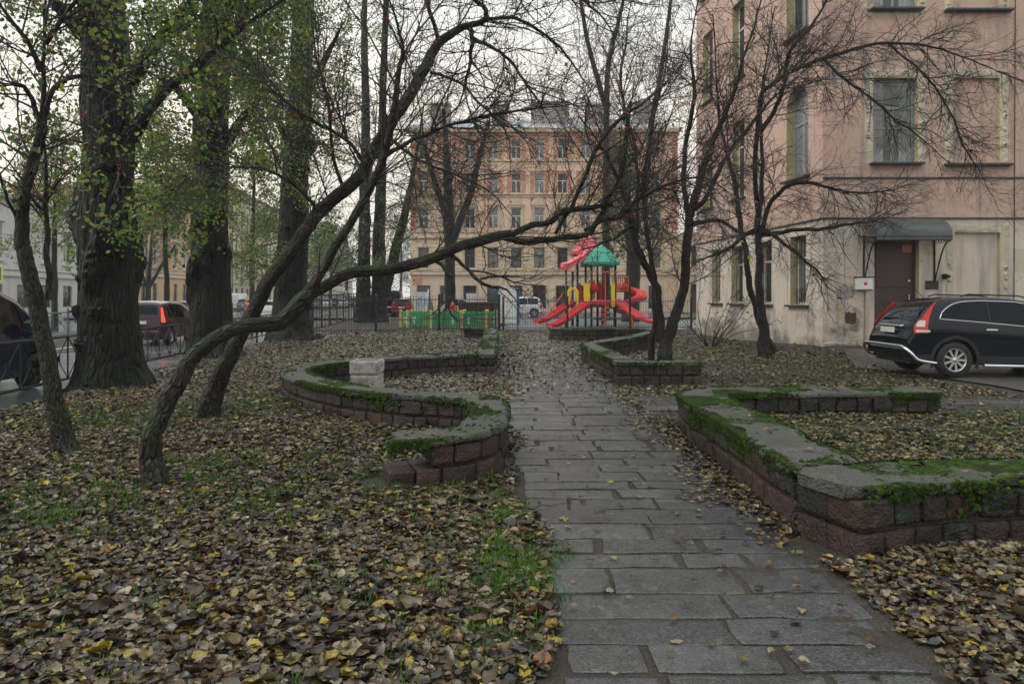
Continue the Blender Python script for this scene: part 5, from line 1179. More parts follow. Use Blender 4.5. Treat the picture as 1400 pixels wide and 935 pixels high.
kits = [WinKit(1.4, 2.5, M['frame_brown'], ['glass', 'glass_dark'], None, fw=.09, transom=.72), *[WinKit(1.1, b - a, M['frame_white'] if i > 1 else M['frame_brown'], ['glass', 'glass_pale', 'glass'], None, fw=.085, transom=.62) for i, (a, b, w) in list(enumerate(rows))[1:]]]
for (a, b, w), kt in zip(rows, kits):
    for c_ in cols: kt.put(back, Tb, c_ - w / 2, a, .17)
tr = MB(); red = MB()
for z, hg, o in ((3.95, .28, .22), (4.35, .12, .1), (7.9, .30, .25), (8.55, .2, .14), (12.35, .16, .12), (12.62, .10, .18), (16.2, .14, .14), (19.0, .25, .18), (19.28, .45, .55)):
    bbox(tr, -.1, BW + .1, -o, .02, z, z + hg, .04, 0, Tb)
for c_ in cols:
    for a, b, w in (rows[1], rows[2]):
        for s in (-1, 1): bbox(tr, c_ + s * (w / 2 + .16) - .14, c_ + s * (w / 2 + .16) + .14, -.07, .02, a - .15, b + .05, .02, 0, Tb)
        bbox(tr, c_ - w / 2 - .32, c_ + w / 2 + .32, -.1, .02, b + .06, b + .26, .02, 0, Tb); bbox(tr, c_ - w / 2 - .3, c_ + w / 2 + .3, -.14, .02, a - .25, a - .12, .02, 0, Tb)
    b = rows[2][1]; v = Tb(np.array([(c_ - .95, -.16, b + .30), (c_ + .95, -.16, b + .30), (c_, -.16, b + 1.0), (c_ - .95, .02, b + .30), (c_ + .95, .02, b + .30), (c_, .02, b + 1.0)], float)); tr.add(v, [(0, 1, 2), (0, 2, 5, 3), (2, 1, 4, 5), (1, 0, 3, 4)], 0)
    for a, b, w in rows[3:]:
        for s in (-1, 1): bbox(red, c_ + s * (w / 2 + .24) - .2, c_ + s * (w / 2 + .24) + .2, -.06, .02, a - .1, b + .1, .02, 0, Tb)
        bbox(red, c_ - w / 2 - .45, c_ + w / 2 + .45, -.08, .02, b + .11, b + .26, .02, 0, Tb); bbox(tr, c_ - w / 2 - .3, c_ + w / 2 + .3, -.12, .02, a - .24, a - .11, .02, 0, Tb)
    for s in (-1, 1): bbox(tr, c_ + s * .78 - .06, c_ + s * .78 + .06, -.05, .02, .2, 3.0, .02, 0, Tb)
for k in range(len(cols) - 1):                                     # rusticated piers of the second storey
    m_ = (cols[k] + cols[k + 1]) / 2
    for j in range(7): bbox(tr, m_ - .5, m_ + .5, -.05, .02, 4.6 + j * .46, 4.6 + j * .46 + .40, .03, 1, Tb)
for x in (.35, BW - .35, 8.2, 21.6):
    for j in range(22): bbox(red, x - .32, x + .32, -.10, .02, 8.8 + j * .46, 8.8 + j * .46 + .42, .03, 0, Tb)
obj('stone_trim', tr, [M['facade_trim'], M['facade']], back); obj('red_trim', red, M['facade_red'], back)
m = MB(); v = [(-.5, -.5, 19.75), (BW + .5, -.5, 19.75), (BW + .5, 14.5, 19.75), (-.5, 14.5, 19.75), (2.5, 5.5, 22.2), (BW - 2.5, 5.5, 22.2), (BW - 2.5, 8.5, 22.2), (2.5, 8.5, 22.2)]
m.add(Tb(np.array(v, float)), [(3, 2, 1, 0), (0, 1, 5, 4), (1, 2, 6, 5), (2, 3, 7, 6), (3, 0, 4, 7), (4, 5, 6, 7)]); roof = obj('roof', m, M['roof'], back)
for x, w, h in ((3.0, 2.2, 1.5), (9.6, 1.8, 1.4), (15.2, 4.2, 1.7), (20.5, 2.6, 1.4), (25.6, 2.2, 1.7)):
    m = MB(); bbox(m, x - w / 2, x + w / 2, 2.0, 3.2, 20.0, 21.4 + h, .05, 0, Tb); bbox(m, x - w / 2 - .1, x + w / 2 + .1, 1.9, 3.3, 21.4 + h + .003, 21.6 + h, .04, 0, Tb)
    obj('chimney', m, M['chimney'], roof)
m = MB(); bbox(m, 9.3, 10.1, .4, 1.4, 20.2, 20.9, .03, 0, Tb); v = Tb(np.array([(9.2, .3, 20.9), (10.2, .3, 20.9), (9.7, .3, 21.5), (9.2, 1.6, 20.9), (10.2, 1.6, 20.9), (9.7, 1.6, 21.5)], float)); m.add(v, [(0, 1, 2), (0, 2, 5, 3), (2, 1, 4, 5), (4, 3, 5)]); obj('dormer', m, M['tin'], roof)
for x in (8.2, 20.9):
    m = MB(); bar(m, Tb(np.array([[x, -.28, .3]]))[0], Tb(np.array([[x, -.28, 19.2]]))[0], .085, 8); obj('drainpipe', m, M['yellow_fac'] if x < 10 else M['yellow_fac'], back)
m = MB(); bbox(m, BW - .75, BW - .05, -.14, -.105, 5.05 - 1.0, 5.55 - 1.0, .01, 0, Tb); bbox(m, BW - .65, BW - .15, -.146, -.136, 4.22, 4.30, .003, 1, Tb); bbox(m, BW - .52, BW - .28, -.146, -.136, 4.36, 4.46, .003, 1, Tb); obj('street_sign', m, [M['sign_blue'], M['white']], back)
m = MB(); bbox(m, .25, 1.25, -.06, .02, 2.95, 3.6, .02, 0, Tb); obj('red_panel', m, M['facade_red'], back)
for x0, x1, z0, z1 in ((.2, 2.0, .2, 2.15), (3.6, 5.4, .2, 1.9), (6.0, 7.6, .2, 2.0)): m = MB(); bbox(m, x0, x1, -.03, .02, z0, z1, .01, 0, Tb); obj('whitewashed_patch', m, M['palegrey'], back)
m = MB()
for x0, z0, pts in ((.6, .5, [(0, 0), (.1, .9), (.5, 1.1), (.45, .5), (.1, .45), (.6, .1)]), (1.3, .6, [(0, 0), (.3, .8), (.45, .1), (.1, .3)])):
    q = np.array(pts); tube(m, Tb(np.column_stack([x0 + q[:, 0], 0 * q[:, 0] - .04, z0 + q[:, 1]])), .05, 4)
obj('graffiti', m, M['graffiti'], back)
# its low wing on the right with a dark gateway
wing = thing('house_wing', 'low beige wing with a dark gateway, squeezed between the apartment house and the pink house', 'building', (18.6, 73, 0))
Tw = frame_T((BX1 + .03, 73.0, 0), (1, 0, 0), (0, 1, 0)); m = MB(); hw_ = [(.85, 2.1, 0, 3.0, 0, .8), (3.3, 4.5, .9, 2.9, 0, .25), (.9, 2.0, 4.9, 6.9, 0, .25), (3.3, 4.5, 4.9, 6.9, 0, .25)]
facade(m, 0, 8, -.2, 8.4, hw_, .25, Tw, 0, 1); m.add(Tw(np.array([(0, 10, -.2), (0, 0, -.2), (0, 0, 8.4), (0, 10, 8.4)], float)), [(0, 1, 2, 3)]); m.add(Tw(np.array([(0, 0, 8.4), (8, 0, 8.4), (8, 10, 8.4), (0, 10, 8.4)], float)), [(0, 1, 2, 3)])
obj('wall', m, [M['facade_trim'], M['facade_trim']], wing); m = MB()
for z in (3.9, 8.2): bbox(m, -.0, 8, -.15, .02, z, z + .25, .03, 0, Tw)
obj('cornice', m, M['facade_trim'], wing); m = MB(); m.add(Tw(np.array([(.85, .78, 0), (2.1, .78, 0), (2.1, .78, 3.0), (.85, .78, 3.0)], float)), [(0, 1, 2, 3)]); bbox(m, .9, 2.05, .68, .76, .02, 2.0, .03, 0, Tw); obj('gate', m, M['rust'], wing)
kw = WinKit(1.2, 2.0, M['frame_brown'], ['glass_dark'], None); [kw.put(wing, Tw, x, z, .17) for x, z in ((3.3, .9), (.85, 4.9), (3.3, 4.9))]

# ----- buildings across the wide street (they run along the street)
def street_house(name, label, d0, d1, L, hgt, m1, m2, kit_g, kit_u, zg, zu, pitch, floors, cor, pipes=(), trimz=3.2, balc=()):
    a = np.array([street_x(L, d0), d0, 0]); b = np.array([street_x(L, d1), d1, 0]); W = np.linalg.norm(b - a); u = (b - a) / W; nn = np.array([-u[1], u[0], 0])
    T = frame_T(a, u, nn); rz = math.atan2(u[1], u[0]); root = thing(name, label, 'building', a); m = MB(); hs = []; n = int(W / pitch); off = (W - n * pitch) / 2 + pitch / 2
    for i in range(n):
        x = off + i * pitch; hs.append((x - kit_g.w / 2, x + kit_g.w / 2, zg, zg + kit_g.h, 0, .2))
        for f in range(floors): z = zu + f * 4.0; hs.append((x - kit_u.w / 2, x + kit_u.w / 2, z, z + kit_u.h, 0, .2))
    facade(m, 0, W, -.2, hgt, hs, .2, T, 0, 1)
    for q in ([(0, 12, -.2), (0, 0, -.2), (0, 0, hgt), (0, 12, hgt)], [(W, 0, -.2), (W, 12, -.2), (W, 12, hgt), (W, 0, hgt)], [(0, 0, hgt), (W, 0, hgt), (W, 12, hgt), (0, 12, hgt)], [(W, 12, -.2), (0, 12, -.2), (0, 12, hgt), (W, 12, hgt)]): m.add(T(np.array(q, float)), [(0, 1, 2, 3)])
    obj('wall', m, [m1, m2], root)
    for h in hs: (kit_g if h[2] == zg else kit_u).put(root, T, h[0], h[2], .14, rz)
    c = MB(); bbox(c, 0, W, -.16, .02, trimz, trimz + .22, .03, 0, T); bbox(c, 0, W, -.10, .02, trimz + .5, trimz + .62, .03, 0, T); bbox(c, -.1, W + .1, -.5, .02, hgt - .35, hgt - .02, .06, 0, T); bbox(c, 0, W, -.07, .02, -.1, .5, .02, 0, T)
    for i in range(n):
        x = off + i * pitch
        for f in range(floors): z = zu + f * 4.0; bbox(c, x - kit_u.w / 2 - .2, x + kit_u.w / 2 + .2, -.16, .02, z + kit_u.h + .15, z + kit_u.h + .33, .03, 0, T); bbox(c, x - kit_u.w / 2 - .18, x + kit_u.w / 2 + .18, -.14, .02, z - .32, z - .18, .03, 0, T)
    obj('cornice', c, cor, root); 
    for x in pipes: m = MB(); bar(m, T(np.array([[x, -.2, .4]]))[0], T(np.array([[x, -.2, hgt - .3]]))[0], .09, 8); bar(m, T(np.array([[x, -.2, .42]]))[0], T(np.array([[x, -.6, .15]]))[0], .09, 8); obj('drainpipe', m, M['bluegrey_metal'], root)
    for x, z in balc: m = MB(); bbox(m, x - 1.2, x + 1.2, -1.1, .02, z, z + .15, .02, 0, T); [bar(m, T(np.array([[x - 1.15 + .15 * k, -1.05, z + .15]]))[0], T(np.array([[x - 1.15 + .15 * k, -1.05, z + 1.1]]))[0], .02, 4) for k in range(16)]; bar(m, T(np.array([[x - 1.15, -1.05, z + 1.1]]))[0], T(np.array([[x + 1.15, -1.05, z + 1.1]]))[0], .03, 4); obj('balcony', m, M['black_metal'], root)
    return root
K = lambda w, h, f, p: WinKit(w, h, M[f], p, None, fw=.1, transom=.66)
street_house('pale_house', 'two-storey pale pink-grey house with a blue drainpipe across the street at the left edge', 36, 66.3, 32.6, 9.4, M['pinkgrey'], M['palegrey'], K(1.5, 1.85, 'frame_brown', ['glass_dark']), K(1.35, 2.5, 'frame_white', ['glass', 'glass_pale']), .75, 4.6, 3.3, 1, M['palegrey'], (22.9, 9.), 3.2)
street_house('orange_house', 'orange house with narrow windows across the street, seen left of the second linden', 74, 101, 32.6, 13.5, M['orange_fac'], M['palegrey'], K(1.3, 2.7, 'frame_brown', ['glass_dark', 'glass']), K(1.3, 3.0, 'frame_white', ['glass_pale', 'glass']), .5, 5.2, 3.1, 2, M['palegrey'], (3., 20.), 3.9)
street_house('yellow_house', 'tall yellow house with balconies across the street, seen right of the second linden', 103, 140, 32.6, 19, M['yellow_fac'], M['palegrey'], K(1.3, 2.4, 'frame_brown', ['glass_dark']), K(1.2, 2.5, 'frame_brown', ['glass', 'glass_pale']), .6, 4.8, 3.2, 3, M['yellow_fac'], (6., 28.), 3.7, ((12, 4.5), (12, 8.5), (22, 4.5)))
street_house('cream_house', 'cream house along the street, just behind the trunk of the third linden', 142, 190, 32.6, 17, M['yellow_fac'], M['palegrey'], K(1.4, 2.4, 'frame_brown', ['glass_dark']), K(1.2, 2.5, 'frame_white', ['glass']), .6, 4.8, 3.6, 3, M['palegrey'], (), 3.7)
street_house('distant_house', 'farthest cream house closing the street vista', 192, 262, 32.6, 18, M['yellow_fac'], M['palegrey'], K(1.9, 2.4, 'frame_brown', ['glass_dark']), K(1.7, 2.5, 'frame_brown', ['glass_dark']), .6, 4.8, 3.5, 3, M['palegrey'], (), 3.7)
# ---------- playground
S = .0411                                                  # metres per photo pixel at the play set's distance (39 m)
py0 = 39.0
def Q(px, py, dy=0.): return np.array([(px - 700) * S, py0 + dy, EYE - (py - HZ) * S])
set_ = thing('play_set', 'colourful climbing tower with red slides, green and pink roofs', 'play set', (Q(805, 0)[0], py0, .02))
for px, pt, dy in ((771.5, 370, -1.2), (784, 371, .6), (789, 344, -.2), (798, 362, -1.0), (804, 362, -1.6), (812, 358, 1.2), (818, 356, .4), (828, 358, 1.3), (836, 358, -1.4), (842, 395, .6), (776, 375, 1.2)):
    m = MB(); p = Q(px, pt, dy); lathe(m, [(0, p[2]), (.062, p[2]), (.062, .02), (0, .02)], 10, 0, 'z', (p[0], p[1], 0)); obj('post', m, M['black'], set_)
def hip(name, pts, apex, mat, th=.10, rim=.16, waves=0):
    """faceted moulded roof with a scalloped rim"""
    b = np.array(pts); a = np.array(apex); n = len(b); m = MB(); R = []
    for t in np.linspace(0, 1, 7):
        R.append(b + (a - b) * t + np.array([0, 0, .10 * math.sin(t * PI)]))
    k = 6; ring = []
    for i, r_ in enumerate(R):
        q = []
        for j in range(n):
            for s in range(k):
                f = s / k; p = r_[j] * (1 - f) + r_[(j + 1) % n] * f
                if i == 0: p = p - np.array([0, 0, rim * (.55 + .45 * abs(math.sin(f * PI * 2)))])
                q.append(p)
        ring.append(q)
    ring.insert(1, [p + np.array([0, 0, .0]) for p in [r_ for r_ in [R[0][j] * (1 - s / k) + R[0][(j + 1) % n] * (s / k) for j in range(n) for s in range(k)]]])
    V = np.array(ring); m.add(V.reshape(-1, 3), grid_faces(len(V), n * k), 0, False); inner = V.copy(); inner[..., 2] -= .06; c = inner.mean(1, keepdims=True); inner[..., :2] = c[..., :2] + (inner[..., :2] - c[..., :2]) * .97
    m.add(inner.reshape(-1, 3), grid_faces(len(V), n * k)[:, ::-1], 0, False); return obj(name, m, mat, set_)
def sq(x0, x1, z, y0, y1): return [(x0, y0, z), (x1, y0, z), (x1, y1, z), (x0, y1, z)]
X_ = lambda px: (px - 700) * S
Zy = lambda py: EYE - (py - HZ) * S
hip('green_roof', sq(X_(794), X_(841), Zy(360), py0 - 1.8, py0 + .1), (X_(818), py0 - .85, Zy(336)), M['green'], rim=.14)
hip('pink_roof', sq(X_(784), X_(821), Zy(344), py0 - .3, py0 + 1.5), (X_(802), py0 + .6, Zy(318)), M['pinkred'], rim=.18)
# lower red roof: a sloping wavy wing
m = MB(); A = np.linspace(0, 1, 13)[:, None]; B = np.linspace(0, 1, 7)[None]
x = X_(765) + (X_(799) - X_(765)) * A + 0 * B; y = py0 - 1.3 + 2.0 * B + 0 * A; z = Zy(366) + (Zy(348) - Zy(366)) * A ** 1.2 + .18 * np.sin(B * PI) + .03 * np.sin(A * 14)
for o, fl in ((0, False), (-.09, True)): m.add(np.stack([x, y, z + o], -1).reshape(-1, 3), grid_faces(13, 7, False)[:, ::-1] if fl else grid_faces(13, 7, False), 0, True)
fr = np.stack([x[:, 0], y[:, 0], z[:, 0]], -1); lo = fr - np.array([0, 0, 1]) * (.22 + .10 * np.abs(np.sin(np.arange(13) * .9)))[:, None]; m.add(np.vstack([fr, lo]), [(i + 1, i, 13 + i, 14 + i) for i in range(12)]); m.add(np.vstack([fr, lo]) + [0, .03, 0], [(i, i + 1, 14 + i, 13 + i) for i in range(12)])
obj('red_roof', m, M['pinkred'], set_)
# decks
m = MB()
for a, b, pz, y0, y1 in ((772, 789, 418, -1.2, 1.2), (797, 838, 418, -1.7, 1.3), (838, 860, 398, .2, 1.6)): bbox(m, X_(a), X_(b), py0 + y0, py0 + y1, Zy(pz) - .06, Zy(pz) + .02, .02)
obj('deck', m, M['black'], set_)
def panel(name, poly, dy, mat, th=.06, holes=()):
    p = np.array([(X_(a), Zy(b)) for a, b in poly]); n = len(p); m = MB(); f = np.column_stack([p[:, 0], np.full(n, py0 + dy), p[:, 1]]); bk = f + [0, th, 0]
    m.add(np.vstack([f, bk]), [tuple(range(n)), tuple(range(2 * n - 1, n - 1, -1))] + [(i, (i + 1) % n, n + (i + 1) % n, n + i) for i in range(n)][::1]); return obj(name, m, mat, set_)
def ring_arch(name, px0, px1, pt, pb, dy, mat, w=3.5):
    th = np.linspace(PI, 0, 13); c = (px0 + px1) / 2; r = (px1 - px0) / 2; o = [(px0, pb)] + [(c + r * math.cos(t), pt + r * .9 - r * .9 * math.sin(t)) for t in th] + [(px1, pb)]
    i = [(px0 + w, pb)] + [(c + (r - w) * math.cos(t), pt + w + (r - w) * .9 - (r - w) * .9 * math.sin(t)) for t in th] + [(px1 - w, pb)]
    n = len(o); g = lambda L, d: np.array([(X_(a), py0 + d, Zy(b)) for a, b in L]); m = MB(); V = np.vstack([g(o, dy), g(i, dy), g(o, dy + .08), g(i, dy + .08)])
    fs = []
    for k in range(n - 1): fs += [(k, k + 1, n + k + 1, n + k), (2 * n + k + 1, 2 * n + k, 3 * n + k, 3 * n + k + 1), (k + 1, k, 2 * n + k, 2 * n + k + 1), (n + k, n + k + 1, 3 * n + k + 1, 3 * n + k)]
    m.add(V, fs); return obj(name, m, mat, set_)
ring_arch('yellow_arch', 773, 788, 393, 417, -1.3, M['yellow'])
panel('yellow_panel', [(793.5, 419), (793.5, 390), (796, 387), (798, 391), (801.5, 388), (801.5, 419)], -1.75, M['yellow'])
panel('yellow_panel', [(807, 409), (807, 384), (810, 382), (818, 382), (816.5, 388), (818, 393), (816, 398), (818, 403), (817, 409)], 1.25, M['yellow'])
panel('yellow_panel', [(820, 408), (820, 384), (828.5, 382), (828.5, 404)], 1.3, M['yellow'])
panel('yellow_panel', [(829.5, 419), (829.5, 389), (831, 387), (832, 391), (834.3, 387), (834.3, 419)], -1.75, M['yellow'])
panel('red_panel', [(789, 418), (789, 390), (793, 386), (795, 392), (795, 418)], 0, M['red'])
panel('red_panel', [(818, 418), (818, 390), (821, 386), (825, 390), (825, 418)], .5, M['red'])
m = MB(); t = np.linspace(0, PI, 12)[:, None]; u = np.linspace(0, 2 * PI, 18, endpoint=False)[None]; c = Q(806, 394, -1.2); m.add(np.stack([c[0] + .30 * np.sin(t) * np.cos(u), c[1] + .3 * np.sin(t) * np.sin(u), c[2] + .34 * np.cos(t) + 0 * u], -1).reshape(-1, 3), grid_faces(12, 18), 0, True); obj('bubble_window', m, M['red'], set_)
m = MB(); bbox(m, X_(803), X_(829), py0 - 1.95, py0 - 1.5, Zy(417), Zy(410), .08); obj('red_bench_panel', m, M['red'], set_)
def trough(name, pts, w, mat, depth=.20, lanes=1, wav=0.):
    """moulded slide: U-section swept down a path"""
    p = crom(np.array(pts, float), 8); n = len(p); t = np.gradient(p, axis=0); h = np.column_stack([-t[:, 1], t[:, 0], 0 * t[:, 0]]); h /= np.linalg.norm(h, axis=1)[:, None] + 1e-9
    nn = np.cross(t / np.linalg.norm(t, axis=1)[:, None], h); nn *= np.sign(nn[:, 2:3])
    prof = [(-.5, .0), (-.5, 1.), (-.44, 1.08), (-.38, 1.)]
    if lanes == 1: prof += [(-.34, .25), (-.2, .05), (0, .0), (.2, .05), (.34, .25)]
    else: prof += [(-.33, .2), (-.2, .05), (-.08, .15), (-.04, .8), (0, .9), (.04, .8), (.08, .15), (.2, .05), (.33, .2)]
    prof += [(.38, 1.), (.44, 1.08), (.5, 1.), (.5, .0), (.3, -.12), (-.3, -.12)]
    V = np.stack([p + h * (a * w) + nn * (b * depth) for a, b in prof], 1); m = MB(); k = len(prof); m.add(V.reshape(-1, 3), grid_faces(n, k), 0, True); m.add(V[0], [list(range(k))]); m.add(V[-1], [list(range(k))[::-1]]); return obj(name, m, mat, set_)
trough('slide', [Q(786, 415, -.6), Q(778, 417, -.9), Q(766, 424, -1.3), Q(752, 433, -1.8), Q(740, 438, -2.1), Q(731.5, 440, -2.3)], .55, M['red'])
trough('slide', [Q(802, 416, -1.9), Q(794, 418, -2.2), Q(782, 426, -2.7), Q(767, 436, -3.2), Q(756, 442, -3.5), Q(747, 444, -3.7)], .55, M['red'])
trough('slide', [Q(836, 412, -1.2), Q(841, 416, -1.3), Q(852, 425, -1.6), Q(864, 434, -2.), Q(874, 438, -2.2), Q(883, 440, -2.4)], .95, M['red'], .2, 2)
sp = []; ax_ = Q(866, 400, 1.2)
for k in range(34):
    a = math.radians(150 - k * 14.5); f = k / 33; sp.append((ax_[0] + .68 * math.cos(a), ax_[1] + .68 * math.sin(a), Zy(393) * (1 - f) + .35 * f))
trough('spiral_slide', sp, .62, M['red'], .30)
m = MB(); bar(m, (ax_[0], ax_[1], 0), (ax_[0], ax_[1], 2.3), .06, 10); obj('spiral_pole', m, M['black'], set_)
def rods(name, L, r=.028, mat='orange'):
    m = MB()
    for a, b in L: bar(m, a, b, r, 7)
    return obj(name, m, M[mat], set_)
L = [(Q(838.5, 379, .2), Q(860, 379, .2)), (Q(838.5, 398, .2), Q(860, 398, .2)), (Q(860, 379, .2), Q(860, 379, 1.6)), (Q(860, 398, 1.6), Q(860, 379, 1.6))] + [(Q(a, 379, .2), Q(a, 398, .2)) for a in np.linspace(838.5, 860, 9)]
rods('orange_railing', L)
rods('climbing_bar', [(Q(803, 374, -2.3), Q(837, 374, -2.3)), (Q(820, 374, -2.3), Q(820, 446, -2.3)), (Q(803, 374, -2.3), Q(803, 374, -1.6)), (Q(837, 374, -2.3), Q(837, 374, -1.4))])
m = MB(); t = np.linspace(0, 1, 60); c = Q(818, 440, -2.6); tube(m, np.column_stack([c[0] + .22 * np.cos(t * 26), c[1] + .22 * np.sin(t * 26), .05 + 1.1 * t]), .022, 6); obj('spiral_climber', m, M['orange'], set_)
L = []
for k in range(8): f = k / 7; L.append((Q(752 + 18 * f, 428 - 26 * f, 1.0), Q(752 + 18 * f, 428 - 26 * f, 1.6)))
L += [(Q(752, 430, 1.0), Q(772, 401, 1.0)), (Q(752, 430, 1.6), Q(772, 401, 1.6)), (Q(752, 430, 1.), Q(748, 445, 1.)), (Q(752, 430, 1.6), Q(748, 445, 1.6))]
rods('orange_ladder', L)
m = MB()
for k in range(4):
    t = np.linspace(0, PI / 2, 9); tube(m, np.array([Q(838 + 17 * math.sin(a), 445 - 24 * math.cos(a), -2.6 + .25 * k) for a in t]), .024, 6)
for a in (.3, .7, 1.1): bar(m, Q(838 + 17 * math.sin(a), 445 - 24 * math.cos(a), -2.6), Q(838 + 17 * math.sin(a), 445 - 24 * math.cos(a), -1.85), .02, 6)
obj('arched_climber', m, M['orange'], set_)

# ---------- green sandbox
sc = np.array([(611.5 - 700) / F * 36.6, 37.2, 0]); R1, R2 = 2.55, 1.25
sb = thing('sandbox', 'low ring-shaped sandbox of green zigzag boards and yellow posts behind the tall fence', 'sandbox', sc)
ang = [math.radians(180 + 36 * k) for k in range(10)]; V = [sc + np.array([R1 * math.cos(a), R2 * math.sin(a) * 1.0, 0]) for a in ang]
for i in range(10):
    a, b = V[i], V[(i + 1) % 10]; m = MB(); bbox(m, a[0] - .075, a[0] + .075, a[1] - .075, a[1] + .075, 0, .92, .02); bbox(m, a[0] - .09, a[0] + .09, a[1] - .09, a[1] + .09, .923, .97, .02, 1); obj('post', m, [M['wood'], M['yellow']], sb)
    u = (b - a); Lh = np.linalg.norm(u); u /= Lh; nn = np.array([u[1], -u[0], 0]); T = frame_T(a, u, -nn); m = MB()
    nz = max(2, int(Lh / .28)); xs = np.linspace(.1, Lh - .1, nz * 2 + 1); zt = [.80 + (.09 if k % 2 else 0) for k in range(len(xs))]
    n = len(xs); f = np.array([(x, -.02, .16) for x in xs] + [(x, -.02, z) for x, z in zip(xs, zt)] + [(x, .02, .16) for x in xs] + [(x, .02, z) for x, z in zip(xs, zt)]); fs = []
    for k in range(n - 1): fs += [(k, k + 1, n + k + 1, n + k), (2 * n + k + 1, 2 * n + k, 3 * n + k, 3 * n + k + 1), (n + k, n + k + 1, 3 * n + k + 1, 3 * n + k)]
    m.add(T(f), fs, 0)
    if Lh > .5 and i < 5:
        for e, x in enumerate(np.linspace(Lh * .28, Lh * .72, 2)):              # little painted animals, abstract shapes
            for (px_, pz_, rx, rz_) in ((0, .42, .07, .13), (-.05, .56, .05, .06), (.05, .58, .05, .06), (.02, .30, .05, .07)):
                th = np.linspace(0, 2 * PI, 12, endpoint=False); m.add(T(np.column_stack([x + px_ + rx * np.cos(th), 0 * th - .026 - .002 * (px_ + .1), pz_ + rz_ * np.sin(th)])), [tuple(range(12))], 1 + (e + i) % 2)
    obj('board', m, [M['sandgreen'], M['orange'], M['palegrey']], sb)
# spring rider and small playhouse behind it
c = np.array([(622 - 700) / F * 40, 40.2, 0]); t = thing('spring_rider', 'orange rocking toy seat behind the green sandbox', 'spring rider', c); m = MB()
for x0, x1, z0, z1 in ((-.5, .5, .45, .8), (-.45, .1, .8, 1.15)): bbox(m, c[0] + x0, c[0] + x1, 40.15, 40.25, z0, z1, .12)
lathe(m, [(.0, 0), (.17, 0), (.17, .12), (0, .12)], 12, 0, 'y', (c[0] - .2, 40.1, 1.2)); obj('body', m, M['orange'], t); m = MB(); tt = np.linspace(0, 1, 50); tube(m, np.column_stack([c[0] + .12 * np.cos(tt * 31), 40.2 + .12 * np.sin(tt * 31), .05 + .42 * tt]), .02, 6); obj('spring', m, M['black'], t)
c = np.array([(595 - 700) / F * 40, 40.5, 0]); t = thing('toy_boat', 'dark red low toy boat with a mast behind the green sandbox', 'toy boat', c); m = MB(); bbox(m, c[0] - .7, c[0] + .8, 40.2, 40.9, .25, .75, .15); obj('hull', m, M['p_ruby'], t); m = MB(); bar(m, (c[0] - .55, 40.5, .7), (c[0] - .45, 40.5, 2.1), .04, 8); obj('mast', m, M['white'], t)
m = MB(); m.add([(c[0] - .5, 40.49, .8), (c[0] - .1, 40.49, .85), (c[0] - .45, 40.49, 2.0), (c[0] - .5, 40.52, .8), (c[0] - .1, 40.52, .85), (c[0] - .45, 40.52, 2.0)], [(0, 1, 2), (5, 4, 3), (0, 3, 4, 1), (1, 4, 5, 2), (2, 5, 3, 0)]); obj('sail', m, M['bluegrey_metal'], t)
# white arched board on blue posts, brown skip
d = 41.; x0 = (681 - 700) / F * d; x1 = (706 - 700) / F * d; zt = EYE + 6 / F * d; t = thing('arched_board', 'tall white board with an arched top between blue posts', 'board', ((x0 + x1) / 2, d, 0)); m = MB()
th = np.linspace(PI, 0, 15); pr = [(x0, .12)] + [((x0 + x1) / 2 + (x1 - x0) / 2 * math.cos(a), zt + .32 * math.sin(a)) for a in th] + [(x1, .12)]; n = len(pr); f = np.array([(a, d, b) for a, b in pr]); m.add(np.vstack([f, f + [0, .9, 0]]), [tuple(range(n))[::-1], tuple(range(n, 2 * n))] + [((i + 1) % n, i, n + i, n + (i + 1) % n) for i in range(n)]); obj('panel', m, M['white'], t)
for x in (x0 - .12, x1 + .12):
    m = MB(); bar(m, (x, d - .1, 0), (x, d - .1, 2.25), .05, 8); obj('post', m, M['blue_metal'], t)
c = np.array([(655 - 700) / F * 46, 46.5, 0]); t = thing('rubbish_skip', 'rust-brown metal skip behind the sandbox, left of the white arched board', 'skip', c); m = MB()
v = np.array([(-1.2, -.7, .15), (1.2, -.7, .15), (1.2, .7, .15), (-1.2, .7, .15), (-1.4, -.85, 1.25), (1.4, -.85, 1.25), (1.4, .85, 1.25), (-1.4, .85, 1.25)]) + c; m.add(v, BOXF[:1] + BOXF[2:]); w_ = v.copy(); w_[:, :2] = c[:2] + (w_[:, :2] - c[:2]) * .95; w_[:4, 2] += .06; m.add(w_, [(q[::-1]) for q in BOXF[:1] + BOXF[2:]]); obj('hull', m, M['rust'], t)
m = MB()
for k in range(7): bbox(m, c[0] - 1.2 + k * .38, c[0] - 1.12 + k * .38, c[1] - .95, c[1] - .80, .2, 1.2, .02)
bbox(m, c[0] - 1.46, c[0] + 1.46, c[1] - .95, c[1] - .83, 1.2, 1.32, .02); obj('rib', m, M['rust'], t)

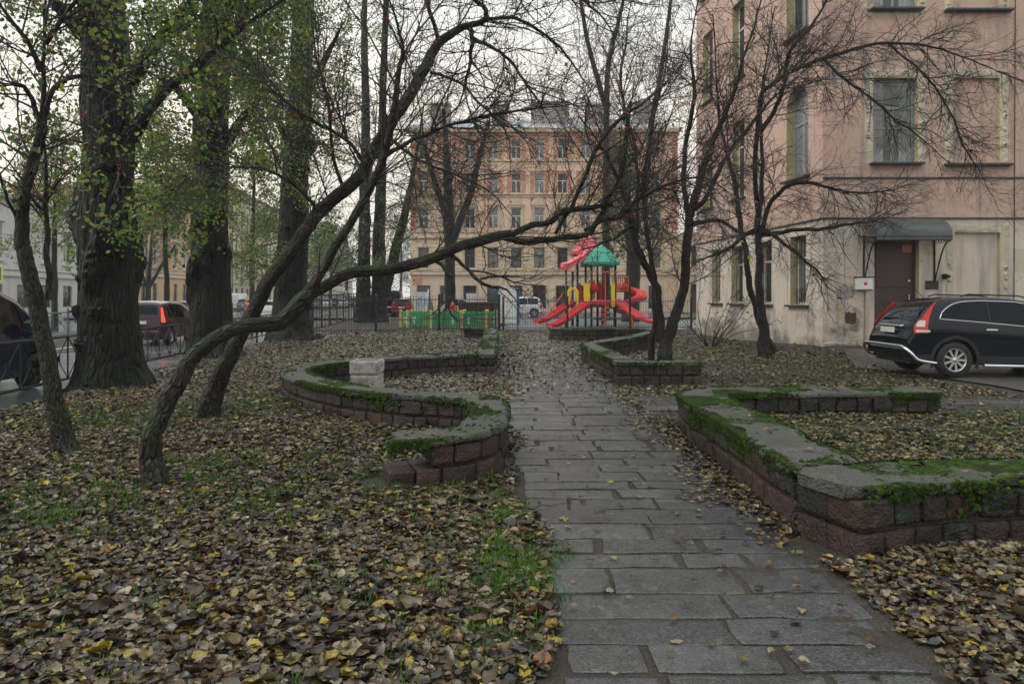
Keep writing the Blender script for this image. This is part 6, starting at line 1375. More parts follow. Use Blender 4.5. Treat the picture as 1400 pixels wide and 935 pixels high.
# ---------- concrete bin of two stacked blocks in the bay
c = np.array([-2.5, 12.0, 0]); h = .29; t = thing('concrete_bin', 'square concrete bin of two stacked patterned blocks in the bay of the curved wall', 'litter bin', c, 0)
for j in range(2):
    m = MB(); w = .250 - .010 * (j == 0); z0 = (0, .378)[j]; z1 = (.365, .60)[j]
    for a in range(4):
        A, B = np.meshgrid(np.linspace(-w, w, 40), np.linspace(z0, z1, 26)); e = np.clip(np.minimum(np.minimum(w - np.abs(A), B - z0), z1 - B) / .03, 0, 1)
        pat = (np.sin(A * 95 + 2.2 * np.sin(B * 60 + a)) > .1) * .008 * (e >= 1); o = w - .012 * (1 - e) ** 2 + pat; x, y = (A, -o); k = [(x, y), (-y, x), (-x, -y), (y, -x)][a]
        m.add(np.stack([c[0] + k[0], c[1] + k[1], B], -1).reshape(-1, 3), grid_faces(26, 40, False), 0, False)
    ring = [np.array([(s * q, r_ * q) for s, r_ in ((-1, -1), (1, -1), (1, 1), (-1, 1))]) for q in (w - .012, w - .07)]
    if j: v = np.vstack([np.column_stack([ring[0] + c[:2], np.full(4, z1)]), np.column_stack([ring[1] + c[:2], np.full(4, z1)]), np.column_stack([ring[1] + c[:2], np.full(4, z1 - .19)])]); m.add(v, [(i, (i + 1) % 4, 4 + (i + 1) % 4, 4 + i) for i in range(4)] + [(4 + i, 4 + (i + 1) % 4, 8 + (i + 1) % 4, 8 + i) for i in range(4)] + [(8, 9, 10, 11)])
    else: m.add(np.column_stack([ring[0] + c[:2], np.full(4, z1)]), [(0, 1, 2, 3)])
    obj('block', m, M['concrete'], t)
# ---------- vehicles (local x from tail to nose, y across, z up)
class Car:
    def __init__(s, L, W, top, belt, sill, wheels, wr, arch=None, tumble=.30, nose=.10):
        s.L = L; s.W = W; s.tp = np.array(top, float); s.bp = np.array(belt, float); s.sill = sill; s.wx = wheels; s.wr = wr; s.ar = arch or wr + .06; s.tum = tumble; s.nose = nose
    def top(s, x):
        k = np.linspace(0, s.L, 240); z = np.interp(k, s.tp[:, 0], s.tp[:, 1]); kr = np.ones(7) / 7; zz = np.convolve(np.pad(z, 3, 'edge'), kr, 'valid'); return np.interp(x, k, zz)
    def belt(s, x): return np.minimum(np.interp(x, s.bp[:, 0], s.bp[:, 1]), s.top(x) - .035)
    def hw(s, x): u = 2 * np.asarray(x) / s.L - 1; return s.W / 2 * (1 - s.nose * np.abs(u) ** 7 - .05 * np.abs(u) ** 2)
    def low(s, x):
        z = np.full(np.shape(x), s.sill, float)
        for w in s.wx: z = np.maximum(z, s.wr + np.sqrt(np.maximum(s.ar ** 2 - (np.asarray(x) - w) ** 2, 0)) * (np.abs(np.asarray(x) - w) < s.ar) - .0 * z) if False else np.where(np.abs(np.asarray(x) - w) < s.ar, np.maximum(z, s.wr + np.sqrt(np.maximum(s.ar ** 2 - (np.asarray(x) - w) ** 2, 0))), z)
        u = np.minimum(x, s.L - np.asarray(x)); return np.maximum(z, s.sill + .16 * np.clip(1 - u / .35, 0, 1))
    def wrf(s, x): bl = s.belt(x); return s.hw(x) * .965 - s.tum * np.maximum(0, s.top(x) - bl - .035)
    def y(s, x, z):
        x = np.asarray(x, float); z = np.asarray(z, float); bl = s.belt(x); t = s.top(x); w = s.hw(x); lo = .25
        f = np.clip((z - lo) / (bl - lo + 1e-6), 0, 1); low = w * (1 - .10 * (1 - f) ** 2 * .6 - .035 * np.clip((f - .62) / .38, 0, 1) ** 1.5 + .008 * np.sin(f * PI * 3))
        g = np.clip((z - bl) / (np.maximum(t - .05 - bl, .01)), 0, 1); return np.where(z <= bl, low, w * .965 * (1 - g) + s.wrf(x) * g)
    def roofz(s, x, y): return s.top(x) - .05 * (np.abs(y) / np.maximum(s.wrf(x), .1)) ** 3
    def body(s):
        xs = set(np.linspace(0, s.L, 70)); xs |= {.02, .05, .09, s.L - .02, s.L - .05, s.L - .1}
        for w in s.wx: xs |= set(w + s.ar * np.sin(np.linspace(-PI / 2, PI / 2, 21))) | {w - s.ar - .003, w + s.ar + .003}
        xs = np.array(sorted(x for x in xs if 0 <= x <= s.L)); S = []
        for x in xs:
            lo = float(s.low(x)); bl = max(float(s.belt(x)), lo + .02); t = max(float(s.top(x)), bl + .03); sec = []
            for f in np.linspace(0, 1, 8): z = lo + (bl - lo) * f; sec.append((float(s.y(x, z)), z))
            for f in np.linspace(0, 1, 6)[1:]: z = bl + (t - .05 - bl) * f; sec.append((float(s.y(x, z)), z))
            wr = float(s.wrf(x))
            for f in (.97, .88, .7, .4, 0): sec.append((wr * f, t - .05 * f ** 3 * .9))
            S.append(sec)
        S = np.array(S); n, k = S.shape[:2]; full = np.concatenate([S, S[:, -2::-1] * [-1, 1]], 1); kk = full.shape[1]
        v = np.stack([np.repeat(xs[:, None], kk, 1), full[..., 0], full[..., 1]], -1); m = MB(); m.add(v.reshape(-1, 3), grid_faces(n, kk, False), 0, True)
        for e, fl in ((0, 1), (-1, 0)):
            q = v[e]; i = range(k - 1); f = [(a, a + 1, kk - 2 - a, kk - 1 - a) for a in i]; m.add(q, [x[::-1] for x in f] if fl else f, 0, False)
        return m
    def under(s, m, mi=0):
        box(m, .12, s.L - .12, -s.W / 2 + .22, s.W / 2 - .22, s.sill - .04, s.sill + .5, mi)
        for w in s.wx: box(m, w - s.ar - .02, w + s.ar + .02, -s.W / 2 + .18, s.W / 2 - .18, s.wr - .05, s.wr + s.ar + .03, mi)
    def side(s, A, B, sgn, off=.006, n=8, m=None, mi=0):
        """panel on the body side between two lines of (x, z)"""
        m = m or MB(); A = np.array(A, float); B = np.array(B, float); t = np.linspace(0, 1, n)[:, None, None]; g = A[None] * (1 - t) + B[None] * t
        v = np.stack([g[..., 0], sgn * (s.y(g[..., 0], g[..., 1]) + off), g[..., 1]], -1); f = grid_faces(n, A.shape[0], False); m.add(v.reshape(-1, 3), f if sgn > 0 else f[:, ::-1], mi, True); return m
    def glass_side(s, x0, x1, lo, hi, sgn, round0=0., round1=0., n=16):
        """lo, hi: heights above belt / below roof"""
        x = np.linspace(x0, x1, n); u = (x - x0) / (x1 - x0); zl = s.belt(x) + lo; zh = np.maximum(s.top(x) - hi, zl + .01)
        if round0: zh = zl + (zh - zl) * np.sqrt(np.clip(u / round0, 0, 1) * (2 - np.clip(u / round0, 0, 1)))
        if round1: zh = zl + (zh - zl) * np.sqrt(np.clip((1 - u) / round1, 0, 1) * (2 - np.clip((1 - u) / round1, 0, 1)))
        return s.side(np.column_stack([x, zl]), np.column_stack([x, zh]), sgn), np.column_stack([x, zl]), np.column_stack([x, zh])
    def glass_top(s, x0, x1, f=.86, off=.006, n=10):
        x = np.linspace(x0, x1, n)[:, None]; u = np.linspace(-1, 1, 9)[None]; y = s.wrf(x) * f * u; z = s.roofz(x, y) + off; m = MB()
        dz = np.gradient(s.top(x[:, 0]), x[:, 0])[:, None]; nx = -dz / np.sqrt(1 + dz ** 2); m.add(np.stack([x + nx * off + 0 * u, y, z], -1).reshape(-1, 3), grid_faces(n, 9, False)[:, ::-1], 0, True); return m

def wheel_parts(root, x, y, r, w, spokes, sgn, rimmat, arch=True):
    m = MB(); lathe(m, [(r * .66, -w / 2), (r * .93, -w / 2), (r, -w * .32), (r, w * .32), (r * .93, w / 2), (r * .66, w / 2), (r * .64, w * .3), (r * .64, -w * .3), (r * .66, -w / 2)], 32, 0, 'y')
    o = bpy.data.objects.new('wheel', m.mesh('tyre', [M['tyre']])); COL.objects.link(o); o.parent = root; o.location = (x, y, r)
    m = MB(); ro = r * .67; yo = sgn * w * .40; lathe(m, [(ro, yo), (ro * .93, yo + sgn * .012), (ro * .88, yo - sgn * .03), (ro * .88, -yo)], 32, 0, 'y'); lathe(m, [(0, yo + sgn * .01), (ro * .2, yo + sgn * .005), (ro * .24, yo - sgn * .04)], 16, 0, 'y')
    for k in range(spokes):
        a = 2 * PI * k / spokes; ca, sa = math.cos(a), math.sin(a); hw_ = ro * .085
        for off in ((-.09, .09) if spokes <= 6 else (0,)):
            c2, s2 = math.cos(a + off), math.sin(a + off); v = []
            for rr, ww, yy in ((ro * .18, hw_ * .9, yo), (ro * .95, hw_ * 1.05, yo - sgn * .0)):
                c3, s3 = (ca, sa) if rr < ro * .3 else (c2, s2)
                for q, dy in ((-1, 0), (1, 0), (1, -.03 * sgn), (-1, -.03 * sgn)): v.append((rr * c3 - q * ww * s3, yy + dy, rr * s3 + q * ww * c3))
            m.add(v, [(0, 1, 5, 4), (1, 2, 6, 5), (2, 3, 7, 6), (3, 0, 4, 7)])
    disc(m, (0, yo - sgn * .07, 0), ro * .88, 'y', 24, 1)
    obj('rim', m, [rimmat, M['black']], o, False)

def build_car(name, label, c, loc, rz, paint, glass_s, windshield, rear, cat='car', tail=None, lights=True, plate=(.72,), spokes=5, mirror=None, group=None, tailmat='taillight', front=True, rimmat='rim', trim=None):
    root = thing(name, label, cat, loc, rz, group); m = c.body(); c.under(m, 1); body = obj('body', m, [M[paint], M['black']], root, False)
    for gs in glass_s:
        for sg in (-1, 1): obj('window', c.glass_side(*gs[:4], sg, *gs[4:])[0], M['carglass'], root, False)
    obj('windscreen', c.glass_top(*windshield), M['carglass'], root, False)
    if rear: obj('rear_window', c.glass_top(*rear), M['carglass'], root, False)
    for x in c.wx:
        for sg in (-1, 1): wheel_parts(root, x, sg * (c.W / 2 - .13), c.wr, .21, spokes, sg, M[rimmat])
    if lights:
        for sg in (-1, 1):
            A, B = tail or ([(.06, .72), (.05, .86), (.07, 1.0)], [(.28, .72), (.28, .86), (.26, 1.0)]); m = c.side(A, B, sg, .012)
            zb = [p[1] for p in A]; tail or bbox(m, -.012, .03, sg * c.W * .5 * .62 - .10, sg * c.W * .5 * .62 + .16, min(zb), min(zb) + .20, .01); obj('taillight', m, M[tailmat], root, False)
            if front:
                x = c.L; m = c.side([(x - .05, .62), (x - .06, .74)], [(x - .45, .66), (x - .45, .80)], sg, .012); obj('headlight', m, M['clear'], root, False)
    m = MB(); x_ = .0; bbox(m, -.022, .01, -.26, .26, plate[0], plate[0] + .112, .006); obj('number_plate', m, M['plate'], root, False)
    m = MB(); bbox(m, -.05, .12, -c.W * .43, c.W * .43, c.sill + .10, c.sill + .30, .05); obj('bumper', m, M[trim or paint], root, False); m = MB(); bbox(m, c.L - .12, c.L + .04, -c.W * .43, c.W * .43, c.sill + .08, c.sill + .30, .05); obj('bumper', m, M[trim or paint], root, False)
    if mirror:
        for sg in (-1, 1): m = MB(); y = float(c.y(mirror, c.belt(mirror))) ; z = float(c.belt(mirror)); bbox(m, mirror - .07, mirror + .09, min(sg * y, sg * (y + .22)), max(sg * y, sg * (y + .22)), z - .02, z + .14, .05); obj('mirror', m, M[paint], root, False)
    return root, body

# ----- black SUV by the pink house
suv = Car(4.56, 1.82, [(0, .74), (.03, .86), (.10, 1.02), (.22, 1.17), (.44, 1.44), (.60, 1.56), (.9, 1.635), (1.5, 1.675), (2.2, 1.665), (2.75, 1.58), (3.35, 1.22), (3.55, 1.10), (4.1, 1.02), (4.42, .88), (4.56, .62)], [(0, 1.19), (.6, 1.18), (1.2, 1.145), (2.5, 1.05), (4.56, .96)], .30, (.92, 3.52), .365, .425, .34)
r_, body = build_car('parked_suv', 'black SUV with tall red tail lamps and chrome window line parked before the brown door', suv, (8.12, 15.05, .03), 0, 'p_black', [(.64, 1.62, .03, .115, .6), (1.66, 2.46, .04, .115), (2.52, 3.12, .04, .12, 0, .55)], (2.85, 3.38), (.2, .52, .8), 'car',
    ([(.10, .90), (.11, 1.06), (.25, 1.22), (.42, 1.42), (.52, 1.53)], [(.36, .90), (.36, 1.06), (.40, 1.22), (.50, 1.42), (.59, 1.545)]), plate=(.88,), spokes=9, mirror=2.95)
r_.rotation_euler = (0, math.radians(1.1), 0); r_.location.z = .05
for sg in (-1, 1):
    _, lo, hi = suv.glass_side(.60, 3.2, .015, .092, sg, .22, .25, 40); path = np.vstack([lo[::-1], hi]); m = MB(); tube(m, np.column_stack([path[:, 0], sg * (suv.y(path[:, 0], path[:, 1]) + .008), path[:, 1]]), .011, 6); obj('chrome_window_line', m, M['chrome'], r_, False)
    m = suv.side([(.14, 1.03), (.155, 1.10), (.20, 1.16)], [(.30, 1.03), (.31, 1.10), (.32, 1.16)], sg, .018); suv.side([(.14, .92), (.14, .965)], [(.40, .92), (.40, .965)], sg, .018, m=m); obj('reversing_light', m, M['clear'], r_, False)
    m = MB(); pth = np.array([(-.10, .0, .62), (-.10, sg * .62, .62), (-.09, sg * .78, .60), (-.02, sg * .92, .50), (.06, sg * .95, .40), (.16, sg * .96, .345), (.47, sg * .965, .30)]); tube(m, crom(pth, 6), .033, 10); obj('bumper_tube', m, M['chrome'], r_, False)
    m = MB(); tube(m, np.array([(1.45, sg * .95, .27), (3.0, sg * .95, .27)]), .035, 10); obj('side_step', m, M['chrome'], r_, False)
    for x in (1.50, 2.62): m = MB(); y = float(suv.y(x, .90)); bbox(m, x, x + .24, min(sg * (y + .005), sg * (y + .05)), max(sg * (y + .005), sg * (y + .05)), .975, 1.01, .014); obj('door_handle', m, M['chrome'], r_, False)
    m = MB()
    for x in (1.62, 2.5): z = np.linspace(.42, 1.01, 8); suv.side(np.column_stack([0 * z + x - .004, z]), np.column_stack([0 * z + x + .004, z]), sg, .003, 2, m)
    x = np.linspace(.5, 4.0, 20); suv.side(np.column_stack([x, 0 * x + .935]), np.column_stack([x, 0 * x + .942]), sg, .003, 2, m); obj('door_seam', m, M['black'], r_, False)
    m = MB()
    for w in suv.wx:
        a = np.linspace(-.35, PI + .35, 26); q0 = np.column_stack([w + .428 * np.cos(a), .365 + .428 * np.sin(a)]); q1 = np.column_stack([w + .50 * np.cos(a), .365 + .50 * np.sin(a)]); suv.side(q0, q1, sg, .014, 3, m)
    x = np.linspace(.1, 4.4, 60); k = [not any(abs(a - w) < .44 for w in suv.wx) for a in x]
    for a, b in ((1.40, 3.02), (.12, .46)): xx = np.linspace(a, b, 14); suv.side(np.column_stack([xx, 0 * xx + .31]), np.column_stack([xx, 0 * xx + .46]), sg, .012, 3, m)
    obj('cladding', m, M['black'], r_, False)
    m = MB(); tube(m, np.array([(1.2, sg * .56, 1.675), (1.35, sg * .57, 1.715), (2.4, sg * .57, 1.70), (2.65, sg * .56, 1.64)]), .016, 6); obj('roof_rail', m, M['black'], r_, False)
m = MB(); bbox(m, .035, .12, -.42, .42, 1.0, 1.05, .015); obj('tailgate_trim', m, M['chrome'], r_, False)
m = MB(); bbox(m, .26, .34, -.02, .02, 1.22, 1.26, .01); tube(m, np.array([(.22, -.02, 1.20), (.20, .5, 1.18)]), .012, 5); obj('rear_wiper', m, M['black'], r_, False)
m = MB(); tube(m, np.array([(.78, 0, 1.61), (.55, 0, 1.84)]), .007, 5); obj('aerial', m, M['black'], r_, False)
m = MB(); bbox(m, -.06, -.02, -.85, -.68, .55, .60, .01); bbox(m, -.06, -.02, .68, .85, .55, .60, .01); obj('reflector', m, M['taillight'], r_, False)

# ----- dark van at the left edge
van = Car(4.75, 1.95, [(0, .9), (.04, 1.6), (.25, 1.92), (.8, 2.0), (2.6, 1.98), (3.1, 1.94), (3.6, 1.74), (3.95, 1.46), (4.35, 1.21), (4.62, .95), (4.75, .6)], [(0, 1.08), (2.6, 1.06), (3.9, 1.02), (4.75, .9)], .26, (.95, 3.85), .33, .40, .24)
r_, _ = build_car('dark_van', 'dark navy van parked beyond the fence, cut by the left edge of the photo', van, (street_x(8.95, 10.0), 9.85, -.10), PI / 2 + .105, 'p_navy', [(.4, 1.5, .05, .2), (1.56, 2.5, .05, .2), (2.56, 3.3, .05, .17), (3.34, 3.62, .05, .15, 0, .8)], (2.95, 3.75), (.06, .25, .8), 'van', front=True, mirror=3.45, rimmat='black')
for sg in (-1, 1): m = MB(); y = float(van.y(3.5, 1.0)); bbox(m, 3.40, 3.56, min(sg * y, sg * (y + .26)), max(sg * y, sg * (y + .26)), 1.06, 1.34, .06); obj('mirror', m, M['black'], r_, False); m = MB(); lathe(m, [(0, 0), (.06, 0), (.05, .02), (0, .025)], 12, 0, 'y', (3.62, 0, .98)); 
# ----- plum MPV with lit brake lamp
mpv = Car(4.2, 1.74, [(0, .62), (.03, .95), (.10, 1.12), (.22, 1.45), (.40, 1.58), (1.2, 1.64), (2.2, 1.60), (2.7, 1.42), (3.2, 1.08), (3.9, .93), (4.2, .6)], [(0, 1.0), (2.6, .96), (4.2, .88)], .27, (.78, 3.35), .31, .37, .30)
r_, _ = build_car('plum_car', 'plum family car with a lit red brake lamp driving between the two nearest lindens', mpv, (street_x(10.8, 25.0), 25.0, -.11), PI / 2 + .105, 'p_plum', [(.62, 1.3, .04, .13, .3), (1.36, 2.1, .04, .12), (2.16, 2.85, .04, .12, 0, .6)], (2.3, 3.1), (.11, .30, .84), tail=([(.06, .86), (.06, 1.02), (.14, 1.2), (.24, 1.40)], [(.30, .86), (.28, 1.02), (.32, 1.2), (.38, 1.40)]), tailmat='brake', plate=(.80,))
m = mpv.glass_top(.42, 2.25, .97, .008, 14); obj('roof_panel', m, M['p_white'], r_, False)

def sedan(k=1.): return Car(4.4 * k, 1.72, [(0, .62), (.04, .88), (.25, .98), (.55, 1.02), (1.05, 1.38), (1.5, 1.46), (2.3, 1.43), (3.0, 1.02), (3.9, .88), (4.4, .58)], [(0, .90), (4.4, .86)], .24, (.85, 3.5), .30, .36, .32)
def hatch(): return Car(4.1, 1.74, [(0, .62), (.03, .95), (.12, 1.15), (.35, 1.45), (1.2, 1.52), (2.1, 1.48), (2.8, 1.06), (3.7, .90), (4.1, .6)], [(0, .96), (4.1, .88)], .25, (.78, 3.3), .31, .37, .30)
def boxvan(): return Car(4.9, 1.9, [(0, .9), (.04, 1.95), (.2, 2.15), (3.2, 2.15), (3.7, 1.8), (4.1, 1.3), (4.75, 1.0), (4.9, .6)], [(0, 1.15), (4.9, 1.0)], .28, (.9, 3.9), .33, .40, .14)
def jeep(): return Car(3.74, 1.64, [(0, .70), (.03, 1.0), (.10, 1.15), (.32, 1.55), (.6, 1.62), (1.9, 1.62), (2.2, 1.5), (2.55, 1.08), (3.5, .98), (3.74, .70)], [(0, 1.0), (3.74, .95)], .34, (.72, 2.95), .34, .40, .24)
SG = [(.95, 1.75, .04, .10, .4), (1.8, 2.6, .04, .10, 0, .6)]; HG = [(.5, 1.2, .04, .11, .3), (1.25, 1.95, .04, .11), (2.0, 2.5, .04, .11, 0, .6)]
def park(name, label, kind, px, d, L=None, rz=PI / 2 + .105, paint='p_grey', cat='car', x=None, group=None, z=-.10):
    c = kind(); X0 = (px - 700) / F * d if L is None else street_x(L, d)
    ws = {sedan: (2.35, 2.95), hatch: (2.15, 2.75), boxvan: (3.3, 4.05), jeep: (2.02, 2.5)}[kind]; rw = {sedan: (.58, 1.0), hatch: (.13, .34), boxvan: None, jeep: (.11, .32)}[kind]
    gs = {sedan: SG, hatch: HG, boxvan: [(2.9, 3.6, .06, .25, 0, .4)], jeep: [(.42, 1.2, .04, .12), (1.26, 2.15, .04, .12, 0, .4)]}[kind]
    return build_car(name, label, c, (X0, d, z), rz, paint, gs, ws, rw, cat, group=group, spokes=6)
pk = 'cars parked or driving along the street'
park('white_car', 'white car with red tail lamps driving away behind the third linden', hatch, 366, 49, paint='p_white', group=pk)
park('white_van', 'white van parked before the yellow house', boxvan, 318, 84, paint='p_white', cat='van', group=pk)
park('parked_car', 'dark grey car beside the white van before the yellow house', hatch, 333, 78, paint='p_grey', group=pk)
park('parked_car', 'orange-yellow car just left of the leaning trunk, before the yellow house', hatch, 344, 72, paint='p_orange', group=pk)
park('parked_car', 'greenish parked car directly above the plum car roof', sedan, 240, 50, paint='p_green', group=pk, rz=PI / 2 + .16)
park('parked_car', 'dark parked sedan peeking out right of the plum car', sedan, 254, 57, paint='p_grey', group=pk, rz=PI / 2 + .16)
for i, (px, d, p, l) in enumerate(((432, 92, 'p_grey', 'grey parked car nearest the third linden, seen through the tall fence'), (446, 96, 'p_white', 'white parked car in the far row seen through the tall fence'), (457, 104, 'p_navy', 'navy parked car in the far row seen through the tall fence'),
        (468, 98, 'p_silver', 'silver parked car in the far row seen through the tall fence'), (478, 108, 'p_green', 'greenish parked car in the far row next to the grey twin-stemmed linden'))): park('parked_car', l, [hatch, sedan][i % 2], px, d, paint=p, group=pk, rz=PI / 2 + .3)
park('parked_suv', 'dark jeep-like car right of the twin-stemmed linden', boxvan, 534, 57, paint='p_black', group=pk, z=.03)
park('parked_car', 'ruby red car at the street corner, left of the apartment house', hatch, 549, 55, paint='p_ruby', group=pk, z=.03)
park('parked_car', 'white car behind the ruby car at the street corner', hatch, 545, 64, paint='p_white', group=pk, z=.03)
park('parked_car', 'silver car parked before the apartment house behind the bare forked tree', sedan, 598, 57, rz=0.05, paint='p_silver', group=pk, z=.03)
park('white_jeep', 'small boxy white off-road car right of the arched board', jeep, 742, 56, rz=PI, paint='p_white', group=pk, z=.03)
# ---------- fences and signs
def rail_fence(name, label, L, d0, d1, pitch, mat, zr=(.28, 1.06), unit=.72, plate=.055, base=-.10, group=None):
    a = np.array([street_x(L, d0), d0, 0]); W = (d1 - d0) / SDIR[1]; n = max(1, round(W / pitch)); pitch = W / n; t = thing(name, label, 'fence', a, 0, group)
    for i in range(n + 1):
        p = a + SDIR * pitch * i; m = MB(); bbox(m, p[0] - .03, p[0] + .03, p[1] - .03, p[1] + .03, base - .1, base + zr[1] + .16, .006); obj('post', m, mat, t)
    for i in range(n):
        p = a + SDIR * (pitch * i + .04); q = a + SDIR * (pitch * (i + 1) - .04); m = MB()
        for z in zr: sbar(m, p + UP * (z + base), q + UP * (z + base), .034)
        k = max(1, round((pitch - .08) / unit)); w = (pitch - .08) / k; zm = base + sum(zr) / 2
        for j in range(k):
            x0 = p + SDIR * w * j; x1 = p + SDIR * w * (j + 1); xm = (x0 + x1) / 2
            if j: sbar(m, x0 + UP * (base + zr[0]), x0 + UP * (base + zr[1]), .022)
            for u, v in ((x0, x1), (x1, x0)): sbar(m, u + UP * (base + zr[0]), v + UP * (base + zr[1]), .015)
            bbox(m, xm[0] - .012, xm[0] + .012, xm[1] - plate, xm[1] + plate, zm - plate, zm + plate, .004)
        obj('rail_panel', m, mat, t)
    return t
rail_fence('street_fence', 'low black lattice fence along the lawn edge, in front of the van and the lindens', 6.86, 8.6, 33.2, 3.5, M['black_metal'])
rail_fence('median_fence', 'blue-grey lattice fence on the median beyond the near roadway', 14.7, 15, 62, 3.2, M['bluegrey_metal'], unit=.9, base=0.)
def bar_fence(name, label, a, b, n, hgt, mat, post_mat, pr=.045, gap=.125, z0=.0, group=None):
    a = np.array(a, float); b = np.array(b, float); W = np.linalg.norm(b - a); u = (b - a) / W; t = thing(name, label, 'fence', a, 0, group)
    for i in range(n + 1):
        p = a + u * W * i / n; m = MB(); bbox(m, p[0] - pr, p[0] + pr, p[1] - pr, p[1] + pr, z0 - .1, z0 + hgt + .03, .008); lathe(m, [(pr, z0 + hgt + .03), (pr * .8, z0 + hgt + .07), (0, z0 + hgt + .10)], 8, 0, 'z', (p[0], p[1], 0)); obj('post', m, post_mat, t)
    for i in range(n):
        p = a + u * (W * i / n + pr + .01); q = a + u * (W * (i + 1) / n - pr - .01); m = MB(); w = np.linalg.norm(q - p); k = int(w / gap)
        for z in (.16, .62, hgt - .18): sbar(m, p + UP * (z + z0), q + UP * (z + z0), .026)
        for j in range(1, k): x = p + u * w * j / k; sbar(m, x + UP * (z0 + .06), x + UP * (z0 + hgt), .012)
        obj('bar_panel', m, mat, t)
    return t
bar_fence('playground_fence', 'tall black bar fence with thick posts, left of the white arched board', (-9.05, 31.0, 0), (-.62, 33.6, 0), 3, 1.72, M['black_metal'], M['black_metal'], .055)
bar_fence('playground_fence', 'blue-tinted tall bar fence in front of the red slides', (-.42, 33.7, 0), (9.0, 34.9, 0), 3, 1.62, M['blue_metal'], M['black_metal'], .05)
bar_fence('street_bar_fence', 'tall bar fence along the street beside the twin-stemmed linden', (street_x(6.2, 31.2), 31.2, 0), (street_x(6.2, 56), 56, 0), 9, 1.75, M['black_metal'], M['black_metal'], .04, .26)
for px in (677.5, 707.5):
    x = (px - 700) / F * 35.0; t = thing('blue_gate_post', 'blue post at the %s of the white arched board, by the fence' % ('left side' if px < 690 else 'right side'), 'post', (x, 35.0, 0)); m = MB(); bar(m, (x, 35.0, -.05), (x, 35.0, 2.02), .042, 10); obj('tube', m, M['blue_metal'], t); m = MB(); lathe(m, [(.05, 2.02), (.05, 2.06), (0, 2.08)], 10, 0, 'z', (x, 35.0, 0)); obj('cap', m, M['blue_metal'], t)
def cross_sign(label, px, py, d, s=.7, rz=0.):
    p = P(px, py, d); t = thing('crossing_sign', label, 'road sign', (p[0], d, 0)); m = MB(); bar(m, (p[0], d + .04, -.1), (p[0], d + .04, p[2] + s / 2), .035, 8); obj('post', m, M['bluegrey_metal'], t)
    m = MB(); h = s / 2; bbox(m, p[0] - h, p[0] + h, d - .02, d, p[2] - h, p[2] + h, .01, 0); b = h * .78; bbox(m, p[0] - b, p[0] + b, d - .03, d - .021, p[2] - b, p[2] + b, .01, 1)
    m.add([(p[0] - b * .75, d - .032, p[2] - b * .7), (p[0] + b * .75, d - .032, p[2] - b * .7), (p[0], d - .032, p[2] + b * .75)], [(0, 1, 2)], 2)
    lathe(m, [(0, -.036), (b * .12, -.036), (b * .12, -.033)], 10, 3, 'y', (p[0], d, p[2] + b * .28)); sbar(m, (p[0], d - .036, p[2] + b * .15), (p[0], d - .036, p[2] - b * .25), b * .16, 3); sbar(m, (p[0], d - .036, p[2] - b * .2), (p[0] - b * .25, d - .036, p[2] - b * .62), b * .10, 3); sbar(m, (p[0], d - .036, p[2] - b * .2), (p[0] + b * .25, d - .036, p[2] - b * .62), b * .10, 3)
    obj('board', m, [M['sign_yellow'], M['sign_blue'], M['white'], M['black']], t)
cross_sign('blue pedestrian crossing sign with a lime border above the van at the left edge', -7, 374, 40, .95)
cross_sign('small pedestrian crossing sign with a lime border seen through the tall fence', 473, 402, 88, .8); cross_sign('small pedestrian crossing sign with a lime border right of the twin-stemmed linden', 542, 401, 92, .7)
# ---------- light, sky, camera
w = bpy.data.worlds.new('World'); scene.world = w; w.use_nodes = True; nt = w.node_tree; nt.nodes.clear()
out = nt.nodes.new('ShaderNodeOutputWorld'); bg = nt.nodes.new('ShaderNodeBackground'); nt.links.new(bg.outputs[0], out.inputs[0])
sky = nt.nodes.new('ShaderNodeTexSky'); sky.sky_type = 'NISHITA'; sky.sun_disc = False; sky.sun_elevation = math.radians(38); sky.sun_rotation = math.radians(262); sky.dust_density = 6; sky.air_density = 1.5
tc = nt.nodes.new('ShaderNodeTexCoord'); sx = nt.nodes.new('ShaderNodeSeparateXYZ'); nt.links.new(tc.outputs['Generated'], sx.inputs[0])
cr = nt.nodes.new('ShaderNodeValToRGB'); nt.links.new(sx.outputs[2], cr.inputs[0]); SK = 10.
e = cr.color_ramp.elements; e[0].position = 0.0; e[0].color = (1.13, 1.05, .92, 1); e[1].position = 1.; e[1].color = (1.50, 1.72, 1.80, 1)
k = e.new(.25); k.color = (1.18, 1.09, .95, 1); k = e.new(.5); k.color = (1.10, 1.18, 1.20, 1)
no = nt.nodes.new('ShaderNodeTexNoise'); no.inputs['Scale'].default_value = 2.2; no.inputs['Detail'].default_value = 5; nt.links.new(tc.outputs['Generated'], no.inputs[0])
nr = nt.nodes.new('ShaderNodeValToRGB'); nt.links.new(no.outputs[0], nr.inputs[0]); nr.color_ramp.elements[0].position = .3; nr.color_ramp.elements[0].color = (.80, .82, .86, 1); nr.color_ramp.elements[1].position = .7; nr.color_ramp.elements[1].color = (1.08, 1.06, 1.03, 1)
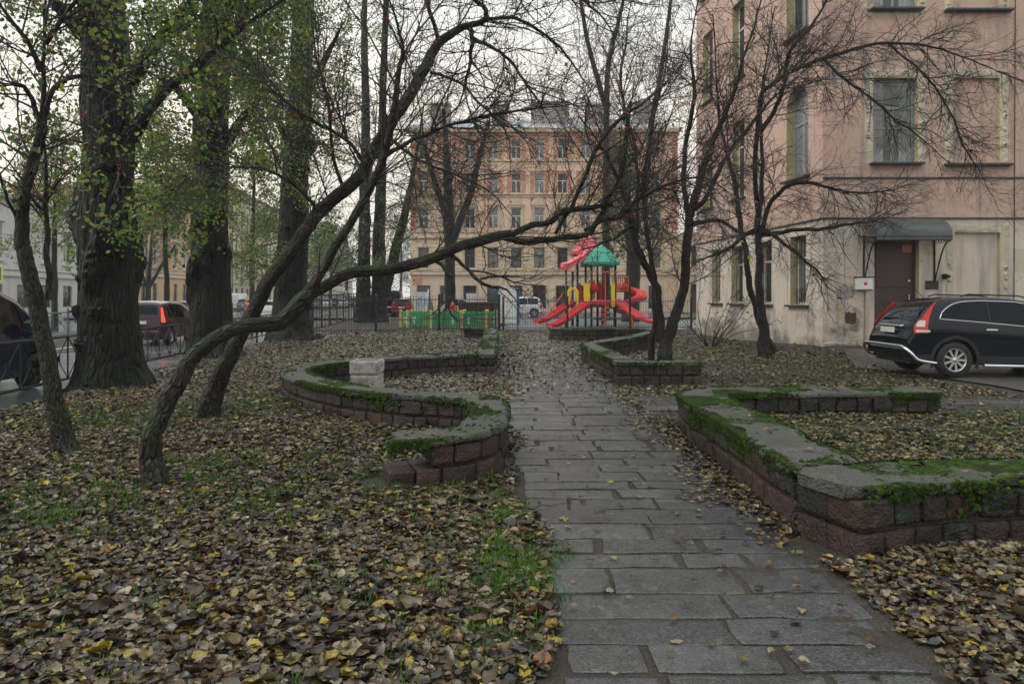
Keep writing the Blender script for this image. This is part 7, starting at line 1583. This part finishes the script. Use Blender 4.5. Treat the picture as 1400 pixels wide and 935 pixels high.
m1 = nt.nodes.new('ShaderNodeMix'); m1.data_type = 'RGBA'; m1.blend_type = 'MULTIPLY'; m1.inputs[0].default_value = 1; nt.links.new(cr.outputs[0], m1.inputs[6]); nt.links.new(nr.outputs[0], m1.inputs[7])
sc_ = nt.nodes.new('ShaderNodeVectorMath'); sc_.operation = 'SCALE'; sc_.inputs[3].default_value = SK; nt.links.new(m1.outputs[2], sc_.inputs[0])
m2 = nt.nodes.new('ShaderNodeMix'); m2.data_type = 'RGBA'; m2.inputs[0].default_value = .92; nt.links.new(sky.outputs[0], m2.inputs[6]); nt.links.new(sc_.outputs[0], m2.inputs[7])
nt.links.new(m2.outputs[2], bg.inputs[0]); bg.inputs[1].default_value = .10
sl = bpy.data.lights.new('sun', 'SUN'); sl.energy = 1.1; sl.angle = math.radians(25); sl.color = (1., .95, .88); so = bpy.data.objects.new('sun', sl); COL.objects.link(so)
az = math.radians(262); el = math.radians(38); so.rotation_euler = Vector((math.sin(az) * math.cos(el), math.cos(az) * math.cos(el), math.sin(el))).to_track_quat('Z', 'Y').to_euler()
cam = bpy.data.cameras.new('camera'); co = bpy.data.objects.new('camera', cam); COL.objects.link(co); scene.camera = co
co.location = (0, 0, EYE); co.rotation_euler = (PI / 2, 0, 0); cam.sensor_width = 36; cam.lens = F * 36 / 1400; cam.shift_y = -(467.5 - HZ) / 1400; cam.clip_start = .1; cam.clip_end = 3000
vs = scene.view_settings; vs.view_transform = 'Standard'; vs.look = 'None'; vs.exposure = .22; vs.gamma = 1; vs.use_curve_mapping = False
scene.cycles.max_bounces = 6; scene.cycles.transparent_max_bounces = 6; scene.cycles.diffuse_bounces = 3; scene.cycles.glossy_bounces = 3

hz = G('autumn_haze'); hz.t.nodes.remove(hz.b); pv = hz.t.nodes.new('ShaderNodeVolumePrincipled'); pv.inputs['Color'].default_value = (.86, .90, .93, 1); pv.inputs['Density'].default_value = .0007; hz.t.links.new(pv.outputs[0], hz.out.inputs['Volume'])
mb = MB(); box(mb, -2500, 2500, -2500, 2500, -3.0, 25.0); obj('haze', mb, hz.m, kind='stuff')
